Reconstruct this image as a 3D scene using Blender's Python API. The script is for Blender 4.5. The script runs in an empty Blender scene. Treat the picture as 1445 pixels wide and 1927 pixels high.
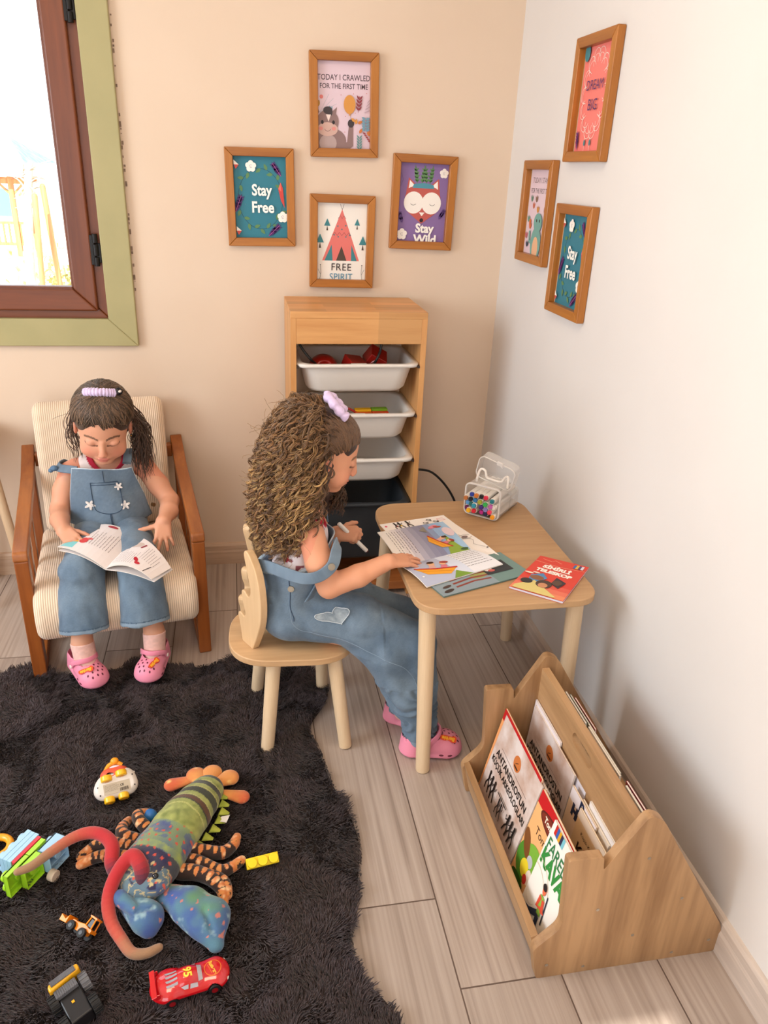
import bpy, bmesh, math, random
import numpy as np
from mathutils import Vector, Matrix, Euler, Quaternion
random.seed(7)
R = math.radians
scene = bpy.context.scene
C = scene.collection

# ------------------------------------------------------------------ camera
CAM_F, CAM_YAW, CAM_PITCH, CAM_ROLL = 1432.64, 0.2003, 0.4261, 0.0448
CAM_LOC = (-0.9403, -2.7338, 1.4593)
def setup_camera():
    f = Vector((math.sin(CAM_YAW)*math.cos(CAM_PITCH), math.cos(CAM_YAW)*math.cos(CAM_PITCH), -math.sin(CAM_PITCH)))
    r = Vector((math.cos(CAM_YAW), -math.sin(CAM_YAW), 0)); u = r.cross(f)
    c, s = math.cos(CAM_ROLL), math.sin(CAM_ROLL)
    r2, u2 = c*r + s*u, -s*r + c*u
    cd = bpy.data.cameras.new('camera'); cam = bpy.data.objects.new('camera', cd); C.objects.link(cam)
    m = Matrix((r2, u2, -f)).transposed().to_4x4(); m.translation = Vector(CAM_LOC)
    cam.matrix_world = m
    cd.sensor_fit = 'VERTICAL'; cd.sensor_height = 36.0; cd.lens = CAM_F/1927*36.0
    cd.clip_start = 0.05; cd.clip_end = 200
    scene.camera = cam
setup_camera()
# ------------------------------------------------------------------ light
EXPOSURE = 0.13
w = bpy.data.worlds.new('world'); scene.world = w; w.use_nodes = True
bg = w.node_tree.nodes['Background']; bg.inputs[0].default_value = (0.86, 0.93, 1.0, 1); bg.inputs[1].default_value = 2.4
scene.view_settings.view_transform = 'Standard'; scene.view_settings.look = 'None'
scene.view_settings.exposure = EXPOSURE; scene.view_settings.gamma = 1.0
scene.view_settings.use_curve_mapping = False
def area(name, loc, target, sx, sy, power, col):
    l = bpy.data.lights.new(name, 'AREA'); l.shape = 'RECTANGLE'; l.size = sx; l.size_y = sy
    l.energy = power; l.color = col
    o = bpy.data.objects.new(name, l); C.objects.link(o); o.location = loc
    o.rotation_euler = (Vector(target)-Vector(loc)).to_track_quat('-Z', 'Y').to_euler()
    return o
# daylight entering by the big glazed opening in the left wall, then two added warm fills
area('daylight_left_opening', (-3.12, -1.65, 1.50), (0, -1.45, 0.60), 1.35, 1.1, 34, (0.85, 0.93, 1.0))
area('warm_fill_rear', (-2.0, -4.45, 1.6), (-0.8, -1.0, 0.6), 1.7, 1.6, 8, (1.0, 0.93, 0.85))  # added warm fill from behind the camera, no source seen there
area('warm_fill_overhead', (-1.1, -1.9, 2.6), (-1.1, -1.8, 0.0), 0.7, 0.7, 14, (1.0, 0.76, 0.53))  # added warm fill standing in for bounced light, no fixture seen overhead
sun = bpy.data.lights.new('sun', 'SUN'); sun.energy = 12.0; sun.angle = R(0.6); sun.color = (1.0, 0.95, 0.86)
so = bpy.data.objects.new('sun', sun); C.objects.link(so)
so.rotation_euler = Vector((0.35, 1.0, -0.9)).to_track_quat('-Z', 'Y').to_euler()

# ------------------------------------------------------------------ materials
def lin(c):
    if isinstance(c, str):
        c = tuple(int(c[i:i+2], 16)/255 for i in (0, 2, 4))
    return tuple((x/12.92 if x <= 0.04045 else ((x+0.055)/1.055)**2.4) for x in c[:3]) + (1.0,)
MATS = {}
def pbsdf(name):
    m = bpy.data.materials.new(name); m.use_nodes = True
    return m, m.node_tree, m.node_tree.nodes['Principled BSDF']
def mat(name, col, rough=0.5, metal=0.0, spec=0.5, trans=0.0, alpha=1.0, coat=0.0, sheen=0.0, ior=1.45, sss=0.0):
    key = (name)
    if key in MATS: return MATS[key]
    m, nt, b = pbsdf(name)
    b.inputs['Base Color'].default_value = lin(col); b.inputs['Roughness'].default_value = rough
    b.inputs['Metallic'].default_value = metal; b.inputs['Specular IOR Level'].default_value = spec
    b.inputs['Transmission Weight'].default_value = trans; b.inputs['Alpha'].default_value = alpha
    b.inputs['Coat Weight'].default_value = coat; b.inputs['Sheen Weight'].default_value = sheen
    b.inputs['IOR'].default_value = ior
    if sss:
        b.inputs['Subsurface Weight'].default_value = sss; b.inputs['Subsurface Radius'].default_value = (0.02, 0.008, 0.004)
        b.inputs['Subsurface Scale'].default_value = 0.3
    MATS[key] = m
    return m
def N(nt, t, **k):
    n = nt.nodes.new(t)
    for a, v in k.items(): setattr(n, a, v)
    return n
def ramp(nt, stops):
    n = nt.nodes.new('ShaderNodeValToRGB'); cr = n.color_ramp
    while len(cr.elements) < len(stops): cr.elements.new(0.5)
    for e, (p, c) in zip(cr.elements, stops): e.position = p; e.color = lin(c)
    return n
def wood(name, light, dark, axis='X', scale=1.0, rough=0.45, knots=False, contrast=1.0, bump=0.05, stripes=0):
    """wood with long grain along one object axis"""
    if name in MATS: return MATS[name]
    m, nt, b = pbsdf(name); L = nt.links.new
    tc = N(nt, 'ShaderNodeTexCoord'); mp = N(nt, 'ShaderNodeMapping')
    s = {'X': (1.6, 22, 22), 'Y': (22, 1.6, 22), 'Z': (22, 22, 1.6)}[axis]
    mp.inputs['Scale'].default_value = tuple(v*scale for v in s)
    L(tc.outputs['Object'], mp.inputs[0])
    n1 = N(nt, 'ShaderNodeTexNoise'); n1.inputs['Scale'].default_value = 1.0; n1.inputs['Detail'].default_value = 5; n1.inputs['Roughness'].default_value = 0.6; n1.inputs['Distortion'].default_value = 0.35
    L(mp.outputs[0], n1.inputs['Vector'])
    n2 = N(nt, 'ShaderNodeTexNoise'); n2.inputs['Scale'].default_value = 6.0; n2.inputs['Detail'].default_value = 3
    L(mp.outputs[0], n2.inputs['Vector'])
    mx = N(nt, 'ShaderNodeMath', operation='MULTIPLY_ADD'); mx.inputs[1].default_value = 0.30; 
    L(n2.outputs[0], mx.inputs[0]); L(n1.outputs[0], mx.inputs[2])
    d = 0.16/contrast
    rp = ramp(nt, [(0.62-d, dark), (0.62+d, light)])
    L(mx.outputs[0], rp.inputs[0]); out = rp.outputs[0]
    if stripes:   # butcher-block staves across the grain
        mp2 = N(nt, 'ShaderNodeMapping'); L(tc.outputs['Object'], mp2.inputs[0])
        br = N(nt, 'ShaderNodeTexBrick'); br.inputs['Scale'].default_value = 1.0
        br.inputs['Mortar Size'].default_value = 0.0; br.inputs['Brick Width'].default_value = 0.33; br.inputs['Row Height'].default_value = stripes
        br.inputs['Color1'].default_value = (0.80, 0.80, 0.80, 1); br.inputs['Color2'].default_value = (1.12, 1.08, 1.04, 1)
        if axis == 'Z': mp2.inputs['Rotation'].default_value = (0, R(90), 0)
        L(mp2.outputs[0], br.inputs['Vector'])
        mm = N(nt, 'ShaderNodeMix', data_type='RGBA', blend_type='MULTIPLY'); mm.inputs[0].default_value = 1
        L(out, mm.inputs[6]); L(br.outputs[0], mm.inputs[7]); out = mm.outputs[2]
    if knots:
        mp3 = N(nt, 'ShaderNodeMapping'); L(tc.outputs['Object'], mp3.inputs[0])
        k = {'X': (5, 14, 14), 'Y': (14, 5, 14), 'Z': (14, 14, 5)}[axis]; mp3.inputs['Scale'].default_value = k
        vo = N(nt, 'ShaderNodeTexVoronoi'); vo.inputs['Scale'].default_value = 0.8; L(mp3.outputs[0], vo.inputs['Vector'])
        kr = ramp(nt, [(0.04, '5a3418'), (0.16, 'ffffff')]); L(vo.outputs['Distance'], kr.inputs[0])
        mm = N(nt, 'ShaderNodeMix', data_type='RGBA', blend_type='MULTIPLY'); mm.inputs[0].default_value = 0.75
        L(out, mm.inputs[6]); L(kr.outputs[0], mm.inputs[7]); out = mm.outputs[2]
    L(out, b.inputs['Base Color'])
    b.inputs['Roughness'].default_value = rough
    bp = N(nt, 'ShaderNodeBump'); bp.inputs['Strength'].default_value = bump; bp.inputs['Distance'].default_value = 0.002
    L(mx.outputs[0], bp.inputs['Height']); L(bp.outputs[0], b.inputs['Normal'])
    MATS[name] = m; return m
def noisy(name, c1, c2, scale=30, rough=0.8, bump=0.3, dist=0.002, lo=0.35, hi=0.65, detail=4, sheen=0.0, metal=0.0, stretch=(1, 1, 1), spec=0.3, bscale=None):
    if name in MATS: return MATS[name]
    m, nt, b = pbsdf(name); L = nt.links.new
    tc = N(nt, 'ShaderNodeTexCoord'); mp = N(nt, 'ShaderNodeMapping'); mp.inputs['Scale'].default_value = stretch
    L(tc.outputs['Object'], mp.inputs[0])
    n1 = N(nt, 'ShaderNodeTexNoise'); n1.inputs['Scale'].default_value = scale; n1.inputs['Detail'].default_value = detail
    L(mp.outputs[0], n1.inputs['Vector'])
    rp = ramp(nt, [(lo, c1), (hi, c2)]); L(n1.outputs[0], rp.inputs[0]); L(rp.outputs[0], b.inputs['Base Color'])
    b.inputs['Roughness'].default_value = rough; b.inputs['Sheen Weight'].default_value = sheen
    b.inputs['Specular IOR Level'].default_value = spec; b.inputs['Metallic'].default_value = metal
    if bump:
        h = n1
        if bscale:
            h = N(nt, 'ShaderNodeTexNoise'); h.inputs['Scale'].default_value = bscale; h.inputs['Detail'].default_value = 3; L(mp.outputs[0], h.inputs['Vector'])
        bp = N(nt, 'ShaderNodeBump'); bp.inputs['Strength'].default_value = bump; bp.inputs['Distance'].default_value = dist
        L(h.outputs[0], bp.inputs['Height']); L(bp.outputs[0], b.inputs['Normal'])
    MATS[name] = m; return m
def vcol(name, rough=0.6, bump=0.0, bscale=200, sheen=0.0, spec=0.4, sss=0.0, attr='Col', coat=0.0):
    """material that reads the thing's own colours from a colour attribute"""
    if name in MATS: return MATS[name]
    m, nt, b = pbsdf(name); L = nt.links.new
    a = N(nt, 'ShaderNodeAttribute', attribute_name=attr); L(a.outputs['Color'], b.inputs['Base Color'])
    b.inputs['Roughness'].default_value = rough; b.inputs['Sheen Weight'].default_value = sheen; b.inputs['Specular IOR Level'].default_value = spec
    b.inputs['Coat Weight'].default_value = coat
    if sss:
        b.inputs['Subsurface Weight'].default_value = sss; b.inputs['Subsurface Radius'].default_value = (0.02, 0.008, 0.004)
        b.inputs['Subsurface Scale'].default_value = 0.06
    if bump:
        n1 = N(nt, 'ShaderNodeTexNoise'); n1.inputs['Scale'].default_value = bscale; n1.inputs['Detail'].default_value = 3
        tc = N(nt, 'ShaderNodeTexCoord'); L(tc.outputs['Object'], n1.inputs['Vector'])
        bp = N(nt, 'ShaderNodeBump'); bp.inputs['Strength'].default_value = bump; bp.inputs['Distance'].default_value = 0.002
        L(n1.outputs[0], bp.inputs['Height']); L(bp.outputs[0], b.inputs['Normal'])
    MATS[name] = m; return m

# ------------------------------------------------------------------ objects
def thing(name, label, cat, loc=(0, 0, 0), rotz=0.0, group=None, rot=None):
    o = bpy.data.objects.new(name, None); C.objects.link(o); o.empty_display_size = 0.05
    o.location = loc; o.rotation_euler = rot if rot else (0, 0, rotz)
    o['label'] = label; o['category'] = cat
    if group: o['group'] = group
    return o
def tag(o, label, cat, group=None):
    o['label'] = label; o['category'] = cat
    if group: o['group'] = group
    return o
def link(name, me, m=None, parent=None, world=False, smooth=False, label=None, bevel=0, sub=0):
    o = bpy.data.objects.new(name, me); C.objects.link(o)
    if m is not None and len(me.materials) == 0:
        for q in (m if isinstance(m, (list, tuple)) else [m]): me.materials.append(q)
    if parent is not None:
        o.parent = parent
        if world:
            o.matrix_parent_inverse = mw(parent).inverted()
    if smooth:
        for p in me.polygons: p.use_smooth = True
    if label: o['label'] = label
    if bevel:
        b = o.modifiers.new('bevel', 'BEVEL'); b.width = bevel; b.segments = 3; b.limit_method = 'ANGLE'; b.angle_limit = R(40); b.harden_normals = False
    if sub:
        b = o.modifiers.new('sub', 'SUBSURF'); b.levels = sub; b.render_levels = sub
    return o
def mw(o):
    m = Matrix.LocRotScale(o.location, o.rotation_euler, o.scale)
    if o.parent: m = mw(o.parent) @ o.matrix_parent_inverse @ m
    return m
def obj(name, bm, m=None, parent=None, world=False, smooth=False, label=None, bevel=0, sub=0):
    me = bpy.data.meshes.new(name); bmesh.ops.recalc_face_normals(bm, faces=bm.faces[:]); bm.to_mesh(me); bm.free()
    return link(name, me, m, parent, world, smooth, label, bevel, sub)
def struct(o):
    o['kind'] = 'structure'; return o
def dup(root, loc=None, rot=None, label=None, group=None):
    r = root.copy(); C.objects.link(r)
    if loc is not None: r.location = loc
    if rot is not None: r.rotation_euler = rot
    if label: r['label'] = label
    if group: r['group'] = group
    def kids(a, b):
        for ch in list(a.children):
            c = ch.copy(); C.objects.link(c); c.parent = b; c.matrix_parent_inverse = ch.matrix_parent_inverse.copy(); kids(ch, c)
    kids(root, r)
    return r
def B(): return bmesh.new()
def box(bm, c, s, rot=None, mi=0):
    r = bmesh.ops.create_cube(bm, size=1.0); M = Matrix.Translation(c) @ (rot.to_4x4() if rot else Matrix()) @ Matrix.Diagonal((*s, 1))
    bmesh.ops.transform(bm, matrix=M, verts=r['verts'])
    if mi:
        for f in {f for v in r['verts'] for f in v.link_faces}: f.material_index = mi
    return r['verts']
def mbox(bm, lo, hi, mi=0):
    return box(bm, [(a+b)/2 for a, b in zip(lo, hi)], [abs(b-a) for a, b in zip(lo, hi)], mi=mi)
def cyl(bm, a, b, r1, r2=None, n=24, caps=True):
    a, b = Vector(a), Vector(b); d = b-a; r2 = r1 if r2 is None else r2
    r = bmesh.ops.create_cone(bm, cap_ends=caps, segments=n, radius1=r1, radius2=r2, depth=d.length)
    M = Matrix.Translation((a+b)/2) @ d.to_track_quat('Z', 'Y').to_matrix().to_4x4()
    bmesh.ops.transform(bm, matrix=M, verts=r['verts']); return r['verts']
def ball(bm, c, rad, seg=20, rot=None):
    r = bmesh.ops.create_uvsphere(bm, u_segments=seg, v_segments=max(6, seg//2), radius=1.0)
    if not isinstance(rad, (tuple, list)): rad = (rad,)*3
    M = Matrix.Translation(c) @ (rot.to_4x4() if rot else Matrix()) @ Matrix.Diagonal((*rad, 1))
    bmesh.ops.transform(bm, matrix=M, verts=r['verts']); return r['verts']
def prism(bm, pts, h, M=None, z0=0.0, mi=0):
    """extrude a 2D outline along +Z by h, then place by M"""
    M = M or Matrix()
    lo = [bm.verts.new(M @ Vector((x, y, z0))) for x, y in pts]; hi = [bm.verts.new(M @ Vector((x, y, z0+h))) for x, y in pts]
    fs = [bm.faces.new(lo[::-1]), bm.faces.new(hi)]
    n = len(pts)
    for i in range(n): fs.append(bm.faces.new((lo[i], lo[(i+1) % n], hi[(i+1) % n], hi[i])))
    for f in fs: f.material_index = mi
    return lo+hi
def flat(bm, pts, z=0.0, M=None, mi=0):
    M = M or Matrix()
    f = bm.faces.new([bm.verts.new(M @ Vector((x, y, z))) for x, y in pts]); f.material_index = mi; return f
def tube_np(paths, radii, n=6, closed_ends=True):
    """many tubes; paths: list of (k,3) arrays; radii: list of (k,) arrays or floats -> verts, quads"""
    V = []; F = []; off = 0
    for P, rr in zip(paths, radii):
        P = np.asarray(P, float); k = len(P); rr = np.broadcast_to(np.asarray(rr, float), (k,))
        T = np.gradient(P, axis=0); T /= np.linalg.norm(T, axis=1)[:, None]+1e-12
        up = np.array([0.3, 0.2, 1.0]) if abs(T[0][2]) < 0.9 else np.array([1.0, 0.2, 0.1])
        U = np.empty_like(P); u = np.cross(T[0], up); u /= np.linalg.norm(u)
        for i in range(k):
            u = u - (u@T[i])*T[i]; u /= np.linalg.norm(u)+1e-12; U[i] = u
        W = np.cross(T, U); a = np.arange(n)*2*np.pi/n
        ring = P[:, None, :]+rr[:, None, None]*(np.cos(a)[None, :, None]*U[:, None, :]+np.sin(a)[None, :, None]*W[:, None, :])
        V.append(ring.reshape(-1, 3))
        i, j = np.meshgrid(np.arange(k-1), np.arange(n), indexing='ij'); j2 = (j+1) % n
        F.append((off+np.stack([i*n+j, i*n+j2, (i+1)*n+j2, (i+1)*n+j], -1)).reshape(-1, 4)); off += k*n
    return np.concatenate(V), np.concatenate(F)
def mesh_np(name, V, F, smooth=True, col=None, midx=None):
    me = bpy.data.meshes.new(name); V = np.asarray(V, np.float32); F = np.asarray(F, np.int32)
    nv = len(V); nf, k = F.shape
    me.vertices.add(nv); me.vertices.foreach_set('co', V.ravel())
    me.loops.add(nf*k); me.loops.foreach_set('vertex_index', F.ravel())
    me.polygons.add(nf); me.polygons.foreach_set('loop_start', np.arange(nf, dtype=np.int32)*k)
    me.polygons.foreach_set('loop_total', np.full(nf, k, dtype=np.int32))
    if midx is not None: me.polygons.foreach_set('material_index', np.asarray(midx, np.int32))
    me.update(calc_edges=True)
    if smooth: me.polygons.foreach_set('use_smooth', np.ones(nf, dtype=bool))
    if col is not None:
        ca = me.color_attributes.new('Col', 'FLOAT_COLOR', 'POINT')
        c4 = np.ones((nv, 4), np.float32); c4[:, :3] = col; ca.data.foreach_set('color', c4.ravel())
    me.validate(clean_customdata=False); return me
def spline(pts, n=8, closed=False):
    """Catmull-Rom through points"""
    P = [np.array(p, float) for p in pts]; out = []
    m = len(P); rng = range(m if closed else m-1)
    for i in rng:
        p0 = P[(i-1) % m] if closed or i > 0 else 2*P[0]-P[1]; p1 = P[i]; p2 = P[(i+1) % m]
        p3 = P[(i+2) % m] if closed or i < m-2 else 2*P[-1]-P[-2]
        for t in np.arange(n)/n:
            out.append(0.5*((2*p1)+(-p0+p2)*t+(2*p0-5*p1+4*p2-p3)*t*t+(-p0+3*p1-3*p2+p3)*t**3))
    if not closed: out.append(P[-1])
    return np.array(out)
def tube(name, pts, r, m, parent=None, world=False, n=10, sm=8, label=None, caps=True):
    P = spline(pts, sm) if sm > 1 else np.array(pts, float); k = len(P)
    rr = np.interp(np.linspace(0, 1, k), np.linspace(0, 1, len(r)), r) if isinstance(r, (list, tuple)) else np.full(k, r)
    if caps:
        d0 = P[0]-P[1]; d0 /= np.linalg.norm(d0); d1 = P[-1]-P[-2]; d1 /= np.linalg.norm(d1)
        P = np.vstack([P[0]+d0*rr[0]*0.9, P[0]+d0*rr[0]*0.6, P, P[-1]+d1*rr[-1]*0.6, P[-1]+d1*rr[-1]*0.9]); rr = np.concatenate([[rr[0]*0.05, rr[0]*0.75], rr, [rr[-1]*0.75, rr[-1]*0.05]])
    V, F = tube_np([P], [rr], n)
    return link(name, mesh_np(name, V, F), m, parent, world, False, label)
def rrect(w, h, r, n=6, cx=0.0, cy=0.0):
    out = []
    for sx, sy, a0 in ((1, 1, 0), (-1, 1, 90), (-1, -1, 180), (1, -1, 270)):
        for i in range(n+1):
            a = R(a0+90*i/n); out.append((cx+sx*(w/2-r)+r*math.cos(a), cy+sy*(h/2-r)+r*math.sin(a)))
    return out
def roundpoly(pts, r, n=5):
    out = []; m = len(pts)
    for i in range(m):
        p = Vector(pts[i][:2]); a = Vector(pts[i-1][:2]); b = Vector(pts[(i+1) % m][:2])
        ri = pts[i][2] if len(pts[i]) > 2 else r
        if ri <= 0: out.append(tuple(p)); continue
        da = (a-p); db = (b-p); t = min(ri, da.length*0.45, db.length*0.45)
        s = p+da.normalized()*t; e = p+db.normalized()*t
        for k in range(n+1):
            u = k/n; out.append(tuple((1-u)**2*s+2*u*(1-u)*p+u*u*e))
    return out
def text_mesh(s, size=1.0, bold=0.0, align='CENTER', depth=0.0, spacing=1.0, res=4, shear=0.0):
    """writing as a flat mesh in its own XY plane"""
    cu = bpy.data.curves.new('writing', 'FONT'); cu.body = s; cu.size = size; cu.align_x = align; cu.align_y = 'CENTER'
    cu.offset = bold; cu.extrude = depth; cu.resolution_u = res; cu.space_character = spacing; cu.shear = shear
    o = bpy.data.objects.new('writing', cu); C.objects.link(o)
    dg = bpy.context.evaluated_depsgraph_get(); dg.update()
    me = bpy.data.meshes.new_from_object(o.evaluated_get(dg)); bpy.data.objects.remove(o); bpy.data.curves.remove(cu)
    return me
def add_text(bm, s, M, size, mi=0, bold=0.0, align='CENTER', sx=1.0, spacing=1.0, shear=0.0, warp=None):
    me = text_mesh(s, size, bold, align, 0, spacing, 3, shear); b2 = bmesh.new(); b2.from_mesh(me)
    for v in b2.verts:
        c = v.co.copy(); c.x *= sx
        v.co = (M @ Vector((c.x, c.y, 0))) if warp is None else warp(M @ Vector((c.x, c.y, 0)))
    mp = {}
    for v in b2.verts: mp[v.index] = bm.verts.new(v.co)
    for f in b2.faces:
        try:
            g = bm.faces.new([mp[v.index] for v in f.verts]); g.material_index = mi
        except ValueError: pass
    b2.free(); bpy.data.meshes.remove(me)
def ell(cx, cy, rx, ry, n=20, a=0.0):
    ca, sa = math.cos(a), math.sin(a)
    return [(cx+rx*math.cos(t)*ca-ry*math.sin(t)*sa, cy+rx*math.cos(t)*sa+ry*math.sin(t)*ca) for t in [2*math.pi*i/n for i in range(n)]]
def leafp(x, y, l, w_, a):
    """leaf outline starting at x,y pointing in direction a"""
    ca, sa = math.cos(a), math.sin(a); P = []
    for t in (0, .2, .45, .7, .9, 1): P.append((l*t, w_*math.sin(math.pi*min(1, t**0.8))*.5))
    P = P+[(q, -r_) for q, r_ in P[-2:0:-1]]
    return [(x+q*ca-r_*sa, y+q*sa+r_*ca) for q, r_ in P]
def stroke(pts, wd):
    """a thin 2D line as a ribbon outline"""
    P = np.array(pts, float); T = np.gradient(P, axis=0); T /= np.linalg.norm(T, axis=1)[:, None]+1e-9
    Nn = np.stack([-T[:, 1], T[:, 0]], 1)*wd/2
    return [tuple(q) for q in (P+Nn)]+[tuple(q) for q in (P-Nn)[::-1]]
def strokef(bm, pts, wd, z=0.0, M=None, mi=0):
    s = stroke(pts, wd); n = len(pts); M = M or Matrix()
    v = [bm.verts.new(M @ Vector((x, y, z))) for x, y in s]
    for i in range(n-1):
        f = bm.faces.new((v[i], v[i+1], v[2*n-2-i], v[2*n-1-i])); f.material_index = mi

# ------------------------------------------------------------------ implicit surfaces (bodies, soft toys, cloth)
class SDF:
    def __init__(s, lo, hi, h):
        s.lo = np.array(lo, float); s.h = h; s.n = np.ceil((np.array(hi, float)-s.lo)/h).astype(int)+1
        s.D = np.full(s.n, 1.0, np.float32)
    def _blk(s, lo, hi):
        a = np.maximum(0, np.floor((lo-s.lo)/s.h).astype(int)); b = np.minimum(s.n, np.ceil((hi-s.lo)/s.h).astype(int)+1)
        if (a >= b).any(): return None
        g = [s.lo[i]+s.h*np.arange(a[i], b[i]) for i in range(3)]
        return tuple(slice(a[i], b[i]) for i in range(3)), g[0][:, None, None], g[1][None, :, None], g[2][None, None, :]
    def _put(s, sl, d, k, op):
        A = s.D[sl]
        if op == 'sub': d = -d; h = np.clip(0.5-0.5*(A-d)/k, 0, 1) if k > 0 else None; s.D[sl] = (A*(1-h)+d*h+k*h*(1-h)) if k > 0 else np.maximum(A, d); return
        if k > 0:
            h = np.clip(0.5+0.5*(A-d)/k, 0, 1); s.D[sl] = A*(1-h)+d*h-k*h*(1-h)
        else: s.D[sl] = np.minimum(A, d)
    def cap(s, a, b, ra, rb=None, k=0.01, op='add', flat=None, fs=1.0):
        """tapered capsule; flat: a direction along which the section is scaled by fs"""
        a = np.array(a, float); b = np.array(b, float); rb = ra if rb is None else rb; m = max(ra, rb)*max(1, fs)+3*k+3*s.h
        r_ = s._blk(np.minimum(a, b)-m, np.maximum(a, b)+m)
        if r_ is None: return
        sl, X, Y, Z = r_; d = b-a; L2 = d@d+1e-12
        px, py, pz = X-a[0], Y-a[1], Z-a[2]; t = np.clip((px*d[0]+py*d[1]+pz*d[2])/L2, 0, 1)
        qx, qy, qz = px-t*d[0], py-t*d[1], pz-t*d[2]
        if flat is not None:
            f = np.array(flat, float); f /= np.linalg.norm(f); w_ = qx*f[0]+qy*f[1]+qz*f[2]; g = (1/fs-1)*w_
            qx, qy, qz = qx+g*f[0], qy+g*f[1], qz+g*f[2]
        r = ra+(rb-ra)*t; s._put(sl, (np.sqrt(qx*qx+qy*qy+qz*qz)-r)*(min(1, fs) if flat is not None else 1), k, op)
    def ell(s, c, r, rot=None, k=0.01, op='add'):
        c = np.array(c, float); r = np.array(r, float) if np.ndim(r) else np.full(3, float(r)); m = r.max()+3*k+3*s.h
        b_ = s._blk(c-m, c+m)
        if b_ is None: return
        sl, X, Y, Z = b_; px, py, pz = X-c[0], Y-c[1], Z-c[2]
        if rot is not None:
            Q = np.array(rot.to_3x3()) if hasattr(rot, 'to_3x3') else np.array(rot)
            px, py, pz = Q[0, 0]*px+Q[1, 0]*py+Q[2, 0]*pz, Q[0, 1]*px+Q[1, 1]*py+Q[2, 1]*pz, Q[0, 2]*px+Q[1, 2]*py+Q[2, 2]*pz
        k0 = np.sqrt((px/r[0])**2+(py/r[1])**2+(pz/r[2])**2); k1 = np.sqrt((px/r[0]**2)**2+(py/r[1]**2)**2+(pz/r[2]**2)**2)+1e-9
        s._put(sl, np.where(k0 < 0.05, -r.min(), k0*(k0-1)/k1), k, op)
    def chain(s, pts, rad, k=0.01, flat=None, fs=1.0):
        for i in range(len(pts)-1): s.cap(pts[i], pts[i+1], rad[i], rad[i+1], k, flat=flat, fs=fs)
    def half(s, p, n, k=0.0, keep=None):
        """cut away everything on the +n side of a plane"""
        p = np.array(p, float); n = np.array(n, float); n /= np.linalg.norm(n)
        g = [s.lo[i]+s.h*np.arange(s.n[i]) for i in range(3)]
        d = (g[0][:, None, None]-p[0])*n[0]+(g[1][None, :, None]-p[1])*n[1]+(g[2][None, None, :]-p[2])*n[2]
        if keep is not None: d = np.where(keep(g[0][:, None, None], g[1][None, :, None], g[2][None, None, :]), -1, d)
        s.D = np.maximum(s.D, d.astype(np.float32))
    def warp(s, fn):
        """add a displacement to the field near the surface"""
        g = [s.lo[i]+s.h*np.arange(s.n[i]) for i in range(3)]
        s.D = s.D+fn(g[0][:, None, None], g[1][None, :, None], g[2][None, None, :]).astype(np.float32)
    def mesh(s):
        D = s.D; I = D < 0; n = D.shape
        c = np.zeros(tuple(k-1 for k in n), np.int8)
        for dx in (0, 1):
            for dy in (0, 1):
                for dz in (0, 1): c += I[dx:n[0]-1+dx, dy:n[1]-1+dy, dz:n[2]-1+dz]
        act = (c > 0) & (c < 8); idx = np.argwhere(act); vid = np.full(act.shape, -1, np.int32); vid[act] = np.arange(len(idx))
        acc = np.zeros((len(idx), 3)); cnt = np.zeros(len(idx))
        x, y, z = idx.T
        cor = [(a, b, d) for a in (0, 1) for b in (0, 1) for d in (0, 1)]
        for i, p in enumerate(cor):
            for q in cor[i+1:]:
                if sum(abs(p[t]-q[t]) for t in range(3)) != 1: continue
                d0 = D[x+p[0], y+p[1], z+p[2]]; d1 = D[x+q[0], y+q[1], z+q[2]]; cr = (d0 < 0) != (d1 < 0)
                t = np.where(cr, d0/(d0-d1+1e-20), 0)[:, None]; P = np.array(p)+t*(np.array(q)-np.array(p))
                acc += np.where(cr[:, None], P, 0); cnt += cr
        V = (idx+acc/cnt[:, None])*s.h+s.lo; Fs = []
        for ax in range(3):
            sl0 = [slice(1, n[t]-1) for t in range(3)]; sl0[ax] = slice(0, n[ax]-1); sl1 = list(sl0); sl1[ax] = slice(1, n[ax])
            a0 = I[tuple(sl0)]; a1 = I[tuple(sl1)]
            b1, b2 = [t for t in range(3) if t != ax]
            for sg, e in ((1, a0 & ~a1), (-1, ~a0 & a1)):
                E = np.argwhere(e); 
                if not len(E): continue
                base = E.copy(); base[:, b1] += 1; base[:, b2] += 1
                def vv(o1, o2):
                    t = base.copy(); t[:, b1] -= o1; t[:, b2] -= o2; return vid[t[:, 0], t[:, 1], t[:, 2]]
                q = np.stack([vv(1, 1), vv(0, 1), vv(0, 0), vv(1, 0)], 1)
                if (sg == 1) == (ax == 1): q = q[:, ::-1]
                Fs.append(q)
        F = np.concatenate(Fs); F = F[(F >= 0).all(1)]
        a_, b_, c_, d_ = (V[F[:, k]] for k in range(4))
        vol = (np.cross(b_-a_, c_-a_)*(a_-V.mean(0))).sum()+(np.cross(c_-a_, d_-a_)*(a_-V.mean(0))).sum()
        if vol < 0: F = F[:, ::-1].copy()
        return V, F
def relax(V, F, it=3, lam=0.5):
    """Laplacian smoothing of a quad mesh"""
    e = np.concatenate([F[:, [0, 1]], F[:, [1, 2]], F[:, [2, 3]], F[:, [3, 0]]])
    for _ in range(it):
        S = np.zeros_like(V); c = np.zeros(len(V))
        for t in range(3): S[:, t] = np.bincount(e[:, 0], V[e[:, 1], t], len(V))+np.bincount(e[:, 1], V[e[:, 0], t], len(V))
        c = np.bincount(e[:, 0], minlength=len(V))+np.bincount(e[:, 1], minlength=len(V))
        V = V+lam*(S/np.maximum(c, 1)[:, None]-V)
    return V
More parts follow.
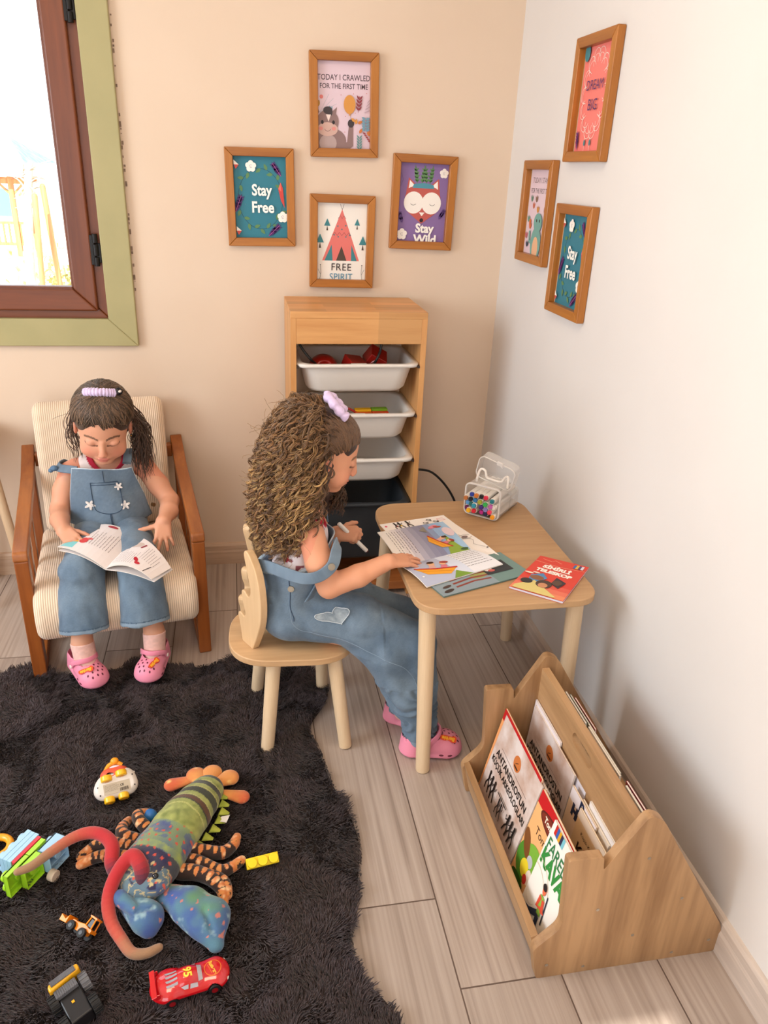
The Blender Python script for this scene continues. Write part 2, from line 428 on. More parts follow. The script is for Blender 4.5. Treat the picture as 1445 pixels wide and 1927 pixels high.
def vnoise(P, scale, seed=0, octv=3):
    """cheap smooth value noise on points, about -1..1"""
    P = np.asarray(P, float)*scale; out = np.zeros(P.shape[:-1]); amp = 1.0; tot = 0
    def hsh(i, j, k):
        h = (i*374761393+j*668265263+k*2147483647+seed*974634777) & 0x7fffffff; h = ((h ^ (h >> 13))*1274126177) & 0x7fffffff
        return ((h ^ (h >> 16)) & 0xffff)/32767.5-1
    for o in range(octv):
        f = np.floor(P).astype(np.int64); t = P-f; t = t*t*(3-2*t); v = 0
        for a in (0, 1):
            for b in (0, 1):
                for c_ in (0, 1):
                    wgt = (t[..., 0] if a else 1-t[..., 0])*(t[..., 1] if b else 1-t[..., 1])*(t[..., 2] if c_ else 1-t[..., 2])
                    v = v+wgt*hsh(f[..., 0]+a, f[..., 1]+b, f[..., 2]+c_)
        out += amp*v; tot += amp; amp *= 0.5; P = P*2.03+17.1
    return out/tot
def lc(c): return np.array(lin(c)[:3])
# ================================================================== THE ROOM
def wall_paint(name, c1, c2):
    return noisy(name, c1, c2, scale=2.2, rough=0.75, bump=0.12, dist=0.003, lo=0.3, hi=0.7, detail=6, spec=0.25, bscale=26)
PAINT_WARM_LIT = wall_paint('paint_warm_lit', 'd6c0aa', 'dbc6b1')  # wall paint with the warm bounced light put into its colour
PAINT_COOL_LIT = wall_paint('paint_cool_lit', 'd8d3cf', 'dcd8d4')  # same wall paint, its colour carrying the cooler window light
def floor_mat():
    m, nt, b = pbsdf('laminate'); L = nt.links.new
    tc = N(nt, 'ShaderNodeTexCoord'); mp = N(nt, 'ShaderNodeMapping'); L(tc.outputs['Object'], mp.inputs[0])
    mp.inputs['Rotation'].default_value = (0, 0, R(90)); mp.inputs['Location'].default_value = (-1.8172+1.25*0-0.0, 0.0, 0)
    sx = N(nt, 'ShaderNodeSeparateXYZ'); L(tc.outputs['Object'], sx.inputs[0])
    # plank column index
    PW, X0 = 0.2087, -0.5587
    a = N(nt, 'ShaderNodeMath', operation='SUBTRACT'); a.inputs[1].default_value = X0; L(sx.outputs[0], a.inputs[0])
    d = N(nt, 'ShaderNodeMath', operation='DIVIDE'); d.inputs[1].default_value = PW; L(a.outputs[0], d.inputs[0])
    fl = N(nt, 'ShaderNodeMath', operation='FLOOR'); L(d.outputs[0], fl.inputs[0])
    fr = N(nt, 'ShaderNodeMath', operation='FRACT'); L(d.outputs[0], fr.inputs[0])
    # end joints: columns alternate between two offsets
    md = N(nt, 'ShaderNodeMath', operation='FLOORED_MODULO'); md.inputs[1].default_value = 2; L(fl.outputs[0], md.inputs[0])
    of = N(nt, 'ShaderNodeMath', operation='MULTIPLY_ADD'); of.inputs[1].default_value = 0.204; of.inputs[2].default_value = 1.8172; L(md.outputs[0], of.inputs[0])
    # even columns joint at y=-1.8172, odd at -1.6132
    off2 = N(nt, 'ShaderNodeMath', operation='MULTIPLY_ADD'); off2.inputs[1].default_value = -0.204; off2.inputs[2].default_value = 1.8172; L(md.outputs[0], off2.inputs[0])
    yy = N(nt, 'ShaderNodeMath', operation='ADD'); L(sx.outputs[1], yy.inputs[0]); L(off2.outputs[0], yy.inputs[1])
    yd = N(nt, 'ShaderNodeMath', operation='DIVIDE'); yd.inputs[1].default_value = 1.25; L(yy.outputs[0], yd.inputs[0])
    yf = N(nt, 'ShaderNodeMath', operation='FRACT'); yfl = N(nt, 'ShaderNodeMath', operation='FLOOR'); L(yd.outputs[0], yfl.inputs[0])
    fr2 = N(nt, 'ShaderNodeMath', operation='FLOORED_MODULO'); fr2.inputs[1].default_value = 1; L(yd.outputs[0], fr2.inputs[0])
    # gaps
    def edge(src, wd):
        s = N(nt, 'ShaderNodeMath', operation='SUBTRACT'); s.inputs[1].default_value = 0.5; L(src, s.inputs[0])
        ab = N(nt, 'ShaderNodeMath', operation='ABSOLUTE'); L(s.outputs[0], ab.inputs[0])
        g = N(nt, 'ShaderNodeMath', operation='GREATER_THAN'); g.inputs[1].default_value = 0.5-wd; L(ab.outputs[0], g.inputs[0]); return g.outputs[0]
    g1 = edge(fr.outputs[0], 0.0075); g2 = edge(fr2.outputs[0], 0.0013)
    gm = N(nt, 'ShaderNodeMath', operation='MAXIMUM'); L(g1, gm.inputs[0]); L(g2, gm.inputs[1])
    # per plank random shift
    cb = N(nt, 'ShaderNodeCombineXYZ'); L(fl.outputs[0], cb.inputs[0]); L(yfl.outputs[0], cb.inputs[1])
    wn = N(nt, 'ShaderNodeTexWhiteNoise', noise_dimensions='3D'); L(cb.outputs[0], wn.inputs[0])
    sc = N(nt, 'ShaderNodeVectorMath', operation='MULTIPLY'); sc.inputs[1].default_value = (9, 1.0, 1); L(tc.outputs['Object'], sc.inputs[0])
    sh = N(nt, 'ShaderNodeVectorMath', operation='MULTIPLY_ADD'); sh.inputs[1].default_value = (9, 9, 9); L(wn.outputs['Color'], sh.inputs[0]); L(sc.outputs[0], sh.inputs[2])
    n1 = N(nt, 'ShaderNodeTexNoise'); n1.inputs['Scale'].default_value = 1.0; n1.inputs['Detail'].default_value = 4; n1.inputs['Distortion'].default_value = 0.5; L(sh.outputs[0], n1.inputs['Vector'])
    # cathedral grain lines: contour bands of the noise
    k = N(nt, 'ShaderNodeMath', operation='MULTIPLY'); k.inputs[1].default_value = 34; L(n1.outputs[0], k.inputs[0])
    sn = N(nt, 'ShaderNodeMath', operation='SINE'); L(k.outputs[0], sn.inputs[0])
    sc2 = N(nt, 'ShaderNodeVectorMath', operation='MULTIPLY'); sc2.inputs[1].default_value = (12, 1.3, 1); L(sh.outputs[0], sc2.inputs[0])
    n2 = N(nt, 'ShaderNodeTexNoise'); n2.inputs['Scale'].default_value = 1.0; n2.inputs['Detail'].default_value = 3; L(sc2.outputs[0], n2.inputs['Vector'])
    ad = N(nt, 'ShaderNodeMath', operation='MULTIPLY_ADD'); ad.inputs[1].default_value = 0.045; L(sn.outputs[0], ad.inputs[0]); L(n2.outputs[0], ad.inputs[2])
    ad2 = N(nt, 'ShaderNodeMath', operation='MULTIPLY_ADD'); ad2.inputs[1].default_value = 0.6; L(n1.outputs[0], ad2.inputs[0]); L(ad.outputs[0], ad2.inputs[2])
    rp = ramp(nt, [(0.50, '95857a'), (0.75, 'ab9b8f'), (1.0, 'b9aa9f')]); L(ad2.outputs[0], rp.inputs[0])
    br = N(nt, 'ShaderNodeMapRange'); br.inputs[3].default_value = 0.90; br.inputs[4].default_value = 1.06; L(wn.outputs['Value'], br.inputs[0])
    mm = N(nt, 'ShaderNodeMix', data_type='RGBA', blend_type='MULTIPLY'); mm.inputs[0].default_value = 1; L(rp.outputs[0], mm.inputs[6]); L(br.outputs[0], mm.inputs[7])
    m2 = N(nt, 'ShaderNodeMix', data_type='RGBA'); L(gm.outputs[0], m2.inputs[0]); L(mm.outputs[2], m2.inputs[6]); m2.inputs[7].default_value = lin('5b4a40')
    L(m2.outputs[2], b.inputs['Base Color']); b.inputs['Roughness'].default_value = 0.42; b.inputs['Specular IOR Level'].default_value = 0.45
    iv = N(nt, 'ShaderNodeMath', operation='MULTIPLY_ADD'); iv.inputs[1].default_value = -1.0; L(gm.outputs[0], iv.inputs[0]); L(ad.outputs[0], iv.inputs[2])
    bp = N(nt, 'ShaderNodeBump'); bp.inputs['Strength'].default_value = 0.15; bp.inputs['Distance'].default_value = 0.0015
    L(iv.outputs[0], bp.inputs['Height']); L(bp.outputs[0], b.inputs['Normal'])
    return m
FLOOR = floor_mat()
bm = B(); mbox(bm, (-3.2, -4.6, -0.06), (0.12, 0.0, 0)); struct(obj('floor', bm, FLOOR))
# back wall with the window opening (x -2.52..-1.355, z 0.945..2.15)
bm = B()
WX0, WX1, WZ0, WZ1 = -2.50, -1.352, 0.945, 2.15
mbox(bm, (-3.2, 0, -0.06), (WX0, 0.2, 2.75)); mbox(bm, (WX1, 0, -0.06), (0.12, 0.2, 2.75))
mbox(bm, (WX0, 0, -0.06), (WX1, 0.2, WZ0)); mbox(bm, (WX0, 0, WZ1), (WX1, 0.2, 2.75))
struct(obj('wall_back', bm, PAINT_WARM_LIT))
bm = B(); mbox(bm, (0, -4.6, -0.06), (0.12, 0.0, 2.75)); struct(obj('wall_right', bm, PAINT_COOL_LIT))
bm = B()   # left wall with its wide glazed opening
mbox(bm, (-3.32, -4.6, -0.06), (-3.2, -2.8, 2.75)); mbox(bm, (-3.32, -0.7, -0.06), (-3.2, 0.2, 2.75))
mbox(bm, (-3.32, -2.8, 2.2), (-3.2, -0.7, 2.75)); mbox(bm, (-3.32, -2.8, -0.06), (-3.2, -0.7, 0.5))
struct(obj('wall_left', bm, PAINT_WARM_LIT))
bm = B(); mbox(bm, (-3.32, -4.6, 2.7), (0.12, 0.2, 2.8)); struct(obj('ceiling', bm, noisy('ceiling_paint', 'e6dccf', 'ebe2d6', 3, bump=0.05)))
bm = B(); mbox(bm, (-3.32, -4.72, -0.06), (-2.9, -4.6, 2.75)); mbox(bm, (-1.1, -4.72, -0.06), (0.12, -4.6, 2.75)); mbox(bm, (-2.9, -4.72, 2.5), (-1.1, -4.6, 2.75))
struct(obj('wall_front', bm, PAINT_WARM_LIT))
# baseboards: pale laminate with a moulded top
def bb_mat(name, axis):
    return wood(name, 'c9ae96', 'ab8f78', axis, 1.2, 0.45, contrast=0.9)
def baseboard(name, a, b, m, ax):
    bm = B(); prof = [(0, 0), (0.014, 0), (0.014, 0.052), (0.0115, 0.060), (0.0115, 0.078), (0.007, 0.086), (0, 0.089)]
    v = []
    for end in (a, b):
        v.append([bm.verts.new((end, -d, z) if ax == 'x' else (-d, end, z)) for d, z in prof])
    n = len(prof)
    for i in range(n): bm.faces.new((v[0][i], v[0][(i+1) % n], v[1][(i+1) % n], v[1][i]))
    bm.faces.new(v[0]); bm.faces.new(v[1][::-1])
    return struct(obj(name, bm, m))
baseboard('baseboard_back', -3.2, -0.012, bb_mat('skirting_x', 'X'), 'x')
baseboard('baseboard_right', -4.6, -0.0, wood('skirting_y', 'cfc0b3', 'b0a196', 'Y', 1.2, 0.45, contrast=0.9), 'y')

# ---------------------------------------------------------------- window_1
GREEN = noisy('green_paint', 'a0986c', 'a99f72', 6, 0.42, 0.06, lo=0.3, hi=0.7, bscale=40)
BROWN = wood('brown_frame', '7c3f1c', '5e2c13', 'Z', 0.7, 0.38, contrast=0.8, bump=0.02)
BROWNX = wood('brown_frame_x', '7c3f1c', '5e2c13', 'X', 0.7, 0.38, contrast=0.8, bump=0.02)
win = bpy.data.objects.new('window_1', None); C.objects.link(win); win.location = (WX1, 0, WZ0); struct(win)
def frame_piece(name, x0, x1, z0, z1, wd, y0, y1, mz, mx, parent, bev=0.004):
    """mitred rectangular surround; outer rect given, width wd inwards"""
    bm = B()
    o = [(x0, z0), (x1, z0), (x1, z1), (x0, z1)]; i = [(x0+wd, z0+wd), (x1-wd, z0+wd), (x1-wd, z1-wd), (x0+wd, z1-wd)]
    for k in range(4):
        q = [o[k], o[(k+1) % 4], i[(k+1) % 4], i[k]]
        f = [bm.verts.new((a, y0, b)) for a, b in q]; g = [bm.verts.new((a, y1, b)) for a, b in q]
        fs = [bm.faces.new(f), bm.faces.new(g[::-1])]
        for t in range(4): fs.append(bm.faces.new((f[t], f[(t+1) % 4], g[(t+1) % 4], g[t])))
        for ff in fs: ff.material_index = k % 2
    return obj(name, bm, [mx, mz], parent, world=True, bevel=bev)
frame_piece('casing', WX0-0.085, WX1+0.081, WZ0-0.081, WZ1+0.085, 0.0905, -0.022, 0.0, GREEN, GREEN, win, 0.003)
frame_piece('window_frame', WX0, WX1-0.0, WZ0+0.0, WZ1, 0.052, 0.004, 0.07, BROWN, BROWNX, win)
sash = frame_piece('sash', WX0+0.02, WX1-0.040, WZ0+0.034, WZ1-0.03, 0.070, -0.014, 0.05, BROWN, BROWNX, win, 0.006)
bead = frame_piece('glazing_bead', WX0+0.085, WX1-0.105, WZ0+0.099, WZ1-0.095, 0.012, -0.004, 0.03, BROWN, BROWNX, sash, 0.003)
glass = mat('window_glass', (1, 1, 1), 0.0, trans=1.0, ior=1.01, spec=0.0)
bm = B(); mbox(bm, (WX0+0.09, 0.028, WZ0+0.104), (WX1-0.11, 0.032, WZ1-0.1)); obj('pane', bm, glass, sash, world=True)
BLACKM = mat('black_metal', '22201f', 0.35, 0.6)
for z0, z1 in ((1.124, 1.224), (1.80, 1.90)):
    bm = B(); x = -1.378
    cyl(bm, (x, -0.016, z0), (x, -0.016, z0+0.028), 0.0085); cyl(bm, (x, -0.016, z0+0.032), (x, -0.016, z0+0.068), 0.0085); cyl(bm, (x, -0.016, z0+0.072), (x, -0.016, z1), 0.0085)
    mbox(bm, (x-0.016, -0.020, z0+0.004), (x-0.003, -0.012, z1-0.004)); mbox(bm, (x, -0.012, z0+0.01), (x+0.014, 0.004, z1-0.03))
    obj('hinge', bm, BLACKM, win, world=True, bevel=0.0012)
# worn plaster edge along the casing
bm = B(); rr = random.Random(3)
for z in np.arange(1.05, 2.2, 0.013):
    if rr.random() < 0.45:
        s = rr.uniform(0.002, 0.006); box(bm, (WX1+0.083+rr.uniform(0, 0.003), -0.001, z), (s, 0.003, s*rr.uniform(1, 3)))
struct(obj('trim_1', bm, noisy('gap_plaster', '6b584a', '9a8270', 60)))

# ---------------------------------------------------------------- outside, seen through the window
OW = wood('gazebo_timber', 'd68a5a', 'b5683c', 'Z', 0.5, 0.6)
bm = B(); mbox(bm, (-40, 0.25, -1.78), (20, 70, -1.70)); o = obj('terrace_ground', bm, noisy('pale_ground', 'd9cfbb', 'efe8da', 1.5, 0.9, 0.3, 0.02)); o['kind'] = 'structure'
gz = thing('garden_gazebo', 'reddish timber garden gazebo with a pitched roof seen through the window', 'gazebo', (-8.6, 25.8, -1.70))
for x, y in ((-7.74, 25.0), (-9.9, 25.0), (-7.55, 26.6), (-9.7, 26.6)):
    bm = B(); mbox(bm, (x-0.075, y-0.075, -1.70), (x+0.075, y+0.075, 0.62)); obj('post', bm, OW, gz, world=True, bevel=0.008)
bm = B()
for y in (25.0, 26.6): mbox(bm, (-10.2, y-0.06, 0.48), (-7.3, y+0.06, 0.62))
for x in (-7.70, -9.8): mbox(bm, (x-0.06, 24.7, 0.62), (x+0.06, 26.9, 0.72))
for x, sg in ((-7.74, -1), (-7.74, 1), (-7.55, 1)): box(bm, (x+sg*0.19, 25.0, 0.32), (0.06, 0.07, 0.52), Matrix.Rotation(R(sg*45), 4, 'Y'))
obj('beam', bm, OW, gz, world=True)
bm = B()
v = [bm.verts.new(c) for c in ((-10.6, 24.5, 0.70), (-7.15, 24.5, 0.70), (-7.15, 27.1, 0.70), (-10.6, 27.1, 0.70), (-8.9, 25.8, 1.55))]
for a, b_ in ((0, 1), (1, 2), (2, 3), (3, 0)): bm.faces.new((v[a], v[b_], v[4]))
bm.faces.new((v[3], v[2], v[1], v[0]))
obj('roof', bm, noisy('grey_shingle', '98a4ac', 'b6c0c6', 5), gz, world=True)
bm = B()
for z in (-1.36, -0.72): mbox(bm, (-9.8, 24.96, z), (-7.5, 25.04, z+0.08))
for x in np.arange(-9.7, -7.5, 0.17): mbox(bm, (x, 24.97, -1.36), (x+0.05, 25.03, -0.7))
obj('railing', bm, OW, gz, world=True)
hs = thing('far_house', 'pale house with a bluish grey roof behind the garden gazebo', 'house', (-9.5, 33, -1.70))
bm = B(); mbox(bm, (-14, 31, -1.7), (-8.9, 36, 1.0)); obj('wall', bm, noisy('far_wall', 'd9d2c8', 'e6e0d8', 2), hs, world=True)
bm = B()
for x in (-11.2, -9.9):
    bm = B(); mbox(bm, (x, 30.96, -0.9), (x+0.6, 31.0, 0.1)); obj('window', bm, mat('far_window', '5f7884', 0.3), hs, world=True)
bm = B(); v = [bm.verts.new(c) for c in ((-14.2, 30.6, 1.0), (-8.5, 30.6, 1.0), (-8.5, 36.4, 1.0), (-14.2, 36.4, 1.0), (-13, 33.5, 1.9), (-9.6, 33.5, 1.9))]
for f in ((0, 1, 5, 4), (2, 3, 4, 5), (1, 2, 5), (3, 0, 4), (3, 2, 1, 0)): bm.faces.new([v[k] for k in f])
obj('roof', bm, noisy('blue_grey_roof', '6f8894', '8aa0aa', 3), hs, world=True)
tr = tag(tube('bare_tree', [(-4.72, 13.0, -1.72), (-4.68, 13.0, -0.6), (-4.60, 13.0, 0.2), (-4.50, 13.0, 0.9), (-4.42, 13, 1.25)], [0.10, 0.09, 0.08, 0.05], noisy('bark', 'a39686', 'c4b7a4', 12), n=10), 'bare slender tree trunk standing right of the garden gazebo', 'tree')
rr = random.Random(8)
for k in range(26):
    z = rr.uniform(0.35, 1.15); a = Vector((-4.55+rr.uniform(-0.04, 0.04), 13.0, z)); b_ = a+Vector((rr.uniform(-0.30, 0.65), rr.uniform(-0.2, 0.2), rr.uniform(-0.05, 0.30)))
    tube('branch', [a, tuple((a+b_)/2+Vector((0, 0, 0.04))), b_], [0.02, 0.006], MATS['bark'], tr, n=5)
for k, (a, b_) in enumerate((((-4.10, 11.0, -1.70), (-3.98, 11.0, 0.81)), ((-3.80, 11.4, -1.70), (-3.93, 11.4, 0.94)))):
    t = tube('garden_pole', [a, b_], 0.045, OW, n=8, sm=1); tag(t, ['leaning reddish timber pole nearest the bare tree outside', 'leaning reddish timber pole outside, closest to the window sash'][k], 'pole', 'leaning garden poles outside')
bm = B(); rr = random.Random(5)
for i in range(420):
    q = Vector((rr.gauss(0, 0.5), rr.gauss(0, 0.3), abs(rr.gauss(0, 0.45)))); box(bm, (-4.35+q.x, 14.5+q.y, -1.5+q.z), (0.11, 0.01, 0.07), Euler((rr.uniform(-2, 2), rr.uniform(-2, 2), rr.uniform(-2, 2))).to_matrix())
tag(obj('garden_shrub', bm, noisy('shrub_leaf', 'a8a468', 'c9bc7e', 14)), 'low olive green shrub outside by the leaning poles', 'shrub')

# ================================================================== TROFAST-LIKE STORAGE CABINET
PINE = wood('pine_x', 'd9a368', 'c58a50', 'X', 0.8, 0.42, contrast=0.9, stripes=0.045)
PINEZ = wood('pine_z', 'd9a368', 'c58a50', 'Z', 0.8, 0.42, contrast=0.9)
X0, X1, Y0, Y1 = -0.7748, -0.3348, -0.322, -0.022
cab = thing('storage_cabinet', 'light pine cabinet with tray runners standing against the back wall under the pictures', 'cabinet', ((X0+X1)/2, (Y0+Y1)/2, 0))
bm = B(); mbox(bm, (X0, Y0, 1.017), (X1, Y1, 1.038)); obj('top_panel', bm, PINE, cab, world=True, bevel=0.0015)
for a, b_ in ((X0, X0+0.018), (X1-0.018, X1)):
    bm = B(); mbox(bm, (a, Y0, 0), (b_, Y1, 1.017)); obj('side_panel', bm, PINEZ, cab, world=True, bevel=0.001)
bm = B(); mbox(bm, (X0+0.018, Y0+0.001, 0.937), (X1-0.018, Y0+0.020, 1.017)); obj('fascia', bm, PINE, cab, world=True, bevel=0.001)
bm = B(); mbox(bm, (X0+0.018, Y0+0.004, 0.022), (X1-0.018, Y1, 0.055)); obj('bottom_shelf', bm, wood('pine_dark', 'b5703c', '995a2c', 'X', 0.8), cab, world=True, bevel=0.001)
DARKRUN = mat('runner_brown', '3c2a20', 0.5)
TRAYS = [(0.873, 0.775), (0.705, 0.61), (0.545, 0.455), (0.380, 0.15)]
for zt, zb in TRAYS:
    for x, sg in ((X0+0.018, 1), (X1-0.018, -1)):
        bm = B(); mbox(bm, (x, Y0-0.003, zt-0.014), (x+sg*0.008, Y1-0.02, zt-0.006)); obj('tray_runner', bm, DARKRUN, cab, world=True)
def tray(zt, zb, m, name, label):
    """plastic bin with a flanged rim, tapered walls and rounded corners"""
    w_, d_ = 0.402, 0.29; cx, cy = (X0+X1)/2, Y0-0.012+d_/2
    t = thing(name, label, 'storage bin', (cx, cy, zt), group='bins in the storage cabinet')
    bm = B(); D_ = zt-zb
    rings = [(w_, d_, 0.035, -0.010), (w_, d_, 0.035, 0.0), (w_-0.034, d_-0.034, 0.045, 0.0), (w_-0.040, d_-0.040, 0.05, -0.004),
             (w_-0.075, d_-0.06, 0.05, -D_+0.012), (w_-0.09, d_-0.08, 0.05, -D_+0.003), (w_-0.09, d_-0.08, 0.05, -D_+0.003)]
    outr = [(w_-0.004, d_-0.004, 0.033, -0.010), (w_-0.030, d_-0.030, 0.047, -0.010), (w_-0.034, d_-0.034, 0.05, -0.016), (w_-0.069, d_-0.054, 0.055, -D_+0.012), (w_-0.088, d_-0.078, 0.055, -D_)]
    def ring(q): return [bm.verts.new((x, y, q[3])) for x, y in rrect(q[0], q[1], q[2], 6)]
    def join(a, b2):
        n = len(a)
        for i in range(n): bm.faces.new((a[i], a[(i+1) % n], b2[(i+1) % n], b2[i]))
    rs = [ring(q) for q in rings[:6]]
    for a, b2 in zip(rs, rs[1:]): join(a, b2)
    bm.faces.new(rs[-1])
    ro = [ring(q) for q in outr]; join(rs[0], ro[0])
    for a, b2 in zip(ro, ro[1:]): join(a, b2)
    bm.faces.new(ro[-1][::-1])
    obj('bin_body', bm, m, t, smooth=True)
    bm = B(); box(bm, (0, -d_/2+0.012, 0.0006), (0.05, 0.012, 0.0012)); obj('grip', bm, m, t, bevel=0.0005)
    return t
WPL = mat('white_plastic', 'e3dcd4', 0.38, spec=0.5); DPL = mat('dark_plastic', '33363a', 0.45)
DPL = noisy('dark_plastic2', '2d3034', '363a3e', 8, 0.5, 0)
tray(TRAYS[0][0], TRAYS[0][1], WPL, 'storage_bin', 'white plastic bin at the top of the cabinet, holding red toys')
tray(TRAYS[1][0], TRAYS[1][1], WPL, 'storage_bin', 'white plastic bin in the middle of the cabinet, holding coloured blocks')
tray(TRAYS[2][0], TRAYS[2][1], WPL, 'storage_bin', 'lowest white plastic bin, just above the dark grey one')
tray(TRAYS[3][0], TRAYS[3][1], DPL, 'storage_bin', 'deep dark grey plastic bin at the bottom of the cabinet')
# toys in the top bin: red mask like toy and red cubes
RED = mat('red_plastic', 'a01c14', 0.35, coat=0.3); ORG = mat('orange_red', 'c8401e', 0.4)
sd = SDF((-0.72, -0.3, 0.78), (-0.60, -0.14, 0.90), 0.003); sd.ell((-0.66, -0.225, 0.835), (0.05, 0.055, 0.048)); sd.ell((-0.66, -0.29, 0.86), (0.035, 0.03, 0.02), k=0.004, op='sub')
V, F = sd.mesh(); tag(link('toy_ball', mesh_np('toy_ball', V, F), RED), 'round dark red toy in the top white bin, left of the cubes', 'toy')
tg = bpy.data.objects[-1]
bm = B(); box(bm, (0, 0, 0), (0.062, 0.06, 0.06)); box(bm, (0, -0.031, 0), (0.03, 0.003, 0.03), Matrix.Rotation(R(20), 4, 'Y'))
o = obj('toy_cube', bm, RED, bevel=0.006); o.location = (-0.560, -0.235, 0.842); o.rotation_euler = (0.3, 0.2, 0.4); tag(o, 'dark red toy cube with a raised panel in the top white bin', 'toy cube', 'red toy cubes in the top bin')
o = bpy.data.objects.new('toy_cube', o.data); C.objects.link(o); o.modifiers.new('bevel', 'BEVEL').width = 0.005; o.location = (-0.483, -0.205, 0.862); o.rotation_euler = (0.5, 0.5, 0.1); tag(o, 'dark red toy cube tilted highest in the top white bin', 'toy cube', 'red toy cubes in the top bin')
bm = B(); box(bm, (0, 0, 0), (0.05, 0.03, 0.02)); o = obj('toy_block', bm, ORG, bevel=0.003); o.location = (-0.540, -0.278, 0.845); o.rotation_euler = (0.2, 0, 0.2); tag(o, 'small orange block leaning in front of the red cubes', 'toy block')
# blocks in the second bin
for i, (x, y, c, lab) in enumerate(((-0.525, -0.242, 'd9a514', 'yellow building block beside the green one in the middle bin'), (-0.467, -0.235, '6f9d1f', 'green building block at the back of the middle bin'), (-0.467, -0.262, 'c8401e', 'orange building block in front of the green one in the middle bin'), (-0.525, -0.269, 'd0541c', 'thin orange strip block under the yellow block in the middle bin'))):
    bm = B(); box(bm, (0, 0, 0), (0.056, 0.026, 0.07))
    o = obj('toy_block', bm, mat('blk%d' % i, c, 0.4), bevel=0.002); o.location = (x, y, 0.652+(0.012 if y > -0.25 else 0.006)); o.rotation_euler = (0, 0, 0.03); tag(o, lab, 'toy block', 'blocks in the middle bin')
tag(tube('toy_string', [(-0.60, -0.24, 0.70), (-0.575, -0.25, 0.702), (-0.55, -0.255, 0.69)], 0.004, RED), 'short dark red toy cord beside the yellow block', 'cord')
# cables
BLK = mat('black_rubber', '141312', 0.45)
tag(tube('power_cable', [(-0.320, -0.16, 0.43), (-0.275, -0.10, 0.412), (-0.215, -0.07, 0.385), (-0.155, -0.06, 0.325), (-0.11, -0.06, 0.25), (-0.08, -0.07, 0.15), (-0.07, -0.08, 0.02)], 0.0045, BLK), 'black power cable curving down beside the cabinet', 'cable')
tag(tube('cabinet_cord', [(-0.752, -0.285, 0.945), (-0.735, -0.292, 0.915), (-0.71, -0.297, 0.884), (-0.69, -0.27, 0.862)], 0.0042, BLK), 'black cord hanging into the top bin at its left', 'cord', 'cords hanging in the cabinet')
tag(tube('cabinet_cord', [(-0.474, -0.27, 0.945), (-0.477, -0.275, 0.91), (-0.492, -0.285, 0.876), (-0.50, -0.25, 0.85)], 0.0042, BLK), 'black cord hanging into the top bin at its right', 'cord', 'cords hanging in the cabinet')

# ================================================================== TABLE
OAK = wood('oak_top', 'c09a70', 'a67f58', 'X', 0.75, 0.5, contrast=0.75)
BIRCH = wood('birch_leg', 'e0c6a4', 'ccae88', 'Z', 0.7, 0.5, contrast=0.7)
tb = thing('kids_table', 'low child size wooden table with rounded corners beside the right wall', 'table', (-0.32, -0.96, 0))
bm = B(); prism(bm, [(x, y) for x, y in roundpoly([(-0.548, -1.268, 0.075), (-0.088, -1.268, 0.075), (-0.088, -0.655, 0.07), (-0.56, -0.655, 0.09)], 0.08, 10)], 0.019, z0=0.506)
obj('tabletop', bm, OAK, tb, world=True, bevel=0.003)
for (a, b_) in (((-0.498, -1.225), (-0.512, -1.205)), ((-0.118, -1.225), (-0.132, -1.21)), ((-0.073, -0.655), (-0.11, -0.69)), ((-0.535, -0.70), (-0.515, -0.72))):
    bm = B(); cyl(bm, (a[0], a[1], 0), (b_[0], b_[1], 0.506), 0.0185, 0.0215, 28); obj('leg', bm, BIRCH, tb, world=True, smooth=False, bevel=0.003)

# ================================================================== KIDS CHAIR
SEATW = wood('oak_seat', 'cfaa80', 'b58f66', 'X', 0.75, 0.5, contrast=0.75)
ch = thing('kids_chair', 'small wooden chair with a wing shaped back at the table', 'chair', (-0.81, -0.98, 0))
bm = B(); prism(bm, roundpoly([(-0.998, -1.10, 0.14), (-0.66, -1.125, 0.13), (-0.66, -0.83, 0.13), (-0.985, -0.83, 0.14)], 0.12, 12), 0.019, z0=0.281)
obj('seat', bm, SEATW, ch, world=True, bevel=0.003)
for (a, b_) in (((-0.902, -1.100), (-0.876, -1.055)), ((-0.689, -1.108), (-0.720, -1.065)), ((-0.922, -0.841), (-0.896, -0.885)), ((-0.725, -0.840), (-0.735, -0.885))):
    bm = B(); cyl(bm, (a[0], a[1], 0.0), (b_[0], b_[1], 0.281), 0.0175, 0.020, 28); obj('leg', bm, BIRCH, ch, world=True, bevel=0.003)
# each wing: outline in the plane u (across), v (up), u running from the outer rear end to the inner front end
wing = [(0.0, 0.0), (0.053, 0.0), (0.090, 0.080), (0.1, 0.132), (0.097, 0.184), (0.085, 0.231), (0.064, 0.262), (0.048, 0.277), (0.034, 0.281), (0.026, 0.274), (0.026, 0.262), (0.035, 0.235), (0.044, 0.205), (0.051, 0.182), (0.050, 0.166), (0.043, 0.154), (0.033, 0.153), (0.022, 0.160), (0.010, 0.159), (0.006, 0.150), (0.010, 0.126), (0.021, 0.1), (0.019, 0.088), (0.012, 0.082), (0.003, 0.084), (-0.008, 0.085), (-0.016, 0.076), (-0.007, 0.04)]
WG = wood('wing_oak', 'd8b78e', 'c5a074', 'Z', 0.8, 0.5, contrast=0.7)
def wing_part(base, sy):
    ws = [wing[0], wing[1]]+[tuple(q[:2]) for q in spline([(a, b_, 0) for a, b_ in wing[1:]]+[(0, 0, 0)], 3)][1:-1]
    u = Vector((0.484, -0.875*sy, 0)); nn = Vector((0.875, 0.484*sy, 0))
    M = Matrix(((u.x, 0, nn.x, base[0]), (u.y, 0, nn.y, base[1]), (0, 1, 0, base[2]), (0, 0, 0, 1)))
    bm = B(); prism(bm, ws, 0.021, M); return obj('wing', bm, WG, ch, world=True, bevel=0.003)
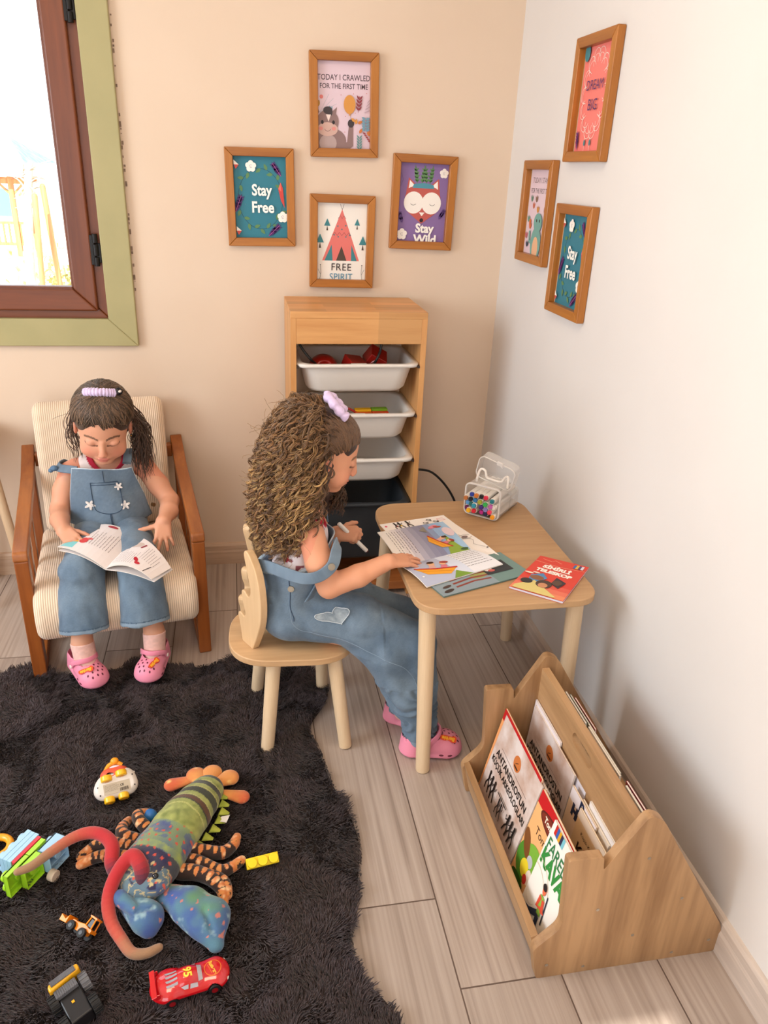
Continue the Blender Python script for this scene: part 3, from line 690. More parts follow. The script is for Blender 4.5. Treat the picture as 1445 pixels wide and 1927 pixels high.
wing_part((-0.957, -1.003, 0.299), 1)
wing_part((-0.957, -0.905, 0.299), -1)
# ================================================================== FLAT ARTWORK HELPER
class Art:
    """flat coloured shapes layered on a sheet; colours are material slots"""
    def __init__(s, rough=0.45, dz=0.00012, prefix='ink'):
        s.bm = B(); s.cols = []; s.dz = dz; s.z = 0.0; s.rough = rough; s.prefix = prefix
    def ci(s, c):
        if c not in s.cols: s.cols.append(c)
        return s.cols.index(c)
    def up(s): s.z += s.dz
    def poly(s, pts, c, up=True):
        if up: s.up()
        flat(s.bm, pts, s.z, None, s.ci(c))
    def rect(s, x0, y0, x1, y1, c): s.poly([(x0, y0), (x1, y0), (x1, y1), (x0, y1)], c)
    def ell(s, x, y, rx, ry, c, a=0, n=18, up=True): s.poly(ell(x, y, rx, ry, n, a), c, up)
    def line(s, pts, w_, c, up=True):
        if up: s.up()
        strokef(s.bm, pts, w_, s.z, None, s.ci(c))
    def leaf(s, x, y, l, w_, a, c, up=False): s.poly(leafp(x, y, l, w_, a), c, up)
    def text(s, t, x, y, size, c, a=0.0, bold=0.0, sx=1.0, align='CENTER', spacing=1.0, shear=0.0):
        s.up(); add_text(s.bm, t, Matrix.Translation((x, y, s.z)) @ Matrix.Rotation(a, 4, 'Z'), size, s.ci(c), bold, align, sx, spacing, shear)
    def lines(s, x, y, w_, n, dy, h, c, rnd, a=0.0, ragged=0.3):
        """rows of small print"""
        s.up()
        ca, sa = math.cos(a), math.sin(a)
        for i in range(n):
            L = w_*(1-ragged*rnd.random()); q = 0.0
            while q < L:
                wl = min(L-q, w_*rnd.uniform(0.04, 0.12)); py = -i*dy
                P = [(q, py-h/2), (q+wl, py-h/2), (q+wl, py+h/2), (q, py+h/2)]
                flat(s.bm, [(x+u*ca-v*sa, y+u*sa+v*ca) for u, v in P], s.z, None, s.ci(c)); q += wl+w_*0.022
    def mats(s): return [mat(s.prefix+'_'+c, c, s.rough, spec=0.4) for c in s.cols]
    def finish(s, name, parent, M=None, warp=None, cutx=None, cuty=None, clip=None, label=None, world=False):
        if clip:
            x0, y0, x1, y1 = clip
            for co, no in (((x0, 0, 0), (-1, 0, 0)), ((x1, 0, 0), (1, 0, 0)), ((0, y0, 0), (0, -1, 0)), ((0, y1, 0), (0, 1, 0))):
                bmesh.ops.bisect_plane(s.bm, geom=s.bm.verts[:]+s.bm.edges[:]+s.bm.faces[:], plane_co=co, plane_no=no, clear_outer=True)
        for cs, ax in ((cutx, 0), (cuty, 1)):
            if cs is not None:
                for q in cs:
                    co = [0, 0, 0]; co[ax] = q; no = [0, 0, 0]; no[ax] = 1
                    bmesh.ops.bisect_plane(s.bm, geom=s.bm.verts[:]+s.bm.edges[:]+s.bm.faces[:], plane_co=co, plane_no=no)
        for v in s.bm.verts:
            if warp: v.co = warp(v.co.x, v.co.y, v.co.z)
            if M: v.co = M @ v.co
        me = bpy.data.meshes.new(name); s.bm.to_mesh(me); s.bm.free()
        return link(name, me, s.mats(), parent, world, False, label)
def arc(cx, cy, r, a0, a1, n=24, ry=None):
    return [(cx+r*math.cos(R(a0+(a1-a0)*i/n)), cy+(ry or r)*math.sin(R(a0+(a1-a0)*i/n))) for i in range(n+1)]
def flower(A, x, y, r, c='f4efe6', dot='5b4a7a'):
    A.up()
    for k in range(5): A.poly(ell(x+r*0.55*math.cos(k*1.257+0.3), y+r*0.55*math.sin(k*1.257+0.3), r*0.5, r*0.5, 12), c, True)
    A.poly(ell(x, y, r*0.55, r*0.55, 12), c, True)
    A.up()
    for k in range(7): A.poly(ell(x+r*0.25*math.cos(k*0.9)*(k > 0), y+r*0.25*math.sin(k*0.9)*(k > 0), r*0.06, r*0.06, 6), dot, False)
def feather(A, x, y, l, w_, a, c='4a2a6a', sp='c05a9a'):
    A.poly(leafp(x, y, l, w_, a), c)
    for t in (0.35, 0.5, 0.65, 0.8):
        A.poly(leafp(x+l*(t-0.1)*math.cos(a), y+l*(t-0.1)*math.sin(a), l*0.3, w_*0.35, a+0.6), c, False); A.poly(leafp(x+l*(t-0.1)*math.cos(a), y+l*(t-0.1)*math.sin(a), l*0.3, w_*0.35, a-0.6), c, False)
    A.line([(x, y), (x+l*0.9*math.cos(a), y+l*0.9*math.sin(a))], 0.0011, sp)
PW_, PH_ = 0.178, 0.258
def art_stay_free():
    A = Art(); A.rect(-PW_/2, -PH_/2, PW_/2, PH_/2, '2f7789')
    A.line(arc(0.0, -0.004, 0.072, 0, 360, 40, 0.092), 0.0011, '1f3346')
    for k in range(22):
        t = 2*math.pi*k/22+0.1; x, y = 0.072*math.cos(t), -0.004+0.092*math.sin(t)
        if abs(math.sin(t)) > 0.25: A.leaf(x, y, 0.021, 0.011, t+math.pi/2+(0.7 if k % 2 else -0.8), '5c8455', True)
    feather(A, 0.068, 0.066, 0.052, 0.016, R(125)); feather(A, -0.083, -0.045, 0.060, 0.018, R(68)); feather(A, 0.022, -0.118, 0.056, 0.016, R(42)); feather(A, -0.05, -0.02, 0.001, 0.001, 0)
    A.poly([(0.058, 0.028), (0.066, 0.048), (0.073, 0.030), (0.078, -0.03), (0.066, -0.008)], 'c8453e'); A.poly([(0.058, 0.028), (0.066, 0.048), (0.068, 0.02)], 'e06a5a')
    flower(A, -0.028, 0.094, 0.017); flower(A, 0.070, -0.058, 0.017)
    for sy in (0.098, -0.102):
        A.poly([(-0.082, sy), (-0.082, sy+0.014), (-0.066, sy)], 'f0ece4'); A.poly([(-0.082, sy), (-0.066, sy), (-0.076, sy-0.013)], 'c8504a')
    A.text('Stay', 0.004, 0.022, 0.047, 'f6f3ec', bold=0.0013, sx=0.82); A.text('Free', 0.006, -0.030, 0.047, 'f6f3ec', bold=0.0013, sx=0.86)
    return A
def horse(A):
    A.poly(ell(-0.045, -0.100, 0.052, 0.036, 24), '8a6f6c'); A.poly(ell(-0.052, -0.108, 0.028, 0.026, 18), 'b09a96')
    A.poly([(-0.020, -0.112), (0.010, -0.104), (0.016, -0.055), (0.030, -0.055), (0.030, -0.115), (0.012, -0.130), (-0.02, -0.13)], '8a6f6c')
    A.poly(ell(0.0225, -0.050, 0.0105, 0.012, 14), '40383a')
    A.poly([(-0.026, -0.026), (-0.022, -0.004), (-0.042, -0.020)], '8a6f6c'); A.poly([(-0.078, -0.020), (-0.086, -0.004), (-0.090, -0.028)], '8a6f6c')
    A.poly(ell(-0.052, -0.046, 0.035, 0.034, 24), '8a6f6c'); A.poly(ell(-0.053, -0.068, 0.033, 0.020, 20), 'caa79b')
    A.poly(ell(-0.052, -0.014, 0.015, 0.011, 14), '40383a'); A.poly(ell(-0.045, -0.020, 0.008, 0.010, 12), '40383a'); A.poly([(-0.058, -0.026), (-0.050, -0.046), (-0.042, -0.026)], 'ead7cf')
    A.poly(ell(-0.034, -0.048, 0.0045, 0.006, 10), '2c2628'); A.poly(ell(-0.070, -0.048, 0.0045, 0.006, 10), '2c2628', False)
    A.poly(ell(-0.033, -0.066, 0.007, 0.0055, 10), 'd98c84'); A.poly(ell(-0.075, -0.066, 0.007, 0.0055, 10), 'd98c84', False)
    A.line(arc(-0.053, -0.064, 0.010, 200, 340, 8), 0.0012, '5a4442')
def art_crawled():
    A = Art(); A.rect(-PW_/2, -PH_/2, PW_/2, PH_/2, 'd8c1cb')
    A.text('TODAY I CRAWLED', 0.0, 0.078, 0.0225, '4a3a40', sx=0.83, bold=0.0002); A.text('FOR THE FIRST TIME', 0.0, 0.054, 0.0205, '4a3a40', sx=0.83, bold=0.0002)
    for sx_ in (1,):
        for k, (t, c) in enumerate(((60, 'a9aeb6'), (35, 'a9aeb6'), (85, 'a9aeb6'))): A.line([(-0.078, -0.02), (-0.078+0.06*math.cos(R(t*0.7)), -0.02+0.06*math.sin(R(t*0.7)))], 0.0009, c)
    A.poly(ell(-0.072, 0.024, 0.006, 0.006, 8), 'd87a74'); A.leaf(-0.086, -0.005, 0.022, 0.012, R(70), 'b98a3a', True)
    for a in (60, 90, 120): A.leaf(-0.046, -0.018, 0.018, 0.009, R(a), '7fa3b5', True)
    horse(A)
    A.line([(0.022, -0.045), (0.021, -0.02)], 0.0008, '6a5a5a'); A.poly(ell(0.018, 0.004, 0.019, 0.027, 22), 'cf8f45'); A.poly([(0.015, -0.027), (0.022, -0.027), (0.0185, -0.021)], 'cf8f45')
    A.line([(0.046, -0.018), (0.050, 0.028)], 0.0012, '8a3a42')
    for k in range(4):
        A.leaf(0.047+k*0.001, -0.012+k*0.010, 0.016, 0.006, R(50), '8a3a42', True); A.leaf(0.047+k*0.001, -0.012+k*0.010, 0.016, 0.006, R(125), '8a3a42', False)
    for k in range(4):
        A.line([(0.066+k*0.003, -0.018+k*0.009), (0.084, -0.010+k*0.010)], 0.0022, 'b9a2aa')
    for k, (x, y, a, c) in enumerate(((0.038, -0.052, 80, 'cf8f45'), (0.045, -0.050, 30, 'c5743a'), (0.036, -0.045, 140, 'cf8f45'), (0.050, -0.078, 60, 'c5743a'))): A.leaf(x, y, 0.017, 0.009, R(a), c, True)
    for k in range(5):
        A.leaf(0.070, -0.070+k*0.008, 0.015, 0.008, R(20), '6f93a5', True); A.leaf(0.070, -0.070+k*0.008, 0.015, 0.008, R(150), '6f93a5', False)
    for k in range(7):
        A.leaf(0.060+k*0.0045, -0.075-k*0.006, 0.013, 0.004, R(-20), '9a3a3e', True)
    A.leaf(0.078, -0.084, 0.016, 0.016, R(60), 'c5743a', True)
    for k in range(5):
        A.leaf(0.050, -0.125+k*0.008, 0.014, 0.005, R(50), '5f8a86', True); A.leaf(0.050, -0.125+k*0.008, 0.014, 0.005, R(130), '5f8a86', False)
    for x, y in ((0.03, 0.034), (-0.01, 0.03), (0.072, 0.036), (0.004, -0.03), (0.036, -0.02), (0.002, -0.075)): A.poly(ell(x, y, 0.0014, 0.0014, 6), 'c06a62', False)
    return A
def tree_(A, x, y, s):
    A.poly([(x-0.0035*s, y-0.016*s), (x+0.0035*s, y-0.016*s), (x, y+0.002)], '4a3a30'); A.poly([(x-0.012*s, y), (x+0.012*s, y), (x, y+0.026*s)], '3d7f87')
def art_spirit():
    A = Art(); A.rect(-PW_/2, -PH_/2, PW_/2, PH_/2, 'e9e4dc')
    A.poly([(-0.066, -0.062), (0.062, -0.062), (0.000, 0.104)], 'd9736c')
    A.line([(0.0, 0.102), (-0.007, 0.120)], 0.0012, '4a3a30'); A.line([(0.0, 0.102), (0.006, 0.120)], 0.0012, '4a3a30')
    A.poly([(-0.018, -0.062), (0.018, -0.062), (0.0, -0.014)], '4f4036'); A.poly([(-0.058, -0.062), (-0.030, -0.062), (-0.034, -0.010)], '3d7f87'); A.poly([(0.034, -0.062), (0.054, -0.062), (0.034, -0.010)], '3d7f87')
    for y, w_, n in ((0.020, 0.032, 8), (0.074, 0.013, 4)):
        A.line([(-w_+2*w_*i/n, y+(0.010 if i % 2 else 0)) for i in range(n+1)], 0.0013, '6a3a44')
    for x, y in ((-0.014, 0.050), (0.0, 0.040), (0.013, 0.052), (-0.026, 0.022), (-0.012, 0.016), (0.014, 0.016), (0.027, 0.022)): A.poly(ell(x, y, 0.0024, 0.0024, 8), '3d7f87', False)
    tree_(A, -0.050, 0.050, 0.9); tree_(A, 0.052, 0.054, 0.8); tree_(A, -0.074, -0.004, 1.1); tree_(A, 0.073, -0.008, 1.1)
    A.text('FREE', 0.0, -0.084, 0.034, '33272a', spacing=1.1, sx=0.95); A.text('SPIRIT', 0.0, -0.117, 0.034, '4f86a0', spacing=1.05, sx=0.85)
    for sx in (-1, 1):
        A.line([(sx*0.074, -0.125), (sx*0.070, -0.10), (sx*0.072, -0.078)], 0.0012, '5a5a58'); A.line([(sx*0.071, -0.108), (sx*0.080, -0.090)], 0.001, '5a5a58'); A.poly(ell(sx*0.072, -0.076, 0.002, 0.002, 6), '5a5a58', False)
    return A
def art_fox():
    A = Art(); A.rect(-PW_/2, -PH_/2, PW_/2, PH_/2, '84699c')
    for x, a in ((-0.022, 100), (-0.006, 80), (0.010, 100), (0.022, 82)):
        A.leaf(x, 0.060, 0.060, 0.012, R(a), '5c8455', True)
        for k in range(4): A.leaf(x+0.010*k*math.cos(R(a)), 0.066+k*0.011, 0.013, 0.005, R(a+45), '5c8455', False); A.leaf(x+0.010*k*math.cos(R(a)), 0.066+k*0.011, 0.013, 0.005, R(a-45), '5c8455', False)
    fc = 'bb5a52'
    A.poly([(-0.060, 0.022), (-0.052, 0.078), (-0.020, 0.052)], fc); A.poly([(0.060, 0.022), (0.052, 0.078), (0.020, 0.052)], fc)
    A.poly([(-0.051, 0.044), (-0.048, 0.070), (-0.030, 0.054)], 'f1ece4'); A.poly([(0.051, 0.044), (0.048, 0.070), (0.030, 0.054)], 'f1ece4')
    A.poly([(-0.062, 0.020), (-0.045, 0.048), (0.0, 0.056), (0.045, 0.048), (0.062, 0.020), (0.050, -0.030), (0.0, -0.066), (-0.050, -0.030)], fc)
    A.poly(ell(-0.031, 0.000, 0.034, 0.035, 24), 'efe9e1'); A.poly(ell(0.031, 0.000, 0.034, 0.035, 24), 'efe9e1')
    A.poly([(-0.010, -0.030), (0.010, -0.030), (0.0, -0.042)], 'efe9e1')
    A.poly([(-0.038, 0.046), (0.038, 0.046), (0.034, 0.058), (0.0, 0.063), (-0.034, 0.058)], '4f8fa0')
    A.line(arc(-0.032, -0.002, 0.009, 190, 350, 10, 0.006), 0.0012, '3a3036'); A.line(arc(0.034, -0.001, 0.009, 190, 350, 10, 0.006), 0.0012, '3a3036')
    A.poly(ell(0.0, -0.055, 0.0065, 0.0065, 12), '2b2328')
    flower(A, 0.068, 0.095, 0.015, 'eee7df'); flower(A, -0.066, -0.102, 0.018, 'eee7df')
    feather(A, -0.066, -0.066, 0.040, 0.013, R(110), '5a3f7a', '6a4a8a'); feather(A, 0.060, -0.050, 0.040, 0.013, R(60), '5a3f7a', '6a4a8a')
    A.line([(-0.080, 0.05), (-0.072, 0.07), (-0.078, 0.09)], 0.0009, '5a4a72')
    A.text('Stay', 0.012, -0.082, 0.040, 'f1ece4', bold=0.0016, sx=0.95); A.text('Wild', 0.016, -0.118, 0.040, 'f1ece4', bold=0.0016, sx=1.0)
    return A
def art_dream():
    A = Art(); A.rect(-PW_/2, -PH_/2, PW_/2, PH_/2, 'e97c74')
    n = 14
    for k in range(n):
        t = 2*math.pi*k/n; x, y = 0.062*math.cos(t), 0.012+0.088*math.sin(t)
        A.line(arc(x, y, 0.019, math.degrees(t)-110, math.degrees(t)+110, 14), 0.0013, 'f3e6dc')
        A.line(arc(x*0.84, 0.012+(y-0.012)*0.84, 0.020, math.degrees(t)-100, math.degrees(t)+100, 12), 0.0011, 'f3e6dc')
    for x in (-0.022, 0.012):
        A.line([(x, -0.085), (x, -0.125)], 0.0011, 'f3e6dc'); A.poly(ell(x, -0.102, 0.005, 0.008, 10), '3d7f87')
    A.poly(ell(-0.07, 0.110, 0.016, 0.02, 14), '3d7f87'); feather(A, -0.066, -0.12, 0.05, 0.012, R(98))
    A.text('DREAM', 0.0, 0.032, 0.033, '4a2a62', sx=0.95); A.text('BIG', 0.0, -0.014, 0.038, '4a2a62')
    return A
def art_stand():
    A = Art(); A.rect(-PW_/2, -PH_/2, PW_/2, PH_/2, 'dcc6cf')
    A.text('TODAY I STAND', 0.0, 0.092, 0.0225, '4a3a40', sx=0.83); A.text('FOR THE FIRST TIME', 0.0, 0.062, 0.0205, '4a3a40', sx=0.83)
    for k, (x, y, c) in enumerate(((-0.04, 0.01, 'c06a52'), (-0.06, 0.03, '6a8a7a'), (-0.02, 0.03, '8a6a5a'), (0.0, 0.0, 'cf8f45'), (-0.07, -0.03, '6f9a8a'), (-0.05, -0.05, 'cf6f45'), (-0.075, -0.08, 'c06a72'), (-0.06, -0.105, '3a4a5a'))):
        for a in (60, 90, 120): A.leaf(x, y, 0.022, 0.008, R(a), c, True)
    A.poly(ell(-0.052, -0.028, 0.008, 0.008, 12), 'd0703a')
    A.poly(ell(0.012, -0.09, 0.042, 0.05, 24), '6fa39a'); A.poly(ell(0.012, -0.105, 0.024, 0.036, 20), 'e0b08a'); A.poly(ell(0.016, -0.028, 0.034, 0.028, 24), '6fa39a')
    A.line([(-0.022, -0.09), (-0.042, -0.085), (-0.046, -0.055)], 0.012, '6fa39a'); A.poly(ell(0.006, -0.022, 0.004, 0.005, 10), '2c2628'); A.poly(ell(0.03, -0.022, 0.004, 0.005, 10), '2c2628', False)
    A.leaf(0.06, 0.0, 0.03, 0.012, R(80), '8a3a42', True)
    return A
FRW = wood('frame_v', 'b0702c', '8a4f1a', 'Y', 1.0, 0.35, knots=True, contrast=0.8)
FRWX = wood('frame_h', 'b0702c', '8a4f1a', 'X', 1.0, 0.35, knots=True, contrast=0.8)
def picture(label, loc, rot, art, w_=0.220, h_=0.298, bar=0.026, dp=0.022, seed=0):
    t = thing('framed_picture', label, 'picture frame', loc, rot=rot, group='framed pictures on the walls')
    bm = B(); o = [(-w_/2, -h_/2), (w_/2, -h_/2), (w_/2, h_/2), (-w_/2, h_/2)]; i = [(-w_/2+bar, -h_/2+bar), (w_/2-bar, -h_/2+bar), (w_/2-bar, h_/2-bar), (-w_/2+bar, h_/2-bar)]
    for k in range(4):
        q = [o[k], o[(k+1) % 4], i[(k+1) % 4], i[k]]; c0 = Vector((sum(a for a, _ in q)/4, sum(b_ for _, b_ in q)/4))
        q = [tuple(Vector(p)*0.9985+c0*0.0015) for p in q]
        prism(bm, q, dp, None, 0.0, k % 2)
    obj('frame', bm, [FRWX, FRW], t, bevel=0.0022)
    A = art(); A.finish('print', t, Matrix.Translation((0, 0, 0.003)), clip=(-w_/2+bar-0.002, -h_/2+bar-0.002, w_/2-bar+0.002, h_/2-bar+0.002))
    bm = B(); box(bm, (0, 0, 0.0015), (w_-0.03, h_-0.03, 0.002)); obj('backing', bm, mat('backing_board', 'b9a184', 0.8), t)
    return t
RB = lambda a: (R(90), R(a), 0)
picture('wood framed teal picture reading Stay Free on the back wall', (-0.846, -0.001, 1.348), RB(-0.8), art_stay_free)
picture('wood framed pink picture reading Today I crawled, with horse and balloon', (-0.576, -0.001, 1.629), RB(-1.2), art_crawled)
picture('wood framed white picture of a pink teepee reading Free Spirit', (-0.576, -0.001, 1.218), RB(0.3), art_spirit)
picture('wood framed purple picture of a sleeping fox reading Stay Wild', (-0.301, -0.001, 1.350), RB(0.8), art_fox)
RR = lambda a: (Matrix.Rotation(R(-90), 4, 'Z') @ Matrix.Rotation(R(90), 4, 'X') @ Matrix.Rotation(R(a), 4, 'Z')).to_euler()
picture('wood framed coral picture reading Dream Big, highest on the right wall', (-0.001, -0.625, 1.640), RR(0.3), art_dream, 0.242)
picture('wood framed pink picture reading Today I stand, nearest the corner', (-0.001, -0.320, 1.346), RR(0.3), art_stand, 0.242)
picture('wood framed teal picture reading Stay Free on the right wall', (-0.001, -0.627, 1.235), RR(0.3), art_stay_free, 0.242)

# ================================================================== BOOK RACK
RKZ = wood('rack_oak_side', 'b08a62', '8a6644', 'Z', 0.6, 0.45, knots=False, contrast=1.3)
RKY = wood('rack_oak_long', 'bb946a', '98724c', 'Y', 0.6, 0.45, contrast=1.2)
rk = thing('book_rack', 'wooden two sided book rack with house shaped ends against the right wall', 'book rack', (-0.21, -1.56, 0))
side = [(-0.405, 0.0, 0.008), (-0.011, 0.0, 0.012), (-0.011, 0.071, 0.02), (-0.208, 0.395, 0.03), (-0.238, 0.410, 0.02), (-0.308, 0.285, 0.006), (-0.312, 0.318, 0.006), (-0.381, 0.320, 0.008), (-0.370, 0.140, 0.02), (-0.422, 0.086, 0.015)]
SCREW = mat('screw_steel', 'b9b2a6', 0.3, 0.9)
for y0, y1 in ((-1.820, -1.800), (-1.318, -1.298)):
    bm = B(); prism(bm, roundpoly(side, 0.01), y1-y0, Matrix(((1, 0, 0, 0), (0, 0, -1, y1), (0, 1, 0, 0), (0, 0, 0, 1))))
    sp = obj('side_panel', bm, RKZ, rk, world=True, bevel=0.002)
    if y0 < -1.5:
        for x, z in ((-0.219, 0.301), (-0.125, 0.177), (-0.302, 0.178), (-0.213, 0.089), (-0.034, 0.038), (-0.113, 0.017), (-0.387, 0.037), (-0.307, 0.016)):
            bm = B(); cyl(bm, (x, -1.8206, z), (x, -1.8190, z), 0.0035, n=14); cyl(bm, (x, -1.8208, z), (x, -1.8200, z), 0.0013, n=6)
            obj('screw', bm, SCREW, sp, world=True)
# central board with the hand hole
from mathutils.geometry import tessellate_polygon
hole = rrect(0.096, 0.030, 0.0149, 6, -1.562, 0.334); rect_ = [(-1.8, 0.02), (-1.318, 0.02), (-1.318, 0.372), (-1.8, 0.372)]
bm = B(); allp = rect_+hole; tris = tessellate_polygon([[Vector((a, b_, 0)) for a, b_ in rect_], [Vector((a, b_, 0)) for a, b_ in hole]])
fa = [bm.verts.new((-0.246, a, b_)) for a, b_ in allp]; fb = [bm.verts.new((-0.228, a, b_)) for a, b_ in allp]
for t in tris: bm.faces.new([fa[k] for k in t]); bm.faces.new([fb[k] for k in t][::-1])
for lo_, n_ in ((0, 4), (4, len(hole))):
    for k in range(n_):
        a, b_ = lo_+k, lo_+(k+1) % n_; bm.faces.new((fa[a], fa[b_], fb[b_], fb[a]))
obj('centre_board', bm, RKY, rk, world=True)
bm = B(); mbox(bm, (-0.325, -1.80, 0.02), (-0.309, -1.318, 0.20)); obj('divider', bm, RKY, rk, world=True, bevel=0.0015)
bm = B(); box(bm, (-0.401, -1.559, 0.055), (0.016, 0.482, 0.092), Matrix.Rotation(R(-14), 4, 'Y')); obj('front_lip', bm, RKY, rk, world=True, bevel=0.0015)
bm = B(); mbox(bm, (-0.395, -1.80, 0.012), (-0.03, -1.318, 0.028)); obj('base_board', bm, RKY, rk, world=True, bevel=0.0015)
bm = B(); mbox(bm, (-0.120, -1.80, 0.028), (-0.104, -1.318, 0.14)); mbox(bm, (-0.050, -1.80, 0.028), (-0.034, -1.318, 0.09)); obj('rear_lip', bm, RKY, rk, world=True, bevel=0.0015)

# ================================================================== BOOKS IN THE RACK
PAPER = mat('paper', 'efe8dd', 0.7)
def rack_book(label, cover, x_bot, z_bot, x_top, z_top, y0, y1, th=0.004, art=None, lift=0.0, name='book', group='children\'s books in the wooden rack'):
    """a book leaning in the rack; y0 (far) > y1 (near); local frame: X to the viewer's right of the cover (-Y world), Y up the cover, Z out of it"""
    W_ = abs(y1-y0); H_ = math.hypot(x_top-x_bot, z_top-z_bot)
    up = Vector((x_top-x_bot, 0, z_top-z_bot)).normalized(); xx = Vector((0, -1, 0)); zz = xx.cross(up)
    M = Matrix((xx, up, zz)).transposed().to_4x4(); M.translation = Vector((x_bot, y0, z_bot))
    t = thing(name, label, 'book', M.to_translation(), rot=M.to_euler(), group=group)
    bm = B(); mbox(bm, (0.0008, 0.0008, -th+0.0006), (W_-0.0008, H_-0.0008, -0.0006)); obj('pages', bm, PAPER, t)
    A = art(W_, H_) if art else None
    bm = B(); mbox(bm, (0, 0, -0.0006), (W_, H_, 0)); mbox(bm, (0, 0, -th), (W_, H_, -th+0.0006)); mbox(bm, (-0.0003, 0, -th), (0.0006, H_, 0))
    cv = obj('cover', bm, mat('cover_'+cover, cover, 0.35, coat=0.2) if isinstance(cover, str) else cover, t)
    if A: A.finish('cover_print', cv, Matrix.Translation((0, 0, 0.0001)), clip=(0, 0, W_, H_))
    return t
ANT = noisy('parchment', 'b5917c', 'dcd0cb', 14, 0.5, 0.0, lo=0.3, hi=0.62, detail=6)
def person_fig(A, x, y, s, c='1c1716', f=1):
    A.poly(ell(x, y+0.020*s, 0.0035*s, 0.004*s, 8), c); A.line([(x, y+0.018*s), (x+0.001*s*f, y+0.004*s)], 0.0055*s, c); A.line([(x+0.001*s, y+0.006*s), (x-0.005*s*f, y-0.006*s), (x-0.004*s*f, y-0.018*s)], 0.0032*s, c); A.line([(x+0.001*s, y+0.006*s), (x+0.006*s*f, y-0.004*s), (x+0.010*s*f, y-0.016*s)], 0.0032*s, c); A.line([(x, y+0.014*s), (x+0.008*s*f, y+0.008*s), (x+0.010*s*f, y+0.016*s)], 0.0024*s, c)
def art_ant(W_, H_):
    A = Art(prefix='ant'); k = W_
    A.poly(ell(0.50*k, 0.81*H_, 0.080*k, 0.080*k, 24), 'c8743a'); A.poly([(0.45*k, 0.775*H_), (0.55*k, 0.775*H_), (0.54*k, 0.755*H_), (0.46*k, 0.755*H_)], '3a241a'); A.line([(0.47*k, 0.79*H_), (0.52*k, 0.83*H_)], 0.0016, '3a241a')
    A.line([(0.16*k, 0.70*H_), (0.84*k, 0.70*H_)], 0.0008, '6a5048')
    A.text("ANTANDROS'UN", 0.50*k, 0.61*H_, 0.0255, '1e1816', sx=0.98, bold=0.0007); A.text('KÜÇÜK ARKEOLOGLARI', 0.50*k, 0.50*H_, 0.0225, '1e1816', sx=0.88, bold=0.0006)
    for q in (0.13, 0.21, 0.29): person_fig(A, q*k, 0.25*H_, 1.35)
    for q in (0.73, 0.81, 0.89): person_fig(A, q*k, 0.25*H_, 1.35, f=-1)
    A.line([(0.40*k, 0.36*H_), (0.64*k, 0.36*H_)], 0.0035, '1e1816')
    for q in (0.48, 0.55): person_fig(A, q*k, 0.24*H_, 1.1)
    A.line([(0.42*k, 0.35*H_), (0.42*k, 0.16*H_), (0.62*k, 0.16*H_), (0.62*k, 0.35*H_)], 0.0008, '8a7a70'); A.line([(0.40*k, 0.07*H_), (0.52*k, 0.07*H_)], 0.003, '1e1816')
    for i in range(14): A.line(arc((0.05+i*0.068)*k, 0.01*H_, 0.006, 0, 180, 8), 0.0014, '8a7268')
    return A
G1 = 'Antandros activity books in the front tier'
rack_book('front parchment coloured book with black dancing figures and brown emblem, frontmost of the rack', ANT, -0.385, 0.03, -0.333, 0.262, -1.345, -1.583, 0.003, art_ant)
rack_book('book with red corner and orange edge just behind the frontmost parchment book', 'e79a5a', -0.3795, 0.03, -0.3305, 0.270, -1.331, -1.570, 0.004, lambda W_, H_: (lambda A: (A.rect(0, 0, W_, H_, 'e8a066'), A.rect(0, H_*0.88, W_, H_, 'b8141c'), A)[-1])(Art(prefix='rk')))
for k in range(3):
    rack_book(['thin parchment book third in the front stack', 'thin parchment book fourth in the front stack', 'thin parchment book at the back of the front stack'][k], ANT, -0.3745+k*0.0045, 0.03, -0.3265+k*0.003, 0.258-k*0.004, -1.347-k*0.001, -1.588-k*0.002, 0.003)
def art_tom(W_, H_):
    A = Art(prefix='tom'); A.rect(0, 0, W_, H_, 'eab276'); A.poly([(0, H_), (W_, H_), (W_, H_*0.86), (0, H_*0.86)], 'c0141c')
    A.poly(ell(W_*0.46, H_*0.84, W_*0.33, H_*0.085, 24), '5a1c14'); A.poly(ell(W_*0.46, H_*0.84, W_*0.30, H_*0.068, 24), '7a2c1c'); A.text('Tombik', W_*0.40, H_*0.84, 0.019, 'f5ead8', bold=0.0006)
    A.text('Tom', W_*0.30, H_*0.66, 0.026, '4a2a1c')
    A.poly(ell(W_*0.22, H_*0.30, W_*0.22, H_*0.20, 20), '4f8a2c'); A.poly(ell(W_*0.35, H_*0.42, W_*0.20, H_*0.13, 20), '7ab03c'); A.poly(ell(W_*0.12, H_*0.45, W_*0.08, H_*0.14, 16, 0.6), '7a4a24')
    A.poly(ell(W_*0.30, H_*0.36, W_*0.07, H_*0.06, 16), 'b9bcc0'); A.poly(ell(W_*0.25, H_*0.25, W_*0.10, H_*0.09, 16), 'e8d030'); A.poly(ell(W_*0.38, H_*0.24, W_*0.06, H_*0.08, 16), 'e8d8c8'); A.poly(ell(W_*0.33, H_*0.18, W_*0.05, H_*0.05, 12), 'c8342c')
    A.poly(ell(W_*0.48, H_*0.38, W_*0.05, H_*0.04, 14), 'd9a9d0'); A.poly(ell(W_*0.2, H_*0.08, W_*0.16, H_*0.05, 14), '2f5a1c')
    return A
rack_book('orange picture book with red top and jungle animals, between the parchment and white books', 'eab276', -0.384, 0.03, -0.3335, 0.262, -1.588, -1.775, 0.005, art_tom)
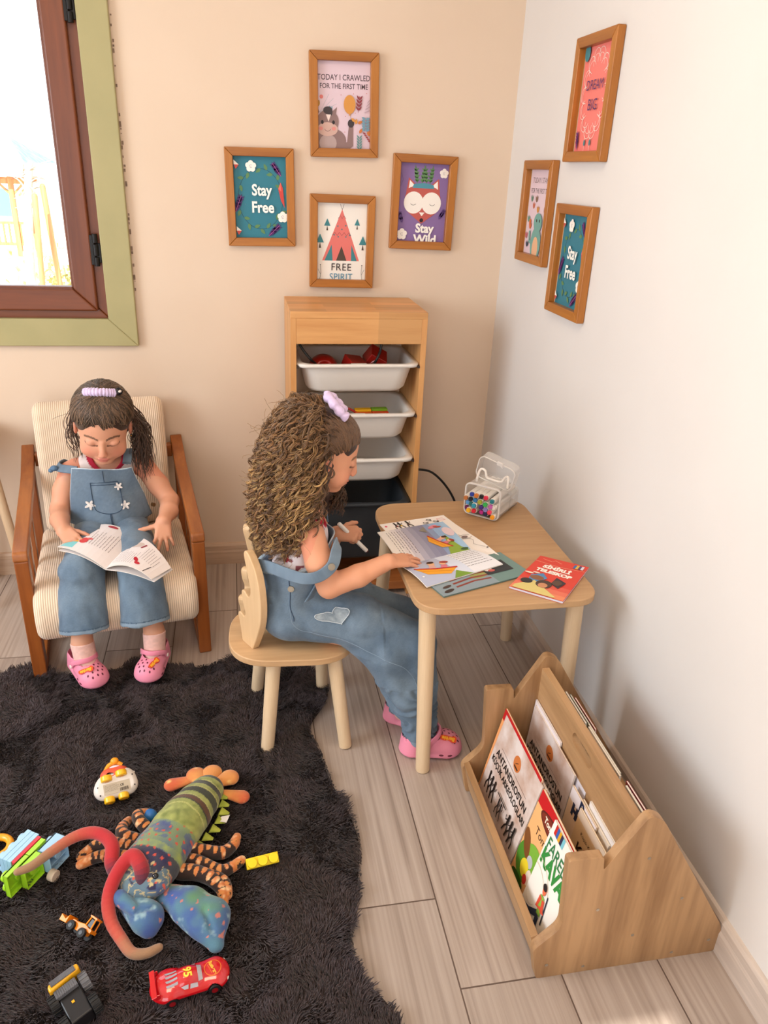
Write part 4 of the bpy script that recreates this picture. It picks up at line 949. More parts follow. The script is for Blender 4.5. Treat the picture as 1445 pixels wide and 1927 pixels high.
def art_fare(W_, H_):
    A = Art(prefix='far'); A.rect(0, 0, W_, H_, 'f2ede4')
    for i, c in enumerate(('c0281e', '2f5aa8', 'd8a020', '2a2a4a', '7ac0d0')): A.rect(W_*(0.10+0.07*i), H_*0.90, W_*(0.17+0.07*i), H_*1.0, c)
    A.text('FARELİ', W_*0.05, H_*0.78, 0.040, '2f7a4a', align='LEFT', sx=0.80, bold=0.0006); A.text('KAVALCI', W_*0.04, H_*0.63, 0.050, '2f8a3c', align='LEFT', sx=0.80, bold=0.0024)
    A.rect(W_*0.62, H_*0.84, W_*0.72, H_*0.89, 'd8402c')
    for r in (0.05, 0.07): A.line(arc(W_*0.1, H_*0.30, r, 20, 120, 14), 0.0012, 'd8c4a8')
    A.line(arc(W_*0.2, H_*0.22, 0.02, 200, 340, 10), 0.0012, 'd8cfc0')
    A.line([(W_*0.62, H_*0.44), (W_*0.70, H_*0.16)], 0.004, '2a3444')
    A.poly([(W_*0.50, H_*0.18), (W_*0.60, H_*0.18), (W_*0.64, H_*0.0), (W_*0.60, H_*-0.06), (W_*0.54, H_*0.02)], '2d3a54'); A.poly([(W_*0.50, H_*0.22), (W_*0.60, H_*0.18), (W_*0.30, H_*0.06), (W_*0.14, H_*0.05), (W_*0.14, H_*0.09), (W_*0.28, H_*0.12)], '2d3a54')
    A.poly([(W_*0.44, H_*0.38), (W_*0.56, H_*0.38), (W_*0.62, H_*0.20), (W_*0.50, H_*0.19)], '8ab84a'); A.line([(W_*0.46, H_*0.36), (W_*0.44, H_*0.24), (W_*0.60, H_*0.28)], 0.010, 'd8543c'); A.line([(W_*0.55, H_*0.36), (W_*0.62, H_*0.25), (W_*0.66, H_*0.28)], 0.010, 'd8543c')
    A.poly(ell(W_*0.49, H_*0.44, W_*0.055, H_*0.05, 16), 'e0704c'); A.poly(ell(W_*0.475, H_*0.47, W_*0.065, H_*0.035, 16), '201c20')
    return A
rack_book('white picture book with green letters and a flute player, nearest the camera', 'f2ede4', -0.3895, 0.035, -0.3405, 0.262, -1.672, -1.797, 0.005, art_fare)
# second tier
rack_book('parchment coloured book with black title in the rear tier', ANT, -0.2775, 0.04, -0.2560, 0.272, -1.332, -1.570, 0.004, art_ant)
rack_book('white book peeking out at the far end of the rear tier', 'e9e0e4', -0.2690, 0.04, -0.2515, 0.282, -1.322, -1.478, 0.004)
rack_book('plain white book showing a corner beyond the rear parchment book', 'dcd6de', -0.2655, 0.04, -0.2475, 0.262, -1.400, -1.612, 0.003)
def art_bhe(W_, H_):
    A = Art(prefix='bh'); A.rect(0, 0, W_, H_, 'dcbf9e'); A.rect(0, H_*0.86, W_, H_, 'e6dcdc'); A.text('B', W_*0.46, H_*0.93, 0.036, '1f2a44', bold=0.002); A.text('He', W_*0.36, H_*0.80, 0.036, '1f2a44', bold=0.003); return A
rack_book('beige book with dark letters B and He in the rear tier', 'dcbf9e', -0.2860, 0.04, -0.2630, 0.258, -1.583, -1.700, 0.004, art_bhe)
def art_ka(W_, H_):
    A = Art(prefix='ka'); A.rect(0, 0, W_, H_, 'd9b98c'); A.rect(0, H_*0.90, W_, H_, 'e3cfb8'); A.poly([(W_*0.6, 0), (W_, 0), (W_, H_), (W_*0.85, H_)], 'dba85a'); A.text('Ka', W_*0.30, H_*0.62, 0.040, '2c1c14', bold=0.0008); A.text('Küçük Kitaplar', W_*0.42, H_*0.80, 0.012, '2c1c14')
    for i, c in enumerate(('b0282e', '3a4a8a', 'd8a020', '8a1c3a')): A.rect(W_*(0.36+0.05*i), H_*0.62, W_*(0.41+0.05*i), H_*0.72, c)
    return A
rack_book('tan book with dark letters Ka and coloured stripes in the rear tier', 'd9b98c', -0.2925, 0.04, -0.2700, 0.252, -1.640, -1.792, 0.004, art_ka)
rack_book('white book standing upright at the near end of the rear tier', 'ece6e2', -0.2690, 0.04, -0.2505, 0.268, -1.640, -1.772, 0.004)
rack_book('cream book tucked behind the tan one in the rear tier', 'e2d2c0', -0.2760, 0.04, -0.2570, 0.256, -1.622, -1.745, 0.004)
# far side of the rack: only top edges in view
for k, (y0, y1, x, zt_, c, lab) in enumerate(((-1.385, -1.50, -0.186, 0.331, 'a01824', 'red book behind the centre board, nearest the wall'), (-1.375, -1.49, -0.194, 0.333, '5d6a5a', 'grey green book behind the centre board'), (-1.365, -1.48, -0.201, 0.334, 'cfc8c0', 'pale book behind the centre board, far end'), (-1.50, -1.655, -0.207, 0.352, '8a8474', 'grey book behind the middle of the centre board'), (-1.515, -1.665, -0.213, 0.355, 'e2dcd2', 'cream book behind the middle of the centre board'), (-1.69, -1.785, -0.213, 0.366, '8a2c34', 'dark red book behind the near end of the centre board'), (-1.70, -1.79, -0.219, 0.364, 'e2dcd2', 'white book behind the near end of the centre board'))):
    rack_book(lab, c, x+0.035, 0.035, x, zt_, y0, y1, 0.004)
# ================================================================== RUG
RUGPTS = [(-1.682, -0.669), (-1.657, -0.648), (-1.599, -0.636), (-1.513, -0.68), (-1.449, -0.699), (-1.355, -0.683), (-1.299, -0.645), (-1.217, -0.667), (-1.135, -0.697), (-1.054, -0.687), (-0.988, -0.661), (-0.88, -0.662), (-0.79, -0.721), (-0.735, -0.788), (-0.705, -0.842), (-0.721, -0.917), (-0.766, -0.996), (-0.778, -1.04), (-0.762, -1.107), (-0.752, -1.171), (-0.742, -1.241), (-0.718, -1.317), (-0.701, -1.397), (-0.699, -1.468), (-0.713, -1.54), (-0.734, -1.618), (-0.75, -1.679), (-0.754, -1.725), (-0.744, -1.772), (-0.723, -1.805), (-0.699, -1.842), (-0.687, -1.90), (-0.72, -2.0), (-0.85, -2.08), (-1.05, -2.10), (-1.25, -2.07), (-1.45, -2.10), (-1.65, -2.03), (-1.78, -1.88), (-1.80, -1.65), (-1.86, -1.4), (-1.84, -1.15), (-1.88, -0.95), (-1.82, -0.78), (-1.74, -0.70)]
rug_out = spline([(x, y, 0) for x, y in RUGPTS], 4, True)[:, :2]
def inside(px, py, poly):
    r = np.zeros(px.shape, bool); n = len(poly)
    for i in range(n):
        x0, y0 = poly[i]; x1, y1 = poly[(i+1) % n]
        if y0 == y1: continue
        c = ((y0 > py) != (y1 > py)) & (px < (x1-x0)*(py-y0)/(y1-y0)+x0); r ^= c
    return r
rug = thing('fluffy_rug', 'dark brown shaggy sheepskin shaped rug under the toys and armchair', 'rug', (-1.25, -1.35, 0))
cen = rug_out.mean(0)
bm = B(); prism(bm, [tuple(cen+(q-cen)*0.985) for q in rug_out], 0.008, z0=0.0005); obj('backing', bm, noisy('rug_back', '2a221f', '352b27', 40, 0.95, 0), rug, world=True)
rg = np.random.default_rng(11)
NT = 135000
px = rg.uniform(-1.9, -0.67, NT*2); py = rg.uniform(-2.12, -0.62, NT*2); k_ = inside(px, py, rug_out) & ((py > -2.0) | (rg.random(NT*2) < 0.3))
# the pile out of the picture's reach on the far left is sparser
k_ &= (px > -1.70) | (rg.random(NT*2) < 0.3)
px, py = px[k_][:NT], py[k_][:NT]; n_ = len(px)
Pq = np.stack([px, py, np.zeros(n_)], 1)
ang = 2.2*vnoise(Pq, 7, 1, 2)*np.pi+1.3*vnoise(Pq, 28, 5, 2)+rg.normal(0, 0.35, n_)
clump = vnoise(Pq, 75, 9, 2); tall = vnoise(Pq, 22, 3, 2)
Ln = 0.021*(1+0.22*tall+0.30*clump)*rg.uniform(0.85, 1.15, n_); lean = np.clip(0.62+0.35*vnoise(Pq, 45, 8, 2)+rg.normal(0, 0.08, n_), 0.2, 1.05)
dx, dy = np.cos(ang), np.sin(ang)
ts = [0, 0.5, 0.85, 1.0]; wd = [0.0013, 0.00145, 0.0009, 0.0001]
ringsV = []
sdx, sdy = -dy, dx
for t, w_ in zip(ts, wd):
    out = Ln*lean*(t**1.6); up_ = Ln*np.sqrt(np.clip(1-lean**2*0.7, 0.2, 1))*(t-0.18*t*t)
    c0 = np.stack([px+dx*out, py+dy*out, 0.006+up_], 1)
    for a in (0, 2.094, 4.188):
        off = np.stack([sdx*math.cos(a)*w_+dx*math.sin(a)*w_*0.6, sdy*math.cos(a)*w_+dy*math.sin(a)*w_*0.6, np.full(n_, math.sin(a)*w_*0.6)], 1); ringsV.append(c0+off)
V = np.stack(ringsV, 1).reshape(-1, 3); base = np.arange(n_)[:, None]*12; F = []
for s_ in range(3):
    for a in range(3): F.append(np.stack([base[:, 0]+s_*3+a, base[:, 0]+s_*3+(a+1) % 3, base[:, 0]+(s_+1)*3+(a+1) % 3, base[:, 0]+(s_+1)*3+a], 1))
F = np.concatenate(F)
cn = (0.5+0.5*vnoise(Pq, 16, 21, 2))[:, None]; cr = rg.uniform(0.75, 1.3, n_)[:, None]
colr = (lc('433632')*(1-cn)+lc('4b3f43')*cn)*cr; colr = np.repeat(colr, 12, 0)
rp_ = link('pile', mesh_np('pile', V.astype(np.float32), F, True, colr), vcol('rug_pile', 0.75, sheen=0.12, spec=0.25), rug, True); rp_['kind'] = 'stuff'

# ================================================================== MARKER BOX
CLEAR = mat('clear_plastic', 'f6f4f2', 0.12, trans=0.5, ior=1.15, alpha=0.30, spec=0.6)
CLEARE = mat('clear_plastic_edge', 'f1edea', 0.2, trans=0.2, ior=1.3, alpha=0.92)
MBM = Matrix.Translation((-0.253, -0.7815, 0.5262)) @ Matrix.Rotation(R(-42), 4, 'Z')
mbx = thing('marker_box', 'clear plastic carry box with raised lid, full of felt markers on the table', 'marker box', MBM.to_translation(), rotz=R(-42))
def loopframe(bm, w_, h_, r, t, y0, y1, cz, cx=0.0):
    o = rrect(w_, h_, r, 5, cx, cz); i = rrect(w_-2*t, h_-2*t, max(0.002, r-t), 5, cx, cz); n = len(o)
    vs = [[bm.verts.new((x, y, z)) for x, z in P] for P, y in ((o, y0), (i, y0), (i, y1), (o, y1))]
    for k in range(4):
        a, b_ = vs[k], vs[(k+1) % 4]
        for j in range(n): bm.faces.new((a[j], a[(j+1) % n], b_[(j+1) % n], b_[j]))
bm = B(); loopframe(bm, 0.112, 0.098, 0.016, 0.0016, 0.004, 0.085, 0.049); obj('box_shell', bm, CLEAR, mbx)
bm = B(); loopframe(bm, 0.114, 0.100, 0.017, 0.0042, -0.001, 0.006, 0.050); obj('front_rim', bm, CLEARE, mbx, bevel=0.0008)
bm = B(); loopframe(bm, 0.110, 0.060, 0.012, 0.0016, 0.085, 0.15, 0.031); mbox(bm, (-0.053, 0.148, 0.003), (0.053, 0.150, 0.06)); obj('rear_tray', bm, CLEAR, mbx)
lidM = Matrix.Translation((0.014, 0.068, 0.130)) @ Matrix.Rotation(R(13), 4, 'Y') @ Matrix.Rotation(R(8), 4, 'X')
lid = B(); loopframe(lid, 0.118, 0.074, 0.018, 0.0016, -0.02, 0.016, 0); pl_ = rrect(0.1165, 0.0725, 0.017, 5)
prism(lid, pl_, 0.0016, Matrix(((1, 0, 0, 0), (0, 0, 1, 0.0145), (0, 1, 0, 0), (0, 0, 0, 1)))); bmesh.ops.transform(lid, matrix=lidM, verts=lid.verts[:]); ld = obj('lid', lid, CLEAR, mbx)
bm = B(); loopframe(bm, 0.120, 0.076, 0.019, 0.0026, -0.0225, -0.0195, 0); bmesh.ops.transform(bm, matrix=lidM, verts=bm.verts[:]); obj('lid_rim', bm, CLEARE, ld, bevel=0.0006)
bm = B(); box(bm, (0.006, -0.021, 0.036), (0.020, 0.006, 0.012)); box(bm, (0.012, -0.012, 0.028), (0.008, 0.004, 0.016)); bmesh.ops.transform(bm, matrix=lidM, verts=bm.verts[:]); obj('lid_clasp', bm, CLEARE, ld, bevel=0.0015)
WHT = mat('white_handle', 'efe8e0', 0.35)
hd = B(); hp = [(-0.045, 0.05, 0.088), (-0.040, 0.052, 0.118), (-0.034, 0.055, 0.128), (-0.022, 0.056, 0.124), (-0.016, 0.057, 0.105), (0.0, 0.058, 0.101), (0.030, 0.058, 0.101), (0.042, 0.056, 0.118), (0.052, 0.055, 0.120), (0.054, 0.052, 0.088)]
V, F = tube_np([spline(hp, 4)], [0.0036], 8); link('handle', mesh_np('handle', V, F), WHT, mbx)
caps = [(-0.0297, 0.0705, '2b3f9c'), (-0.0128, 0.0716, 'c9762c'), (0.0015, 0.0701, '231c1e'), (0.0185, 0.0719, 'd92c4a'), (0.0401, 0.0668, '217a86'), (-0.0492, 0.0536, 'b8703c'), (-0.0341, 0.0529, '1d1c22'), (-0.018, 0.0537, '2a78b0'), (0.0, 0.0534, 'a5a832'), (0.0185, 0.0508, '2fae52'), (0.0353, 0.0478, 'c15fb0'), (-0.0425, 0.0402, '5a9ad6'), (-0.0296, 0.0399, '1f6a68'), (-0.0171, 0.0389, '2f9ab8'), (0.0043, 0.037, '4a2a86'), (0.0203, 0.0344, '8a82c8'), (0.0339, 0.0296, 'f04468'), (-0.0439, 0.0241, '6a1c5a'), (-0.0335, 0.0204, 'efb51e'), (-0.0173, 0.0217, 'd8203a'), (0.0056, 0.0209, 'b82a8a'), (0.019, 0.0189, '26305a'), (0.0438, 0.0157, 'f0a01e'), (0.0445, 0.0460, 'e9e2da')]
names = ['royal blue', 'ochre orange', 'black', 'bright red', 'teal', 'light brown', 'jet black', 'mid blue', 'olive', 'green', 'orchid pink', 'sky blue', 'dark teal', 'cyan', 'deep purple', 'lavender', 'coral pink', 'plum', 'yellow', 'crimson', 'magenta', 'navy', 'amber', 'white']
MKW = mat('marker_white', 'ece6de', 0.35)
for (x, z, c), nm in zip(caps, names):
    t = thing('felt_marker', 'white felt marker with a %s cap end lying in the clear box' % nm, 'marker', (0, 0, 0), group='felt markers in the clear box')
    y0 = -0.014+0.006*math.sin(x*400+z*300)
    M = MBM @ Matrix.Translation((x*0.97, y0, max(z, 0.0118)-0.0005)); t.location = M.to_translation(); t.rotation_euler = (0, 0, R(-42))
    bm = B(); prism(bm, rrect(0.0150, 0.0150, 0.0048, 4), 0.150, Matrix(((1, 0, 0, 0), (0, 0, 1, 0.006), (0, 1, 0, 0), (0, 0, 0, 1)))); obj('barrel', bm, MKW, t, bevel=0.0006)
    bm = B(); prism(bm, rrect(0.0126, 0.0126, 0.0048, 4), 0.008, Matrix(((1, 0, 0, 0), (0, 0, 1, -0.001), (0, 1, 0, 0), (0, 0, 0, 1)))); obj('cap_end', bm, mat('cap_'+c, c, 0.3, coat=0.3), t, bevel=0.0012)
bm = B(); add_text(bm, 'TOUCHFIVE  DUAL TIP', Matrix.Translation((0.0569, 0.105, 0.0105)) @ Matrix.Rotation(R(90), 4, 'Z') @ Matrix.Rotation(R(90), 4, 'X'), 0.007, bold=0.0002); obj('print', bm, mat('print_dark', '2c2622', 0.5), mbx)

# ================================================================== BOOKS AND SHEETS ON THE TABLE
rb_ = random.Random(4)
def sheet(name, label, cat, corners, art, th, w_, h_, zfun=None, cover=None, nx=12, group=None, thick_mat=None):
    """corners: world points of (0,0),(w,0),(w,h),(0,h); art drawn in w x h"""
    P = [Vector(c) for c in corners]
    o = P[0].copy(); t = thing(name, label, cat, o, group=group)
    def wp(x, y, z=0.0):
        u, v = x/w_, y/h_; q = (1-u)*(1-v)*P[0]+u*(1-v)*P[1]+u*v*P[2]+(1-u)*v*P[3]
        q = q-o; q.z += z+(zfun(u, v) if zfun else 0.0); return q
    bm = B(); g = [[[bm.verts.new(wp(w_*i/nx, h_*j/nx, -k*th)) for j in range(nx+1)] for i in range(nx+1)] for k in (0, 1)]
    for i in range(nx):
        for j in range(nx):
            bm.faces.new((g[0][i][j], g[0][i+1][j], g[0][i+1][j+1], g[0][i][j+1])); bm.faces.new((g[1][i][j], g[1][i][j+1], g[1][i+1][j+1], g[1][i+1][j]))
        bm.faces.new((g[0][i][0], g[1][i][0], g[1][i+1][0], g[0][i+1][0])); bm.faces.new((g[0][i][nx], g[0][i+1][nx], g[1][i+1][nx], g[1][i][nx]))
        bm.faces.new((g[0][0][i], g[0][0][i+1], g[1][0][i+1], g[1][0][i])); bm.faces.new((g[0][nx][i], g[1][nx][i], g[1][nx][i+1], g[0][nx][i+1]))
    pg = obj('pages', bm, thick_mat or PAPER, t)
    if art:
        A = art(w_, h_); cut = [w_*i/nx for i in range(1, nx)]; cy_ = [h_*i/nx for i in range(1, nx)]
        A.finish('page_print', pg, None, warp=lambda x, y, z: wp(x, y, z+0.0002), cutx=cut if zfun else None, cuty=cy_ if zfun else None, clip=(0, 0, w_, h_))
    return t, wp
ZT = 0.5252
def art_line(W_, H_):
    A = Art(prefix='ln', rough=0.6); A.rect(0, 0, W_, H_, 'f1e9e2')
    A.poly(ell(W_*0.06, H_*0.93, 0.004, 0.005, 8), 'd8506a')
    for x, c in ((0.20, '8a2020'), (0.26, 'e0b020'), (0.38, '6a2a1c')):
        person_fig(A, W_*x, H_*0.90, 1.0, '2c2422'); A.line([(W_*x, H_*0.90), (W_*x+0.004, H_*0.89)], 0.007, c)
    for i in range(3): A.text('C8', W_*(0.62+i*0.08), H_*(0.92 if i % 2 else 0.87), 0.014, '2c2422', a=R(-20), bold=0.0004)
    A.line([(W_*0.82, H_*0.92), (W_*0.92, H_*0.93), (W_*0.93, H_*0.88), (W_*0.83, H_*0.88), (W_*0.82, H_*0.92)], 0.0014, 'd8506a')
    A.line(arc(W_*0.88, H_*0.45, 0.02, 30, 330, 24, 0.012), 0.0011, '4a3c38'); A.poly(ell(W_*0.88, H_*0.45, 0.009, 0.006, 14), '8a7470'); A.line([(W_*0.84, H_*0.52), (W_*0.93, H_*0.36), (W_*0.88, H_*0.28), (W_*0.96, H_*0.18)], 0.001, '4a3c38')
    A.poly(ell(W_*0.97, H_*0.16, 0.003, 0.003, 8), '4a3c38'); return A
sheet('colouring_sheet', 'white colouring sheet with small line drawings under the open picture book', 'paper', [(-0.500, -1.075, ZT+0.0006), (-0.276, -1.028, ZT+0.0006), (-0.359, -0.757, ZT+0.0006), (-0.560, -0.803, ZT+0.0006)], art_line, 0.0005, 0.21, 0.28, zfun=lambda u, v: 0.007*max(0, (u-0.8)/0.2)**2*max(0, 0.5-abs(v-0.25))*2)
def boat(A, x, y, s, a, hull='e8a02a', rim='b8282c'):
    ca, sa = math.cos(a), math.sin(a); T_ = lambda P: [(x+(u*ca-v*sa)*s, y+(u*sa+v*ca)*s) for u, v in P]
    A.poly(T_([(-0.045, 0.010), (-0.020, -0.012), (0.030, -0.010), (0.048, 0.014), (0.0, 0.008)]), hull); A.line(T_([(-0.046, 0.012), (0.0, 0.010), (0.050, 0.016)]), 0.005*s, rim)
    A.line(T_([(-0.030, 0.000), (0.035, 0.001)]), 0.0012*s, 'c87a1c')
    A.poly([(p, q) for p, q in T_([(-0.012, 0.012), (0.004, 0.012), (0.002, 0.028), (-0.010, 0.028)])], 'd9a9a0'); A.poly(ell(*T_([(-0.004, 0.034)])[0], 0.008*s, 0.009*s, 12), 'e8b48c'); A.poly(ell(*T_([(-0.004, 0.041)])[0], 0.009*s, 0.006*s, 12), '3a1c14')
    A.poly(T_([(0.014, 0.014), (0.028, 0.014), (0.030, 0.026), (0.016, 0.026)]), 'd87a8a'); A.poly(ell(*T_([(0.022, 0.034)])[0], 0.007*s, 0.008*s, 12), 'e8b48c'); A.poly(ell(*T_([(0.026, 0.040)])[0], 0.010*s, 0.006*s, 12, a), 'a03a28')
def art_up(W_, H_):
    A = Art(prefix='pb', rough=0.35); A.rect(0, 0, W_, H_, '8f8fa8')
    # colours run from the white text side to grey lilac, then to the blue sky
    for i, c in enumerate(('efe9e4', 'efe9e4', 'e6dfe0', 'cfc9d2', 'b0aec0', '9c9cb2', '8f90aa', '8688a4', '8a9cc0', '94b4da', '98c0e6', 'a4c8e8')):
        A.poly([(W_*i/12, 0), (W_*(i+1)/12, 0), (W_*(i+1)/12, H_), (W_*i/12, H_)], c, i == 0)
    A.lines(W_*0.33, H_*0.92, H_*0.80, 7, W_*0.038, 0.0016, '5a5458', rb_, a=R(-90), ragged=0.4)
    A.poly([(W_*0.74, 0), (W_*0.80, H_*0.3), (W_*0.92, H_*0.12), (W_, 0)], '7a9a3a'); A.poly([(W_*0.70, H_*0.0), (W_*0.83, H_*0.55), (W_*0.86, H_*0.35), (W_*0.93, H_*0.05), (W_*0.9, 0)], '8aa83c')
    A.poly(ell(W_*0.93, H_*0.06, 0.012, 0.006, 12), '3a5a2c'); A.poly(ell(W_*0.78, H_*0.86, 0.018, 0.009, 16, 0.5), 'e08aa0'); A.poly(ell(W_*0.84, H_*0.84, 0.013, 0.006, 14, -0.3), 'b0483c'); A.poly([(W_*0.55, H_*0.80), (W_*0.66, H_*0.92), (W_*0.64, H_*0.7)], '8a867c')
    A.poly(ell(W_*0.92, H_*0.62, 0.016, 0.03, 16), 'e4cfd8')
    boat(A, W_*0.64, H_*0.36, 0.95, R(-62)); return A
def art_low(W_, H_):
    A = Art(prefix='pb', rough=0.35); A.rect(0, 0, W_, H_, 'b4bad0'); A.rect(W_*0.45, 0, W_, H_, 'd5dcec'); A.rect(W_*0.62, 0, W_, H_, 'e9e9ee')
    A.lines(W_*0.62, H_*0.92, W_*0.36, 8, H_*0.095, 0.0017, '4c484e', rb_, ragged=0.2)
    A.poly([(W_*0.36, 0), (W_*0.60, 0), (W_*0.46, H_*0.24)], '7a9a3a'); boat(A, W_*0.25, H_*0.38, 1.15, R(-22)); A.poly(ell(W_*0.06, H_*0.30, 0.003, 0.003, 10), 'f2efe8'); A.line([(W_*0.10, H_*0.86), (W_*0.36, H_*0.92)], 0.002, '9aa0b8'); return A
s1 = Vector((-0.551, -1.067, ZT+0.009)); s2 = Vector((-0.345, -0.996, ZT+0.009))
bk = thing('open_picture_book', 'open picture book with orange boats on lilac pages under the child\'s hand', 'book', (-0.45, -1.0, ZT))
def page(parent, name, corners, art, w_, h_, zf, th=0.0025):
    P = [Vector(c) for c in corners]
    def wp(x, y, z=0.0):
        u, v = x/w_, y/h_; q = (1-u)*(1-v)*P[0]+u*(1-v)*P[1]+u*v*P[2]+(1-u)*v*P[3]; q = q.copy(); q.z += z+zf(u, v); return q
    n = 10; bm = B(); g = [[[bm.verts.new(wp(w_*i/n, h_*j/n, -k*th)) for j in range(n+1)] for i in range(n+1)] for k in (0, 1)]
    for i in range(n):
        for j in range(n):
            bm.faces.new((g[0][i][j], g[0][i+1][j], g[0][i+1][j+1], g[0][i][j+1])); bm.faces.new((g[1][i][j], g[1][i][j+1], g[1][i+1][j+1], g[1][i+1][j]))
        bm.faces.new((g[0][i][0], g[1][i][0], g[1][i+1][0], g[0][i+1][0])); bm.faces.new((g[0][i][n], g[0][i+1][n], g[1][i+1][n], g[1][i][n]))
        bm.faces.new((g[0][0][i], g[0][0][i+1], g[1][0][i+1], g[1][0][i])); bm.faces.new((g[0][n][i], g[1][n][i], g[1][n][i+1], g[0][n][i+1]))
    pg = obj(name, bm, PAPER, parent, world=True)
    A = art(w_, h_); A.finish('page_print', pg, None, warp=lambda x, y, z: wp(x, y, z+0.00025), cutx=[w_*i/n for i in range(1, n)], cuty=[h_*i/n for i in range(1, n)], clip=(0, 0, w_, h_), world=True)
    return pg
page(bk, 'page', [(-0.551, -1.067, ZT+0.008), (-0.345, -0.996, ZT+0.008), (-0.375, -0.808, ZT+0.004), (-0.576, -0.859, ZT+0.004)], art_up, 0.21, 0.19, lambda u, v: 0.004*math.sin(math.pi*v), 0.002)
page(bk, 'page', [(-0.510, -1.177, ZT+0.008), (-0.285, -1.084, ZT+0.008), (-0.345, -0.996, ZT+0.009), (-0.551, -1.067, ZT+0.009)], art_low, 0.225, 0.115, lambda u, v: 0.006*math.sin(math.pi*v)**1.0, 0.0022)
def art_gray(W_, H_):
    A = Art(prefix='gr', rough=0.3); A.rect(0, 0, W_, H_, '6f8c86'); A.rect(0, 0, W_*0.62, H_*0.62, '8a9aa2'); A.poly(ell(W_*0.55, H_*0.45, 0.035, 0.02, 18, 0.4), '9a9a5a')
    for k in range(3): A.line([(W_*0.20, H_*(0.18+0.12*k)), (W_*0.42, H_*(0.24+0.12*k)), (W_*0.60, H_*(0.20+0.13*k))], 0.006, '8a3c30')
    A.poly(ell(W_*0.10, H_*0.12, 0.016, 0.006, 14, 0.2), '3c302c'); A.poly(ell(W_*0.12, H_*0.26, 0.014, 0.005, 14, 0.2), '4a3a34')
    A.rect(W_*0.60, H_*0.30, W_*0.90, H_*0.72, '2c2e30'); A.poly(ell(W_*0.66, H_*0.50, 0.012, 0.012, 14), 'e8d8d0'); A.poly(ell(W_*0.70, H_*0.58, 0.010, 0.008, 14), 'c8504a'); A.poly(ell(W_*0.68, H_*0.42, 0.010, 0.006, 14), 'c05a52'); return A
sheet('picture_book', 'closed grey green picture book with rounded corners peeking out under the open book', 'book', [(-0.478, -1.220, ZT+0.004), (-0.224, -1.133, ZT+0.004), (-0.268, -1.010, ZT+0.004), (-0.522, -1.095, ZT+0.004)], art_gray, 0.0035, 0.27, 0.13, thick_mat=mat('cover_grey', '5c7470', 0.35))
def art_red(W_, H_):
    A = Art(prefix='rd', rough=0.3); A.rect(0, 0, W_, H_, 'd8402f')
    for i, c in enumerate(('e88a62', 'e2745a', 'dc5a48')): A.rect(0, H_*0.10*i, W_, H_*0.10*(i+1), c)
    A.line([(0, H_*0.84), (W_*0.5, H_*0.80), (W_, H_*0.84)], 0.0012, 'f0c0a0'); A.line([(W_*0.1, H_*0.93), (W_*0.3, H_*0.90), (W_*0.35, H_*0.95), (W_*0.5, H_*0.90)], 0.0012, 'f0c0a0')
    A.text('SİHİRLİ', W_*0.50, H_*0.72, 0.021, 'f6efe4', bold=0.0013, a=R(-3)); A.text('TELESKOP', W_*0.50, H_*0.60, 0.021, 'f6efe4', bold=0.0013, a=R(-3))
    for i, c in enumerate(('3a6aa8', 'e0b83a', '4a3a6a', 'd8d8e0')): A.rect(W_*(0.74+0.05*i), H_*0.86, W_*(0.79+0.05*i), H_*0.96, c)
    A.poly([(W_*0.16, H_*0.42), (W_*0.34, H_*0.53), (W_*0.48, H_*0.42), (W_*0.36, H_*0.26), (W_*0.18, H_*0.30)], '4f86b4'); A.poly(ell(W_*0.30, H_*0.38, 0.018, 0.012, 16), '8a5a3c'); A.poly([(W_*0.62, H_*0.50), (W_*0.84, H_*0.42), (W_*0.78, H_*0.24), (W_*0.60, H_*0.32)], '3a2c34')
    A.poly([(W_*0.05, H_*0.08), (W_*0.30, H_*0.30), (W_*0.85, H_*0.02), (W_*0.80, 0), (W_*0.05, 0)], 'd9c67a'); A.poly(ell(W_*0.50, H_*0.26, 0.020, 0.020, 18), '4a3426'); A.poly(ell(W_*0.50, H_*0.22, 0.012, 0.012, 14), 'c88a62'); A.poly(ell(W_*0.18, H_*0.24, 0.015, 0.013, 14), '2f2a28'); A.poly(ell(W_*0.70, H_*0.36, 0.012, 0.014, 14), '5a4030')
    A.poly(ell(W_*0.10, H_*0.46, 0.012, 0.004, 12), 'ecdcc8'); A.poly(ell(W_*0.22, H_*0.50, 0.010, 0.003, 12), 'ecdcc8'); return A
t_, wp_ = sheet('picture_book', 'red paperback titled Sihirli Teleskop at the table\'s near right corner', 'book', [(-0.305, -1.193, ZT+0.0065), (-0.200, -1.278, ZT+0.0065), (-0.064, -1.123, ZT+0.0065), (-0.167, -1.047, ZT+0.0065)], art_red, 0.006, 0.135, 0.195, thick_mat=mat('page_block', 'c9cbd6', 0.7))
bm = B(); 
for dz in (0.0, -0.0058):
    q = [bm.verts.new(wp_(x, y, dz+0.0001)) for x, y in ((-0.0008, -0.0008), (0.1358, -0.0008), (0.1358, 0.1958), (-0.0008, 0.1958))]; q2 = [bm.verts.new(v.co-Vector((0, 0, 0.0004))) for v in q]
    bm.faces.new(q); bm.faces.new(q2[::-1])
    for i in range(4): bm.faces.new((q[i], q[(i+1) % 4], q2[(i+1) % 4], q2[i]))
obj('cover', bm, mat('cover_red', 'c8382a', 0.3), t_)

